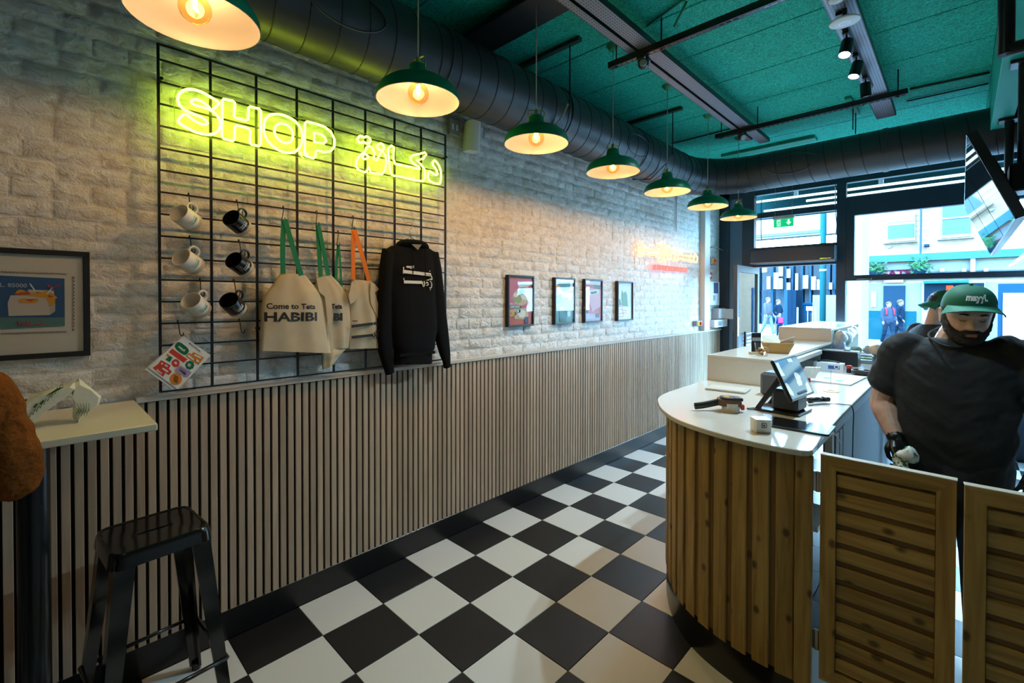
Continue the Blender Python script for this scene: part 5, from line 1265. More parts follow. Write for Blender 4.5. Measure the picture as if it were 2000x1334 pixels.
def mat_screen(name, base, seed):
    m, nt, b = _bsdf(name); N, L = nt.nodes, nt.links
    b.inputs['Roughness'].default_value = .06
    tc = N.new('ShaderNodeTexCoord'); v = N.new('ShaderNodeTexVoronoi'); v.inputs['Scale'].default_value = 16; v.distance = 'CHEBYCHEV'
    L.new(tc.outputs['Object'], v.inputs['Vector'])
    mx = N.new('ShaderNodeMix'); mx.data_type = 'RGBA'; mx.inputs[6].default_value = (*base, 1); mx.inputs[7].default_value = (.55, .62, .68, 1)
    q = N.new('ShaderNodeMath'); q.operation = 'GREATER_THAN'; q.inputs[1].default_value = .68; L.new(v.outputs['Color'], q.inputs[0]); L.new(q.outputs[0], mx.inputs[0])
    L.new(mx.outputs[2], b.inputs['Base Color']); L.new(mx.outputs[2], b.inputs['Emission Color']); b.inputs['Emission Strength'].default_value = .55
    return m
MB().box((.0091, -.155, -.095), (.0096, .155, .095)).xf(Ms).build('display', mat_screen('till_display', (.03, .12, .22), 1), t)
# card reader, small square white with logo mark
t = thing('card_reader', 'small white square card reader at the worktop edge', 'card reader', (1.905, 1.545, HC), (0, 0, .68))
MB().prism(rr((0, 0), (.033, 0), (0, .033), 5, .22), .004, .058).build('stand_body', mat('reader_white', (.80, .79, .74), .3), t, smooth=True, ang=40)
MB().prism(rr((0, 0), (.030, 0), (0, .030), 5, .22), 0, .004).build('foot', GREYP, t)
V = [(-.033, -.033, .058), (.033, -.033, .058), (.033, .033, .058), (-.033, .033, .058)]
mk = MB(); fr_ = lambda p, q, l: (p, -.0332-l, q+.034)
def ring_poly(mb, a, b_):
    A = rr((0, 0), (a, 0), (0, a), 5, .3); B = rr((0, 0), (b_, 0), (0, b_), 5, .3); n = len(A)
    mb.add([fr_(p, q, .0004) for p, q in A]+[fr_(p, q, .0004) for p, q in B], [(k, (k+1) % n, n+(k+1) % n, n+k) for k in range(n)])
ring_poly(mk, .0105, .0078); mk.add([fr_(p, q, .0004) for p, q in rr((0, 0), (.0035, 0), (0, .0035), 4, .3)], [tuple(range(16))]); mk.build('logo_mark', BLKINK, t)
MB().box((-.0335, -.02, .012), (-.0332, -.0185, .05)).build('card_slot', BLKINK, t)
# tablet with charging lead
t = thing('tablet', 'black tablet lying flat at the worktop edge with white charging lead', 'tablet', (2.005, 1.742, HC), (0, 0, .02))
MB().prism(rr((0, 0), (.125, 0), (0, .092), 5, .12), 0, .009).build('body', BLKPL, t, smooth=True, ang=40)
MB().prism(rr((0, 0), (.112, 0), (0, .080), 4, .05), .0091, .0095).build('screen', GLOSSBLK, t)
MB().tube(smooth_poly([(.122, -.05, .005), (.145, -.055, .003), (.165, -.05, -.05), (.16, -.02, -.2), (.15, .02, -.4)], 5), .0018, 6).build('charging_lead', WHITE, t, smooth=True)
# metal receipt spike, spiral hook, black cable
t = thing('receipt_spike', 'metal receipt spike with coiled base on the worktop', 'spike', (1.945, 2.81, HC))
MB().tube(smooth_poly([(0, 0, .13), (0, 0, .003), (.02, .0, .003), (.035, .03, .003), (0, .055, .003), (-.035, .03, .003), (-.02, -.01, .003), (.02, -.03, .003), (.05, 0, .003)], 5), .0014, 6).build('wire', CHROME, t, smooth=True)
MB().lathe([(.02, 0), (.045, 0), (.045, .004), (.02, .004), (.02, 0)], n=20).build('base_ring', BRASS, t, smooth=True, ang=40)
o = MB().tube(smooth_poly([(1.94, 2.25, HC+.004), (2.0, 2.35, HC+.004), (2.07, 2.40, HC+.004), (2.112, 2.40, HC-.01), (2.114, 2.40, HC-.15), (2.112, 2.39, HC-.45)], 5), .0028, 6).build('black_cable', BLKPL, None, smooth=True); tag(o, 'thin black cable running over the inner worktop edge', 'cable')
t = thing('scanner_handset', 'black handheld scanner lying behind the till terminal', 'scanner', (1.95, 2.38, HC), (0, 0, .9))
MB().tube([(-.05, 0, .014), (.0, 0, .016), (.05, 0, .013)], [.014, .015, .011], 10).build('grip', BLKPL, t, smooth=True); MB().box((.04, -.02, .004), (.075, .02, .03), .006).build('head', BLKPL, t)
o = MB().tube(smooth_poly([(1.73, 1.93, HC+.006), (1.77, 1.99, HC+.006), (1.81, 2.03, HC+.006)], 5), .0035, 6).tube(smooth_poly([(1.735, 1.925, HC+.006), (1.79, 1.96, HC+.005), (1.83, 2.0, HC+.006)], 5), .0035, 6).build('till_cable', BLKPL, None, smooth=True); tag(o, 'pair of black leads between tape gun and till terminal', 'cable')
# receipt printer (dark grey) behind the terminal
t = thing('receipt_printer', 'dark grey receipt printer tucked behind the till against the shelf', 'printer', (1.72, 2.46, HC), (0, 0, 0))
MB().box((-.06, -.075, 0), (.08, .075, .135), .014).build('casing', mat('printer_grey', (.09, .09, .10), .4), t); MB().box((-.04, -.06, .1352), (.05, .06, .138), .002).build('lid', BLKPL, t)
# wrapping paper sheets, box, black crate, pan
t = thing('paper_stack', 'stack of white printed wrapping paper on the worktop', 'paper', (1.86, 3.36, HC), (0, 0, -.06))
for k in range(3): MB().box((-.14+.004*k, -.24, .001+.003*k), (.15+.004*k, .24, .0032+.003*k)).build('sheet', PAPERW, t)
for x, y in ((-.02, -.05), (.07, -.12)): MB().box((x-.02, y-.03, .0095), (x+.02, y+.03, .0099)).build('green_print', mat('mint_ink', (.15, .50, .32), .6), t)
t = thing('glove_box', 'white and blue carton of disposable gloves on the worktop', 'carton', (1.765, 3.80, HC), (0, 0, .05))
MB().box((-.10, -.05, 0), (.10, .05, .066), .002).build('carton', mat('carton_white', (.72, .75, .78), .5), t); MB().box((.0, -.0507, .022), (.075, -.0502, .05)).build('blue_label', mat('blue_ink', (.03, .10, .35), .5), t)
MB().lathe([(.011, 0), (.016, 0)], n=18, axis='y').xf(Matrix.Translation((.055, -.0512, .04))).build('round_logo', PAPERW, t); MB().lathe([(.012, 0), (.018, 0)], n=18, axis='x').xf(Matrix.Translation((.1006, .0, .034))).build('round_logo', mat('blue_ink', (.03, .10, .35), .5), t)
MB().tube(smooth_poly([(-.08, 0, .068), (-.03, 0, .082), (.03, 0, .078), (.07, 0, .069)], 4), .006, 6).build('glove_cuff', BLKPL, t, smooth=True)
t = thing('black_crate', 'black plastic box standing on the worktop behind the glove carton', 'box', (1.765, 4.28, HC), (0, 0, -.05))
MB().box((-.135, -.06, 0), (.135, .06, .118), .006).build('crate_body', BLKPL, t); MB().box((-.132, -.057, .118), (.132, .057, .128), .004).build('lid', mat('lid_grey', (.55, .57, .58), .4), t); MB().box((.03, -.02, .128), (.075, .02, .134), .002).build('clip', BLKPL, t)
t = thing('red_bottle', 'small bottle with red cap beside the glove carton', 'bottle', (1.90, 3.78, HC))
MB().lathe([(0, 0), (.018, 0), (.018, .03), (.013, .035), (0, .035)], n=14).build('bottle', BLKPL, t, smooth=True, ang=40); MB().lathe([(.0, .035), (.018, .035), (.018, .058), (0, .06)], n=14).build('cap', REDP, t, smooth=True, ang=40)
t = thing('frying_pan', 'black round pan base lying on the worktop by the staff edge', 'pan', (1.985, 3.72, HC))
MB().lathe([(0, 0), (.04, 0), (.06, .012), (.066, .036), (.060, .038), (.054, .030), (0, .028)], n=28).build('pan', BLKPL, t, smooth=True, ang=40); MB().box((-.02, -.04, .03), (.02, .0, .042), .003).build('clasp', GUNB, t)
t = thing('napkin_holder', 'red carton full of folded napkins under the shelf edge', 'napkins', (1.74, 3.10, HC), (0, 0, .3))
MB().box((-.035, -.03, .0), (.035, .03, .085), .002).build('red_carton', REDP, t)
for k in range(4): MB().add([(-.02+.02*k, -.035, .03), (.0+.02*k, -.04, .03), (.03+.02*k, -.055, .11), (.0+.02*k, -.06, .105), (-.02+.02*k, -.02, .03), (.0+.02*k, -.02, .03), (.03+.02*k, -.045, .112), (.0+.02*k, -.05, .108)], [(0,1,2,3), (7,6,5,4), (0,4,5,1), (1,5,6,2), (2,6,7,3), (3,7,4,0)]).build('napkin', PAPERW, t)
# things on the lower shelf: basket, cup of biscuits, phone stand
zs = 1.25
t = thing('bread_basket', 'woven paper-lined basket on the lower raised shelf', 'basket', (1.56, 3.14, zs), (0, 0, .3))
WICK = mat('wicker', (.50, .27, .08), .7, bump=.8, bscale=160, stretch=(1, 1, 3), bdist=.004)
n = 24; V = []; R_ = rr((0, 0), (1, 0), (0, .72), 6, .5); n = len(R_)
for k, z in ((.072, 0), (.082, .02), (.098, .055), (.106, .078), (.102, .080), (.094, .055), (.075, .012)): V += [(p*k, q*k, z) for p, q in R_]
MB().add(V, [(i*n+k, i*n+(k+1) % n, (i+1)*n+(k+1) % n, (i+1)*n+k) for i in range(6) for k in range(n)]+[tuple(range(n)), tuple(range(6*n, 7*n))]).build('basket_body', WICK, t, smooth=True, ang=40)
for pts in ([(-.09, -.05, .05), (.04, .03, .05), (.0, .06, .12), (-.10, -.01, .128)], [(.0, -.03, .055), (.10, .04, .055), (.11, .01, .125), (.02, -.045, .09)]):
    P = [Vector(p) for p in pts]; nn = (P[1]-P[0]).cross(P[2]-P[0]).normalized()*.002
    MB().add(P+[p+nn for p in P], [(0,1,2,3), (7,6,5,4), (0,4,5,1), (1,5,6,2), (2,6,7,3), (3,7,4,0)]).build('paper_liner', mat('liner_paper', (.72, .70, .58), .7), t)
t = thing('biscuit_cup', 'clear plastic cup of brown biscuits next to the basket', 'cup', (1.535, 2.87, zs))
MB().lathe([(0, .002), (.034, .002), (.036, .006), (.048, .088), (.051, .090)], n=28).build('cup', mat_glass('clear_plastic', (.95, .96, .96), fres=1.35), t, smooth=True, ang=40)
BIS = mat('biscuit', (.48, .26, .09), .8, var=.3, vscale=60)
for k in range(9): a = 2.4*k; MB().ball((.02*math.cos(a)*(k % 3 > 0), .02*math.sin(a)*(k % 3 > 0), .014+.007*k*.75), .013, 8, 6, (1, 1, .7)).build('biscuit', BIS, t, smooth=True)
t = thing('menu_holder', 'black card on a small wooden stand on the lower raised shelf', 'menu stand', (1.475, 2.945, zs), (0, 0, .65))
MB().box((-.045, -.018, 0), (.045, .018, .018), .002).build('wood_block', mat('block_wood', (.55, .42, .24), .6), t)
MB().box((-.032, -.003, .010), (.032, .003, .155), .0015).build('card', BLKPL, t); MB().box((-.03, -.0036, .095), (.03, -.0031, .12)).build('grey_band', GREYP, t)
# white carrier bags stuffed under the high shelf, trays of food beyond
rnd = random.Random(5)
BAGW = mat('carrier_bag_white', (.78, .80, .82), .4, bump=.4, bscale=50, bdist=.01)
def crumple(name, lab, c, r, m, sc=(1, 1, 1), seed=0, cat='bag', grp=None):
    rn = random.Random(seed); mb = MB().ball((0, 0, 0), r, 18, 12, sc)
    mb.v = [tuple(Vector(p)*(1+.28*noise.noise(Vector(p)/r*1.6+Vector((seed*3.7, 0, 0)))+.13*noise.noise(Vector(p)/r*4+Vector((seed, 9, 0))))) for p in mb.v]
    o = mb.build(name, m, None, smooth=True); o.location = c; return tag(o, lab, cat, grp)
cbag = [((1.71, 4.62, 1.285), .062, 'first carrier bag, by the blue print, under the high shelf'), ((1.72, 4.78, 1.270), .068, 'second white carrier bag spilling from under the high shelf'), ((1.71, 4.96, 1.275), .062, 'third white carrier bag spilling from under the high shelf'),
        ((1.70, 5.14, 1.292), .056, 'fourth white carrier bag spilling from under the high shelf'), ((1.69, 5.32, 1.30), .05, 'fifth white carrier bag under the high shelf'), ((1.69, 5.52, 1.305), .05, 'farthest white carrier bag under the high shelf')]
for k, (c, r, lab) in enumerate(cbag): crumple('carrier_bag', 'white plastic '+lab if 'white' not in lab else lab, c, r*.92, BAGW, (1, 1.15, 1.0), k+1, 'bag', 'white carrier bags under the high shelf')
crumple('paper_bag', 'brown paper bag poking out under the near end of the high shelf', (1.69, 4.68, 1.315), .045, mat('kraft_paper', (.48, .30, .14), .7), (1, 1, .9), 21, 'bag')
crumple('carrier_bag', 'blue and white carrier bag at the near end under the high shelf', (1.70, 4.58, 1.20), .062, mat('carrier_bag_blue', (.10, .26, .62), .4, var=.9, vscale=14, col2=(.75, .78, .82)), (1, .8, 1.25), 22, 'bag')
t = thing('food_trays', 'steel bain marie well with food trays set along the far worktop', 'food trays', (1.86, 5.15, HC))
MB().box((-.16, -.62, 0), (.21, .80, .03), .004).build('well_frame', STEEL, t)
for k in range(5): MB().box((-.13, -.56+.27*k, .030), (.16, -.33+.27*k, .036), .003).build('tray_rim', CHROME, t); 
for k in range(5): MB().box((-.11, -.54+.27*k, .034), (.14, -.35+.27*k, .040), .004).build('tray_food', mat(['chopped_herbs', 'pickles', 'hummus', 'cabbage', 'tomato'][k], [(.20, .28, .06), (.45, .12, .2), (.62, .5, .3), (.5, .52, .4), (.45, .1, .05)][k], .7, bump=.8, bscale=80), t)
crumple('lettuce_pile', 'pale heap of shredded lettuce on the far tray', (1.80, 4.85, 1.16), .045, mat('lettuce', (.55, .56, .38), .7), (1.1, 1, .7), 31, 'food')
crumple('onion_pile', 'greyish heap of sliced onion on the far tray', (1.90, 4.88, 1.165), .05, mat('onion', (.55, .57, .55), .7), (1, 1, .8), 32, 'food')
crumple('wrapped_loaf', 'round flat breads in a clear bag on the staff worktop', (2.02, 4.45, 1.20), .075, mat('flatbread', (.68, .58, .40), .6, var=.3, vscale=12), (1, .9, .75), 33, 'bread')
t = thing('steel_pot', 'small steel pot under the bagged breads', 'pot', (2.03, 4.40, HC)); MB().lathe([(0, 0), (.055, 0), (.058, .085), (.055, .087), (.052, .006), (0, .005)], n=24).build('pot', STEEL, t, smooth=True, ang=40); MB().tube([(.057, 0, .06), (.085, 0, .07), (.085, .02, .07), (.057, .02, .06)], .004, 6).build('handle', STEEL, t, smooth=True)

# ------------------------------------------------------------------ row of televisions on ceiling poles
A = Vector((2.533, 0, 2.575)); B = Vector((2.728, 0, 2.075))
SCRN = mat('tv_glass', (.006, .008, .010), .025, spec=.8)
up_ = (A-B).normalized(); nrm = Vector((-up_.z, 0, up_.x)); nrm = nrm if nrm.x < 0 else -nrm
def tvp(s, y, d): q = B+up_*s-nrm*d; return (q.x, y, q.z)
for k in range(3):
    ya = 3.04+.965*k; yb = ya+.955; H_ = (A-B).length
    t = thing('television', ['black television nearest the camera in the overhead row', 'black television in the middle of the overhead row', 'black television at the far end of the overhead row'][k], 'television', (0, 0, 0), group='overhead menu televisions')
    def tb(s0, s1, a, b_, d0, d1): 
        V = [tvp(s, y, d) for d in (d0, d1) for s, y in ((s0, a), (s1, a), (s1, b_), (s0, b_))]
        return MB().add(V, [(0,1,2,3), (7,6,5,4), (0,4,5,1), (1,5,6,2), (2,6,7,3), (3,7,4,0)])
    tb(0, H_, ya, yb, .002, .048).build('casing', BLKPL, t); tb(.012, H_-.010, ya+.010, yb-.010, 0, .003).build('screen', SCRN, t)
    tb(0, .010, ya, yb, -.001, .01).build('silver_bezel', CHROME, t); tb(.12, H_-.12, ya+.25, yb-.25, .048, .08).build('rear_housing', BLKPL, t)
for y, lab in ((3.35, 'black ceiling pole with bracket behind the nearest television'), (4.55, 'black ceiling pole with bracket behind the middle television')):
    t = thing('ceiling_pole', lab, 'pole', (2.775, y, 0))
    MB().tube([(0, 0, 2.30), (0, 0, 3.48)], .026, 16).build('pole', BLKM, t, smooth=True, ang=40); MB().box((-.06, -.06, 3.0), (.06, .06, 3.03), .004).build('collar', BLKM, t)
    MB().box((-.06, -.10, 2.26), (.02, .10, 2.42), .01).build('tilt_bracket', BLKM, t)
t = thing('drain_pipe', 'thick black pipe rising beside the green bulkhead at the right', 'pipe', (2.655, 2.35, 0))
MB().tube([(0, 0, 2.72), (0, 0, 3.458)], .028, 16).build('pipe', BLKM, t, smooth=True, ang=40); MB().tube([(0, 0, 3.10), (0, 0, 3.14)], .036, 16).build('pipe_clip', mat('clip_grey', (.10, .11, .13), .35), t, smooth=True, ang=40)
MB().tube([(0, 0, 2.74), (.20, 0, 2.74)], .028, 16).build('elbow', BLKM, t, smooth=True, ang=40)
# kitchen side: extraction hood, back bench
t = thing('extraction_hood', 'stainless extraction hood beyond the televisions at the right', 'hood', (2.86, 3.6, 1.98))
MB().prism([(0, 0), (1.3, 0), (1.3, .55), (.45, .55)], 0, 2.3, lambda p, q, l: (p, l, q)).build('canopy', STEEL, t); MB().box((-.01, 0, -.03), (.02, 2.3, .0)).build('lip', STEEL, t)
t = thing('back_bench', 'stainless steel kitchen bench along the right side', 'bench', (2.95, 3.3, 0))
MB().box((0, 0, .88), (1.2, 2.9, .92), .004).build('bench_top', STEEL, t); MB().box((.06, .05, .30), (1.15, 2.85, .33)).build('under_shelf', STEEL, t)
for x in (.05, 1.1):
    for y in (.08, 2.8): MB().tube([(x, y, 0), (x, y, .88)], .02, 10).build('leg', STEEL, t, smooth=True, ang=40)
for k, (y, c_) in enumerate(((.5, (.05, .16, .42)), (1.1, (.7, .72, .74)), (1.7, (.3, .05, .1)))): 
    o = MB().box((3.02, 3.3+y, .92), (3.30, 3.3+y+.3, 1.08), .01).build('storage_tub', mat('tub_%d' % k, c_, .4)); tag(o, ['dark blue storage tub on the kitchen bench', 'white storage tub on the kitchen bench', 'maroon storage tub on the kitchen bench'][k], 'tub')
# ------------------------------------------------------------------ people
def mat_skin(name, c):
    return mat(name, c, .5, var=.18, vscale=30, col2=(c[0]*.86, c[1]*.74, c[2]*.68), bump=.08, bscale=250, bdist=.002)
SKIN = mat_skin('skin', (.64, .45, .36)); SKINP = mat_skin('skin_pale', (.62, .42, .33))
HAIR = mat('dark_hair', (.016, .011, .009), .65, bump=.9, bscale=420, bdist=.006)
TEE = mat('black_tshirt', (.012, .015, .018), .85, var=.2, vscale=10, bump=.35, bscale=14, bdist=.02)
JEAN = mat('dark_jeans', (.020, .022, .026), .85, bump=.3, bscale=200, bdist=.002)
CAPG = mat('cap_green', (.0, .115, .062), .75, bump=.2, bscale=300, bdist=.002); CAPB = mat('cap_brim_green', (.015, .20, .13), .7, bump=.2, bscale=300, bdist=.002)
GLOVE = mat('black_glove', (.012, .013, .015), .22, bump=.3, bscale=120, bdist=.003)
I = lambda x, xs, ys: float(np.interp(x, xs, ys))
HH = .235
def head_pt(a, t, off=0., plain=False):
    """point on the head: a angle from the face front (0) round to the back, t chin 0 to crown 1"""
    w_ = I(t, [0,.03,.1,.2,.35,.5,.65,.8,.92,.975,1], [.012,.034,.055,.067,.073,.076,.078,.073,.050,.026,0])
    f = I(t, [0,.03,.1,.2,.3,.42,.5,.58,.75,.88,.96,1], [.060,.084,.095,.096,.096,.093,.089,.095,.091,.068,.036,0])
    b_ = I(t, [0,.1,.25,.4,.6,.75,.9,.97,1], [.0,.02,.055,.088,.102,.098,.064,.03,0])
    ca, sa = math.cos(a), math.sin(a)
    x = w_*math.copysign(abs(sa)**.9, sa); y = -(f if ca > 0 else b_)*math.copysign(abs(ca)**.9, ca)
    z = (t-.45)*HH
    if not plain and ca > 0:
        ax = abs(x); d = 0.
        d += I(t, [.30,.335,.37,.42,.50,.57], [0,.019,.025,.016,.006,0])*math.exp(-(x/I(t, [.3,.37,.45,.6], [.018,.016,.011,.010]))**2)
        d += (.005*math.exp(-((t-.243)/.020)**2)+.006*math.exp(-((t-.190)/.018)**2)-.003*math.exp(-((t-.217)/.007)**2))*math.exp(-(x/.024)**4)
        d += -.011*math.exp(-((ax-.032)/.017)**2-((t-.515)/.045)**2)+.0075*math.exp(-((ax-.032)/.012)**2-((t-.495)/.032)**2)
        d += .005*math.exp(-((t-.58)/.025)**2-((ax-.03)/.025)**2)+.005*math.exp(-((t-.07)/.04)**2-(x/.022)**2)+.004*math.exp(-((ax-.047)/.018)**2-((t-.36)/.06)**2)
        y -= d
    p = Vector((x, y, z))
    if off:
        n = Vector((x/max(w_, .02)**2, y/max(f if ca > 0 else b_, .02)**2, (t-.5)*16 if (t > .8 or t < .1) else 0)); n.normalize(); p += n*off
    return p
def head_mesh(nu=64, nv=56):
    ts = [j/nv for j in range(nv+1)]
    mb = MB(); vs = [head_pt(2*PI*k/nu-PI, t) for t in ts for k in range(nu)]
    mb.add(vs, [(j*nu+k, j*nu+(k+1) % nu, (j+1)*nu+(k+1) % nu, (j+1)*nu+k) for j in range(nv) for k in range(nu)]+[tuple(range(nu))])
    return mb
def ear_mesh(s):
    c = head_pt(s*1.62, .47); mb = MB()
    rings = []
    for k in range(15):
        a = 2*PI*k/14; r = 1-.12*math.cos(a)
        rings.append(c+Vector((s*(.010+.004*math.sin(a)), .006+.015*math.cos(a)*r, .032*math.sin(a)*r)))
    mb.tube(rings[:-1], .0055, 7, closed=True)
    mb.ball(c+Vector((s*.004, .006, 0)), .02, 10, 8, (.35, .62, 1.25))
    return mb
def shell(mask, off, nu=72, nv=60, t1=1.0, rough=0.):
    """hair or beard grown out of the head where mask(a, t) > 0"""
    mb = MB(); idx = {}; fs = []
    def vid(j, k):
        k %= nu
        if (j, k) not in idx:
            a = 2*PI*k/nu-PI; t = t1*j/nv; m = max(0., min(1., mask(a, t)))
            q = head_pt(a, t, .0015+off*m+rough*m*(noise.noise(head_pt(a, t)*90))); idx[(j, k)] = len(mb.v); mb.v.append(tuple(q))
        return idx[(j, k)]
    for j in range(nv):
        for k in range(nu):
            a = 2*PI*(k+.5)/nu-PI; t = t1*(j+.5)/nv
            if mask(a, t) > 0: fs.append((vid(j, k), vid(j, k+1), vid(j+1, k+1), vid(j+1, k)))
    mb.f = fs; mb.mi = [0]*len(fs); return mb
def sm(e0, e1, x): u = max(0., min(1., (x-e0)/(e1-e0))); return u*u*(3-2*u)
def beard_mask(a, t):
    a = abs(a)
    if a > 1.72: return 0
    lim = I(a, [0,.22,.34,.5,.75,1.0,1.25,1.5,1.72], [.318,.318,.30,.275,.30,.36,.46,.58,.58])
    m = sm(0, .05, lim-t)
    if a > 1.25: m *= sm(0, .12, t-I(a, [1.25,1.72], [.0,.30]))
    if a < .24 and .180 < t < .256: 
        e = min(abs(t-.168), abs(t-.268), (.30-a)*.3); m = 0
    return m
def hair_mask(a, t):
    a = abs(a)
    lo = I(a, [0,.9,1.3,1.6,2.0,2.6,3.2], [.80,.78,.60,.52,.42,.34,.32]); return sm(0, .05, t-lo)
def cap_parts(root, M, txt=True, back=False):
    q = Matrix.Rotation(PI, 4, 'Z') if back else Matrix.Identity(4)
    tl = lambda a: .64+.12*math.cos(a) if not back else .59+.10*math.cos(a)
    def dome(u, v, o=.011):
        a = 2*PI*u-PI; p = head_pt(a, tl(a), o, True); zt = .55*HH+.016+(o-.011)
        q_ = v*PI/2; r = math.cos(q_)**.72*(1+.03*math.sin(2*q_)); return Vector((p.x*r, p.y*r+.008*(1-r), p.z+(zt-p.z)*math.sin(q_)))
    mb = MB().grid(lambda u, v: dome(u, v), 48, 14, True); mb.grid(lambda u, v: dome(u, v, .007), 48, 14, True)
    c = mb.xf(M).build('cap', CAPG, root, smooth=True)
    s0 = PI if back else 0
    def brim(u, v, z=0.):
        a = s0+(u-.5)*2.3; b_ = dome(((a+PI)/(2*PI)) % 1., .03); d = Vector((math.sin(a)*.45, -math.cos(a), 0)).normalized()
        ln = (.046 if back else .064)*math.cos((u-.5)*2.5)**.6
        return b_+d*ln*v+Vector((0, 0, -.006*v*v-.030*v*(abs(u-.5)*2)**2+z-(.034*v if back else 0)))
    mb = MB().grid(lambda u, v: brim(u, v), 22, 6); mb.grid(lambda u, v: brim(u, v, .0035), 22, 6)
    mb.xf(M).build('cap_brim', CAPB, c, smooth=True)
    MB().ball(dome(.5, 1.0)+Vector((0, 0, .002)), .007, 10, 6).xf(M).build('cap_button', CAPG, c, smooth=True)
    if txt:
        def wp(u, v):
            a = s0+u/.098; p = dome(((a+PI)/(2*PI)) % 1., .36+v/.085, .0125); return M @ p
        text('cap_lettering', 'mayyil', .030, (0,0,0), (1,0,0), (0,1,0), WHTINK, c, warp=wp, bold=.05)
    return c
def hand_parts(o, y, z, curl, spread=0., thumb=.6, side=1, r=.0092):
    """hand meshes: o wrist, y along the fingers, z back of the hand; side +1 thumb towards +x"""
    y = Vector(y).normalized(); z = Vector(z); z = (z-y*z.dot(y)).normalized(); x = y.cross(z)*side; o = Vector(o)
    P = lambda a, b_, c_: o+x*a+y*b_+z*c_
    out = [loft([(P(0, -.015, 0), .026, .021, 2.4, x, z), (P(0, .01, 0), .031, .020, 2.6, x, z), (P(.002, .045, .002), .041, .019, 2.8, x, z), (P(.0, .085, .002), .042, .016, 2.8, x, z), (P(0, .098, 0), .038, .011, 2.4, x, z)], 16)]
    L_ = [(.036, .024, .020), (.043, .028, .022), (.040, .026, .022), (.030, .020, .018)]
    for i, (bx, by) in enumerate(((.031, .088), (.011, .095), (-.011, .091), (-.031, .083))):
        p = P(bx, by-.012, 0); pts = [p]; ang = 0; rad = [r*1.12]
        for k in range(3):
            ang += curl[k]*(1+.06*i); d = y*math.cos(ang)-z*math.sin(ang)+x*spread*(1.5-i)*.4; d.normalize()
            p = p+d*(L_[i][k]+(.012 if k == 0 else 0)); pts.append(p); rad.append(r*(1.0-.09*(k+1)))
        out.append(limb(pts, rad, 8, 3))
    tp = [P(.026, .015, -.004), P(.046, .040, -.014), P(.050-.01*thumb, .070, -.022-.02*thumb), P(.044-.025*thumb, .092, -.030-.02*thumb)]
    out.append(limb(tp, [r*1.35, r*1.25, r*1.1, r*.9], 8, 3))
    return out

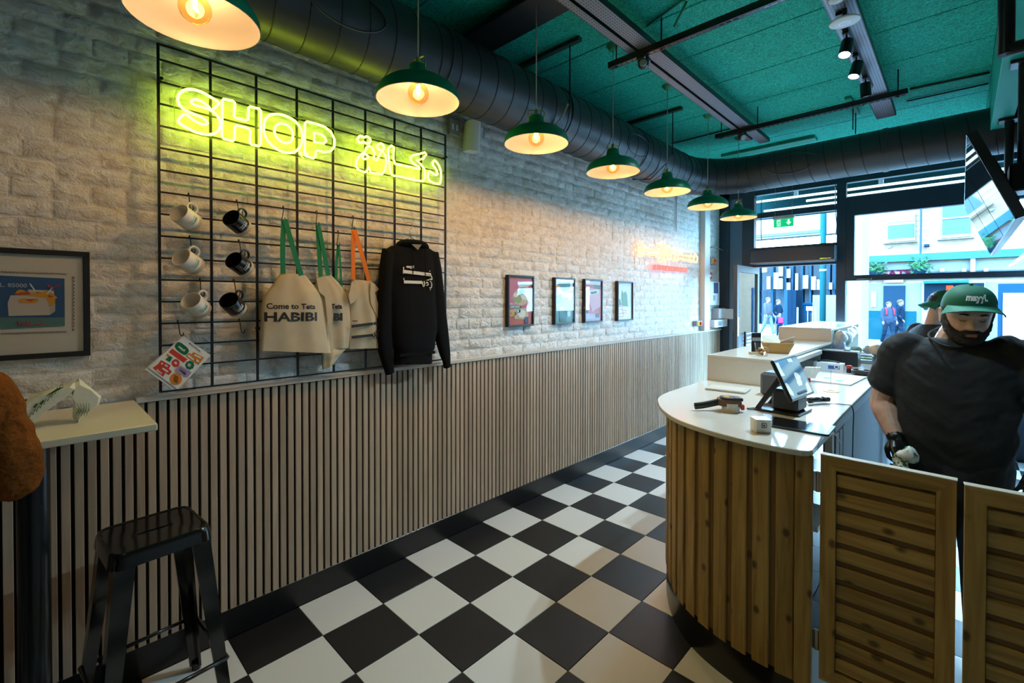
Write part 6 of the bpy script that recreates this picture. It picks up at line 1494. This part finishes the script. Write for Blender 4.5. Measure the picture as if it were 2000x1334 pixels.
def person(name, lab, loc, rz, J, girth=1., voxel=.012, skin=SKIN, top=TEE, top_name='t_shirt', sleeve='short', legs=JEAN, hair=True, cap=None, beard=False, face=False, shoes=None, hands='skin', hv=None, scale=1., hoodtop=False, wrinkle=0.):
    """a figure from joints J (local, facing -y): one continuous body, clothes and hair as children"""
    root = thing(name, lab, 'person', loc, (0, 0, rz)); root.scale = (scale,)*3
    V = lambda k: Vector(J[k])
    nod, turn = J.get('nod', 0), J.get('turn', 0); tilt = J.get('tilt', 0)
    Mh = Matrix.Translation(V('head')) @ Matrix.Rotation(turn, 4, 'Z') @ Matrix.Rotation(tilt, 4, 'Y') @ Matrix.Rotation(nod, 4, 'X')
    g_ = girth; hm = head_mesh(64 if face else 32, 56 if face else 28).xf(Mh)
    nk = V('neck'); hd = V('head')
    body = [hm, limb([nk+Vector((0, .005, -.06)), nk, hd+(Mh.to_3x3() @ Vector((0, .025, -.03)))], [.062*g_, .058*g_, .055], 14, 3)]
    for s in (-1, 1): body.append(ear_mesh(s).xf(Mh))
    hip = (V('hipL')+V('hipR'))/2
    body.append(limb([nk+Vector((0, 0, -.08)), nk.lerp(hip, .5), hip], [.09*g_, .11*g_, .11*g_], 16, 3))
    hand_sets = {}
    for s in 'LR':
        sh, el, wr = V('sh'+s), V('el'+s), V('wr'+s)
        body.append(limb([nk+Vector((0, 0, -.10)), sh+Vector((0, 0, -.015)), el, el.lerp(wr, .35), wr], [.05*g_, .054*g_, .046*g_, .047*g_, .030*(.6+.4*g_)], 14, 4))
        hp = J.get('hand'+s, None) or dict(y=(wr-el), z=Vector((0, -1, 0)) if abs((wr-el).normalized().y) < .8 else Vector((0, 0, 1)), curl=(.35, .4, .3), side=1 if s == 'R' else -1)
        parts = hand_parts(wr, **hp)
        if hands == 'glove': hand_sets[s] = parts+[limb([wr+(el-wr).normalized()*.035, wr], [.036, .035], 12, 2)]
        else: body += parts
        hp_, kn, an = V('hip'+s), V('kn'+s), V('an'+s)
        body.append(limb([hp_, kn, an], [.07*g_, .048*g_, .036], 12, 3))
    bo = remesh('body', body, voxel, skin, root, 1, .4)
    for s, ps in hand_sets.items(): remesh('glove', ps, .0036, GLOVE, root, 2)
    # top
    shL, shR = V('shL'), V('shR'); axx = (shL-shR); axx.z *= .3; axx.normalize(); fy = Vector((-axx.y, axx.x, 0)).normalized()
    up = (nk-hip); H_ = up.length
    def ring(u, a, b_, pw=2.3, dy=0.): return (hip+up*u+fy*dy, a*g_, b_*g_, pw, axx, fy)
    tor = loft([ring(-.10, .162, .125, 2.4), ring(.02, .172, .135, 2.4), ring(.22, .178, .148, 2.3, -.012*g_), ring(.42, .178, .145, 2.3, -.012*g_), ring(.62, .185, .135, 2.4, -.006), ring(.80, .195, .118, 2.4), ring(.90, .180, .096, 2.3), ring(.965, .125, .082, 2.2), ring(1.01, .076, .070, 2.)], 28)
    tp = [tor]
    for s in 'LR':
        sh, el, wr = V('sh'+s), V('el'+s), V('wr'+s)
        if sleeve == 'short': tp.append(limb([sh.lerp(nk, .35)+Vector((0, 0, -.03)), sh, sh.lerp(el, .66)], [.060*g_, .068*g_, .078*g_], 16, 4))
        else: tp.append(limb([sh.lerp(nk, .35)+Vector((0, 0, -.03)), sh, el, wr.lerp(el, .06)], [.07*g_, .074*g_, .062*g_, .044*g_], 16, 4))
    if hoodtop: tp.append(MB().ball(nk+Vector((0, .07, .02)), .09, 16, 10, (1.1, .8, .8)))
    ts = remesh(top_name, tp, max(voxel, .007), top, root, 10)
    if wrinkle:   # cloth folds pulled across the body
        nv_ = len(ts.data.vertices); co = np.empty(nv_*3, np.float32); no = np.empty(nv_*3, np.float32)
        ts.data.vertices.foreach_get('co', co); ts.data.vertices.foreach_get('normal', no)
        co = co.reshape(-1, 3); no = no.reshape(-1, 3); h = np.empty(nv_, np.float32)
        for i, p in enumerate(co.tolist()):
            q = Vector((p[0]*7+p[2]*5, p[1]*8, p[2]*13-abs(p[0])*9)); h[i] = noise.noise(q)+.5*noise.noise(q*2.1+Vector((5, 1, 0)))
        ts.data.vertices.foreach_set('co', (co+no*(wrinkle*h)[:, None]).ravel()); ts.data.update()
    # trousers and shoes
    tr = [limb([hip+Vector((0, 0, .05)), hip+Vector((0, 0, -.06))], [.135*g_, .135*g_], 18, 2)]
    for s in 'LR':
        hp_, kn, an = V('hip'+s), V('kn'+s), V('an'+s)
        tr.append(limb([hp_, kn, an+Vector((0, 0, .01))], [.098*g_, .068*g_, .058*g_], 14, 3))
    remesh('trousers', tr, max(voxel, .010), legs, root, 2)
    for s in 'LR':
        an = V('an'+s); fd = Vector(J.get('foot'+s, (0, -1, 0)))
        remesh('shoe', [loft([(an+fd*-.05+Vector((0, 0, -.045)), .030, .035), (an+fd*.02+Vector((0, 0, -.035)), .040, .042), (an+fd*.10+Vector((0, 0, -.050)), .046, .028), (an+fd*.17+Vector((0, 0, -.058)), .036, .018)] if False else [(an+fd*d+Vector((0, 0, dz)), wd, hh, 2.5, Vector((-fd.y, fd.x, 0)), Vector((0, 0, 1))) for d, dz, wd, hh in ((-.06, -.04, .030, .038), (0, -.035, .038, .043), (.08, -.052, .046, .027), (.16, -.058, .036, .020))], 14)], max(voxel*.8, .008), shoes or BLKPL, root, 1)
    if cap: cap_parts(root, Mh, cap.get('txt', True), cap.get('back', False))
    if hair: shell(hair_mask, .006 if cap else .016, 48 if not face else 72, 30 if not face else 60).xf(Mh).build('hair', HAIR if hv is None else hv, root, smooth=True)
    if beard: shell(beard_mask, .008, 96, 90, .62, .004).xf(Mh).build('beard', HAIR, root, smooth=True)
    if face:
        LIP = mat('lips', (.42, .19, .16), .45)
        for t0, t1, o in ((.222, .256, .0012), (.178, .213, .0012)):
            MB().grid(lambda u, v: head_pt((u-.5)*.48, t0+(t1-t0)*v*(1-((u-.5)*2)**2*.75)+(.012 if t0 < .2 else .0)*((u-.5)*2)**2, o), 14, 4).xf(Mh).build('lip', LIP, root, smooth=True)
        for s in (-1, 1):
            MB().tube([Mh @ head_pt(s*(.20+.36*k/10), .588+.024*math.sin(PI*(.15+.6*k/10))-.012*(k/10)**2, .003) for k in range(11)], [.0022+.0024*math.sin(PI*min(1, .15+k/11)) for k in range(11)], 6).build('eyebrow', HAIR, root, smooth=True)
            MB().tube([Mh @ head_pt(s*(.24+.30*k/8), .487-.016*math.sin(PI*k/8), .0012) for k in range(9)], .0013, 5).build('eyelashes', HAIR, root, smooth=True)
    return root, Mh

# the man behind the gate
J1 = dict(neck=(.0, .015, 1.455), head=(.040, -.034, 1.562), nod=.25, turn=.24, tilt=.05, shL=(.195, .01, 1.405), shR=(-.185, .01, 1.405), elL=(.283, .02, 1.135), elR=(-.255, .02, 1.130), wrL=(.262, -.13, .975), wrR=(-.192, -.115, .985),
          hipL=(.09, .01, .90), hipR=(-.09, .01, .90), knL=(.10, -.01, .49), knR=(-.10, -.01, .49), anL=(.11, .03, .10), anR=(-.11, .03, .10),
          handR=dict(y=(.28, -.42, -.62), z=(.35, -.75, .45), curl=(.75, .95, .6), side=1, thumb=.9), handL=dict(y=(-.25, -.45, -.8), z=(.3, -.8, .3), curl=(.3, .35, .25), side=-1))
man1, Mh1 = person('person', 'bearded man in black t-shirt, green cap and black gloves behind the gates', (2.5, 2.30, 0), 0, J1, 1.16, .0036, SKIN, TEE, 't_shirt', 'short', JEAN, True, {'txt': True}, True, True, hands='glove', wrinkle=.011)
MB().tube(smooth_poly([(-.078, -.052, 1.462), (-.045, -.088, 1.440), (0, -.100, 1.430), (.045, -.088, 1.440), (.078, -.052, 1.462), (.085, .0, 1.482), (.06, .062, 1.50), (0, .085, 1.505), (-.06, .062, 1.50), (-.085, .0, 1.482)], 4, True), .0045, 6, closed=True).build('collar', TEE, man1, smooth=True)
MB().box((.145, -.150, .80), (.185, -.135, .845), .004).build('red_pocket_tag', REDP, man1)
# wrapping paper held in his right hand
def mat_check():
    m, nt, b = _bsdf('check_paper'); N, L = nt.nodes, nt.links
    tc = N.new('ShaderNodeTexCoord'); ck = N.new('ShaderNodeTexChecker'); ck.inputs['Scale'].default_value = 62
    mp = N.new('ShaderNodeMapping'); mp.inputs['Rotation'].default_value = (.3, .4, .7); L.new(tc.outputs['Object'], mp.inputs[0]); L.new(mp.outputs[0], ck.inputs['Vector'])
    v = N.new('ShaderNodeTexVoronoi'); v.inputs['Scale'].default_value = 44; L.new(mp.outputs[0], v.inputs['Vector'])
    q = N.new('ShaderNodeMath'); q.operation = 'LESS_THAN'; q.inputs[1].default_value = .40; L.new(v.outputs['Distance'], q.inputs[0])
    mx = N.new('ShaderNodeMix'); mx.data_type = 'RGBA'; mx.inputs[6].default_value = (.70, .72, .68, 1); mx.inputs[7].default_value = (.02, .22, .10, 1)
    L.new(q.outputs[0], mx.inputs[0]); L.new(mx.outputs[2], b.inputs['Base Color']); b.inputs['Roughness'].default_value = .6
    return m
CHK = mat_check()
t = thing('wrapping_paper', 'green patterned wrapping paper scrunched in the gloved hand', 'paper', (2.330, 2.085, .928))
mb = MB().tube(smooth_poly([(.02, -.03, -.10), (.012, -.018, -.06), (.0, 0, -.02), (.018, -.008, .012), (.055, -.025, .030)], 4), [.040, .040, .038, .036, .034, .031, .028, .026, .025, .025, .026, .028, .030, .033, .035, .032, .020], 16)
mb.v = [tuple(Vector(p)+Vector((noise.noise(Vector(p)*38), noise.noise(Vector(p)*38+Vector((9, 0, 0))), noise.noise(Vector(p)*38+Vector((0, 9, 0)))))*.014) for p in mb.v]
mb.build('scrunched_sheet', CHK, t, smooth=True)
MB().grid(lambda u, v: (.05*(u-.4)+.02*v, -.035-.01*math.sin(6*u), -.03-.08*v+.008*math.sin(9*u)), 10, 6).build('hanging_corner', CHK, t, smooth=True)

# the second man, further back, turned to the right with his cap backwards
J2 = dict(neck=(.0, -.03, 1.43), head=(.0, -.095, 1.575), nod=.32, turn=-.2, shL=(.19, -.02, 1.37), shR=(-.19, -.02, 1.37), elL=(.25, -.10, 1.13), elR=(-.25, -.10, 1.13), wrL=(.16, -.30, 1.06), wrR=(-.16, -.30, 1.06),
          hipL=(.09, .03, .90), hipR=(-.09, .03, .90), knL=(.10, .0, .49), knR=(-.10, .0, .49), anL=(.11, .03, .09), anR=(-.11, .03, .09))
person('person', 'second man in black t-shirt with green cap worn backwards, behind the first', (2.325, 4.60, 0), 2.15, J2, 1.05, .009, SKIN, TEE, 't_shirt', 'short', JEAN, True, {'txt': True, 'back': True}, True, False)

# customer at the left edge in a brown coat, leaning on the bar table
BRN = mat('brown_coat', (.19, .062, .010), .9, bump=.9, bscale=13, bdist=.05, spec=.1)
J3 = dict(neck=(.0, -.04, 1.47), head=(.0, -.07, 1.60), nod=.2, turn=0, shL=(.20, -.03, 1.41), shR=(-.20, -.03, 1.41), elL=(.30, -.16, 1.16), elR=(-.27, -.14, 1.15), wrL=(.12, -.36, 1.245), wrR=(-.12, -.36, 1.245),
          hipL=(.09, .03, .92), hipR=(-.09, .03, .92), knL=(.10, .0, .50), knR=(-.10, .0, .50), anL=(.11, .03, .09), anR=(-.11, .03, .09))
person('person', 'person in a rust brown coat, only the sleeve visible at the left edge', (.80, -.955, 0), -PI/2, J3, 1.12, .012, SKINP, BRN, 'coat', 'long', JEAN, True, wrinkle=.009)
# ------------------------------------------------------------------ street outside
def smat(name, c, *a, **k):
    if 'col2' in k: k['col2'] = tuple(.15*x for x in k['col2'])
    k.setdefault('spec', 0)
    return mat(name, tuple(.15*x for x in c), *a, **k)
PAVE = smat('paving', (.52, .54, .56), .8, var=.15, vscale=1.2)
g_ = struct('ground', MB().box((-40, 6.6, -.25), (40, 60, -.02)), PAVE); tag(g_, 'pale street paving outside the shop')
# added canopy outside the transoms; glowing tubes stand in for reflections in glass
t = thing('added_canopy', 'added teal canopy with glowing tubes for the reflections in the top panes', 'canopy', (0, 0, 0))
MB().box((.1, 6.5, 3.42), (4.6, 7.6, 3.46)).build('soffit', smat('canopy_teal', (.04, .20, .21), .5), t); MB().box((.1, 7.35, 2.90), (4.6, 7.40, 3.42)).build('fascia', MATS['canopy_teal'], t)
TUBE = mat_emit('reflection_tube_glow', (.75, .93, 1.0), 3.0)
for y, z, x0, x1 in ((6.9, 3.10, .3, 4.5), (7.15, 3.07, .9, 3.3), (7.3, 3.02, .3, 2.2)): MB().tube([(x0, y, z), (x1, y, z)], .016, 8).build('reflection_tube', TUBE, t, smooth=True); 
for x in (.8, 1.75, 2.7): MB().box((x, 6.88, 3.11), (x+.05, 6.92, 3.42)).build('tube_bracket', WHITE, t)

def fp(u, v, Y, o=(0, 0, 0)): p = at(u, v, 'y', Y); return Vector((p.x-o[0], p.y-o[1], p.z-o[2]))
def fbox(mb, u0, v0, u1, v1, Y, d0, d1):
    """box on a street facade: photo corners projected to the facade plane, from depth d0 to d1 towards the street"""
    a, b_ = at(u0, v1, 'y', Y), at(u1, v0, 'y', Y); mb.box((a.x, Y-d1, a.z), (b_.x, Y-d0, b_.z)); return mb
YB = 24.0
c6 = crop(1640, 380, 6.6667)
def fb(name, r, m, d0, d1, par, Y=YB, cr=c6):
    (u0, v0), (u1, v1) = cr(r[:2]), cr(r[2:]); return fbox(MB(), u0, v0, u1, v1, Y, d0, d1).build(name, m, par)
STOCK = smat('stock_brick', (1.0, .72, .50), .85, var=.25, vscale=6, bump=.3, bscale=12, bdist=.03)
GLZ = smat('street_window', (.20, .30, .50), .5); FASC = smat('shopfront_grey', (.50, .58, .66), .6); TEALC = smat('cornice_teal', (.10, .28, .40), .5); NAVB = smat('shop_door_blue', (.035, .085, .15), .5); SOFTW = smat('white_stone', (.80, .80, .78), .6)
bld = thing('street_building', 'pale brick building across the street with grey shop fronts below', 'building', (0, YB, 0))
def bb(name, r, m, d0, d1, cr=c6):
    (u0, v0), (u1, v1) = cr(r[:2]), cr(r[2:]); mb = fbox(MB(), u0, v0, u1, v1, YB, d0, d1); mb.v = [(x, y-YB, z) for x, y, z in mb.v]; return mb.build(name, m, bld)
a = at(1686, 500, 'y', YB)
MB().box((a.x, .0, -.02), (a.x+15, 6, 9.5)).build('brick_wall', STOCK, bld)
# blocks of brick courses over the facade
bb('cornice', (295, 785, 3000, 815), TEALC, 0, .35); bb('cornice_fillet', (295, 772, 3000, 786), SOFTW, 0, .25)
bb('shop_fascia', (355, 815, 3000, 1120), FASC, 0, .10); bb('shopfront_wall', (355, 1120, 3000, 2100), FASC, 0, .06)
bb('brick_pier', (295, 815, 352, 2100), smat('engineering_brick', (.12, .18, .27), .7, bump=.4, bscale=8), 0, .16); bb('dado', (355, 1520, 1000, 2100), smat('dado_teal', (.02, .16, .22), .5), .06, .11)
for r, sash in (((630, 380, 975, 582), False), ((1335, 100, 1712, 530), True)):
    w = bb('window_surround', (r[0]-14, r[1]-(130 if not sash else 14), r[2]+14, r[3]+40), SOFTW, 0, .08)
    q = bb('window_glass', r, GLZ, .08, .10); q.parent = w
    s_ = bb('window_sill', (r[0]-60, r[3]+40, r[2]+40, r[3]+68), SOFTW, 0, .28)
    if sash: q = bb('glazing_bar', (r[0], 296, r[2], 312), SOFTW, .10, .13); q.parent = w
    else: q = bb('roller_blind', (r[0], r[1]-118, r[2], r[1]-6), SOFTW, .08, .12); q.parent = w
bb('drain_pipe', (1044, 100, 1078, 960), smat('pipe_blue', (.10, .17, .27), .5), .1, .3); bb('meter_box', (1105, 652, 1170, 684), NAVB, 0, .3); bb('vent', (625, 672, 668, 700), SOFTW, 0, .15)
d = bb('shop_door', (567, 1185, 858, 2100), NAVB, .06, .16); bb('door_head', (555, 978, 866, 992), TEALC, .06, .2)
sg_ = bb('pink_sign', (580, 1000, 835, 1152), smat('sign_pink', (.75, .40, .52), .5), .1, .16)
p = at(*c6((718, 1035)), 'y', YB-.17); text('sign_lettering', 'GATE', .42, (p.x, -.17, p.z), (1, 0, 0), (0, 0, 1), smat('sign_maroon', (.25, .03, .08), .5), sg_, bold=.04)
bb('notice', (408, 1265, 482, 1465), SOFTW, .06, .12)
bb('arched_front', (1062, 1125, 1900, 2100), SOFTW, .06, .14); w = bb('restaurant_window', (1100, 1150, 1880, 1500), smat('restaurant_dark', (.02, .05, .09), .2), .14, .18); bb('green_awning', (1100, 1118, 1680, 1160), smat('awning_teal', (.03, .28, .33), .5), .14, .45)
q = bb('red_neon', (1385, 1185, 1480, 1400), mat_emit('street_neon', (1, .12, .06), 2.2), .18, .22); q.parent = w
bb('white_post', (1700, 830, 1765, 1010), SOFTW, .1, .3); bb('pink_cap', (1715, 735, 1755, 825), smat('sign_pink2', (.75, .45, .5), .5), .1, .3)
for u in (1340, 1620, 1900): bb('globe_light', (u-28, 968, u+28, 1010), SOFTW, .1, .45)
bb('fanlight_strip', (1180, 960, 3000, 1010), GLZ, .1, .14)
# brick relief joints across the upper wall: thin recessed courses as raised bands
crs = MB()
for k in range(26):
    z = 4.0+.2*k; crs.box((a.x, -.012, z), (a.x+12, 0, z+.17))
o = crs.build('brick_course_bands', STOCK, bld); o['kind'] = 'stuff'
# hanging baskets
def foliage(c, r, n, m, seed):
    rn = random.Random(seed); mb = MB()
    for k in range(n):
        d = Vector((rn.gauss(0, 1), rn.gauss(0, 1), rn.gauss(0, .7))).normalized(); p = Vector(c)+d*r*rn.uniform(.4, 1); s = rn.uniform(.05, .10)
        u = Vector((rn.gauss(0, 1), rn.gauss(0, 1), rn.gauss(0, 1))).normalized(); v = d.cross(u).normalized()
        mb.add([p, p+u*s+v*s*.4, p+u*s*2, p+u*s-v*s*.4], [(0, 1, 2, 3)])
    return mb
for k, (px, lab) in enumerate((((1040, 970), 'hanging basket of greenery on the drainpipe across the street'), ((470, 1010), 'hanging basket of greenery left of the pink sign'))):
    p = at(*c6(px), 'y', YB-.5); t = thing('hanging_basket', lab, 'plant', p)
    foliage((0, 0, .1), .36, 260, smat('street_leaves', (.10, .30, .14), .6), k).build('foliage', MATS['street_leaves'], t); MB().lathe([(0, -.25), (.15, -.2), (.26, 0), (.27, .03)], n=14).build('bowl', NAVB, t, smooth=True); MB().tube([(0, 0, .02), (0, .2, .55), (0, .5, .55)], .012, 5).build('bracket', NAVB, t)
# poster case on the right
t = thing('poster_case', 'illuminated EVE advertising poster case on the pavement', 'poster', (0, YB-4, 0))
c7 = crop(1880, 540, 7.4083)
def pc(name, r, m, d0, d1):
    (u0, v0), (u1, v1) = c7(r[:2]), c7(r[2:]); mb = fbox(MB(), u0, v0, u1, v1, YB-4, d0, d1); mb.v = [(x, y-YB+4, z) for x, y, z in mb.v]; return mb.build(name, m, t)
pc('case', (505, 90, 1500, 980), smat('case_blue', (.03, .12, .24), .4), -.1, .06); pc('poster_sheet', (575, 235, 1400, 900), smat('poster_glow', (.75, .62, .62), .4, var=.5, vscale=.9, col2=(.80, .80, .84), emit=(.9, .78, .76), estr=.55), .06, .09)
p = at(*c7((790, 318)), 'y', YB-4.1); text('poster_lettering', 'EVE', .30, (p.x, -.1, p.z), (1, 0, 0), (0, 0, 1), SOFTW, t, bold=.02)
for k in range(4): pc('poster_line', (760+20*k, 790+24*k, 1100, 798+24*k), SOFTW, .09, .1)
for u in (540, 1400): pc('leg', (u, 980, u+50, 1400), MATS['case_blue'], -.05, .03)
# neighbouring pale pier left of it
o = MB(); a0, a1 = at(1655, 500, 'y', 16.0), at(1683, 500, 'y', 16.0); o.box((a0.x-.0, 16, -.02), (a1.x, 17.5, 6.5)); o = o.build('pale_pier', smat('pale_render', (.62, .66, .70), .7)); tag(o, 'pale rendered corner pier across the street', 'pier')
cap_ = MB().box((a0.x-.1, 15.9, 4.75), (a1.x+.05, 17.6, 5.4)).build('pier_cap', SOFTW); cap_.parent = o
# market square seen through the doorway
YL = 34.0
sq = thing('market_hall', 'white concrete hall with dark columns beyond the square', 'building', (0, YL, 0))
c9 = crop(1470, 480, 6.672)
def lb(name, r, m, d0, d1, cr=c9, Y=YL, par=None):
    (u0, v0), (u1, v1) = cr(r[:2]), cr(r[2:]); mb = fbox(MB(), u0, v0, u1, v1, Y, d0, d1)
    oy = Y if par is None else par.location.y; zm = min(q[2] for q in mb.v); lift = name in ('bar', 'box', 'side_panel', 'wheel', 'leg', 'bollard', 'low_wall', 'bin_body', 'column', 'rear_wall')
    mb.v = [(x, y-oy, -.02 if (lift and abs(z-zm) < 1e-6) else z) for x, y, z in mb.v]; return mb.build(name, m, par or sq)
COLB = smat('column_blue', (.05, .15, .26), .5); ACW = smat('cabinet_white', (.70, .74, .78), .5)
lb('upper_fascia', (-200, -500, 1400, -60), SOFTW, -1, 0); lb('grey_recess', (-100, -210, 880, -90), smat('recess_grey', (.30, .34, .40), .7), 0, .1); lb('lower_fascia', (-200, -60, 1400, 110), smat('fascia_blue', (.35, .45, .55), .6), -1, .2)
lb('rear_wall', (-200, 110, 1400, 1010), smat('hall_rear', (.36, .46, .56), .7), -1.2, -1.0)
for u in (-30, 60, 240, 410, 500, 625, 735, 885, 980, 1045): lb('column', (u, 100, u+32, 900), COLB, -.6, 0)
for r in ((190, 400, 240, 565), (280, 350, 345, 565), (348, 425, 398, 565), (450, 300, 498, 420), (450, 480, 498, 575), (560, 360, 598, 580), (660, 385, 730, 560), (770, 400, 830, 575), (840, 440, 880, 575), (130, 290, 190, 350), (345, 270, 400, 400), (1000, 480, 1040, 570)):
    c_ = lb('wall_cabinet', r, ACW, -.3, .15)
lb('walkway', (-200, 565, 1400, 585), COLB, -.5, .1)
t = thing('slat_railing', 'dark upright railing in front of the hall across the square', 'railing', (0, 30, 0))
for k in range(16): lb('bar', (120+18*k, 580, 125+18*k, 900), COLB, 0, .05, Y=30, par=t)
for v in (590, 890): lb('rail', (110, v, 410, v+8), COLB, 0, .05, Y=30, par=t)
t = thing('container', 'dark blue storage container standing on the square', 'container', (0, 27, 0)); lb('box', (455, 578, 566, 955), smat('container_blue', (.02, .06, .12), .5), -1.4, 0, Y=27, par=t); lb('side_panel', (405, 575, 455, 965), COLB, -2, -.02, Y=27, par=t); lb('door_seam', (508, 585, 511, 950), BLACK, 0, .02, Y=27, par=t)
t = thing('wheeled_bin', 'bright blue wheeled bin by the hall columns', 'bin', (0, 29, 0)); lb('bin_body', (660, 770, 780, 885), smat('bin_blue', (.02, .20, .50), .4), -1, 0, Y=29, par=t); lb('bin_lid', (650, 745, 790, 772), smat('bin_blue', (.02, .20, .50), .4), -1.05, .05, Y=29, par=t)
for u in (680, 750): lb('wheel', (u, 880, u+16, 900), BLKPL, -.2, .05, Y=29, par=t)
t = thing('barrier', 'white traffic barrier with yellow plate on the square', 'barrier', (0, 25, 0)); lb('board', (700, 790, 790, 845), SOFTW, 0, .06, Y=25, par=t); lb('yellow_plate', (735, 808, 782, 840), YELP, .06, .08, Y=25, par=t)
for u in (715, 775): lb('leg', (u, 845, u+10, 930), ACW, 0, .05, Y=25, par=t)
for k, u in enumerate((618, 850)): o = lb('bollard', (u, 800, u+16, 945), SOFTW, 0, .15, Y=24.5, par=bpy.data.objects['barrier']); o.parent = None; o.location.y = 24.5; tag(o, ['slim white bollard left of the barrier', 'slim white bollard right of the barrier'][k], 'bollard')
t = thing('lamp_post', 'thick teal lamp post standing on the square', 'post', (0, 17, 0))
p = at(*c9((915, 600)), 'y', 17); MB().tube([(p.x, 0, -.02), (p.x, 0, 6)], .085, 14).build('post', smat('post_teal', (.03, .20, .24), .5), t, smooth=True); MB().tube([(p.x, 0, 2.55), (p.x, 0, 2.62)], .10, 14).build('collar', SOFTW, t, smooth=True)
t = thing('planter_wall', 'pale low wall with greenery at the right of the square', 'wall', (0, 28, 0)); lb('low_wall', (780, 640, 1400, 860), smat('low_wall_pale', (.58, .64, .66), .8, bump=.5, bscale=3), -.5, 0, Y=28, par=t)
# pedestrians
JW = lambda st: dict(neck=(.0, .0, 1.47), head=(0, -.02, 1.60), nod=.1, shL=(.18, 0, 1.41), shR=(-.18, 0, 1.41), elL=(.24, .06*st, 1.15), elR=(-.24, -.06*st, 1.15), wrL=(.23, .0-.1*st, .95), wrR=(-.23, -.12, .95),
     hipL=(.09, 0, .93), hipR=(-.09, 0, .93), knL=(.10, -.14*st, .50), knR=(-.10, .08*st, .50), anL=(.10, -.20*st, .09), anR=(-.10, .28*st, .12))
def ped(lab, u, v_feet, dz, h, rz, st, **k):
    d = RIGHT*(u-1000)/F_PX - UP*(v_feet-CY_PX)/F_PX + FWD; p = CAM+d*dz
    return person('person', lab, (p[0], p[1], -.02), rz, JW(st), voxel=.022, scale=h/1.74, **{'hv': smat('street_hair', (.30, .20, .13), .8), **k})[0]
SKINO = smat('skin_outdoors', (.62, .42, .33), .5)
GREYJ = smat('grey_jacket', (.16, .19, .23), .8); NAVJ = smat('navy_jacket', (.02, .05, .10), .8); PALEJ = smat('pale_jeans', (.30, .42, .58), .8); WSH = smat('white_shoe', (.75, .76, .76), .5)
ped('grey jacketed man in pale jeans walking left across the square', 1499, 652, 21.5, 1.78, 1.2, 1, top=GREYJ, top_name='jacket', sleeve='long', legs=PALEJ, shoes=WSH, skin=SKINO)
ped('navy jacketed walker just behind the man in pale jeans', 1519, 650, 21.8, 1.68, 1.3, -1, top=NAVJ, top_name='jacket', sleeve='long', legs=smat('cream_trousers', (.55, .55, .52), .8), shoes=WSH, skin=SKINO)
kid = ped('small child with a bright pink rucksack on the square', 1523, 652, 20.8, 1.05, -2.6, 1, top=smat('blue_coat', (.04, .08, .30), .7), top_name='coat', sleeve='long', legs=NAVJ, skin=SKINO, hv=smat('pale_hat', (.45, .42, .45), .8))
remesh('rucksack', [MB().box((-.17, .13, 1.0), (.17, .33, 1.42), .05)], .025, smat('pink_bag', (.85, .08, .22), .5), kid, 3)
b1_ = ped('passer-by in navy jacket with red rucksack straps outside the window', 1735, 655, 17.0, 1.60, .5, 1, top=smat('slate_jacket', (.08, .12, .20), .8), top_name='jacket', sleeve='long', legs=NAVJ, skin=SKINO)
for s in (-1, 1): MB().tube(smooth_poly([(s*.12, -.02, 1.50), (s*.125, -.13, 1.38), (s*.13, -.14, 1.2)], 4), .03, 8).build('rucksack_strap', smat('strap_red', (.65, .08, .12), .6), b1_, smooth=True)
ped('passer-by in dark hooded coat walking behind the red strapped one', 1757, 655, 17.4, 1.68, 1.5, -1, top=NAVJ, top_name='coat', sleeve='long', legs=NAVJ, skin=SKINO, hoodtop=True)
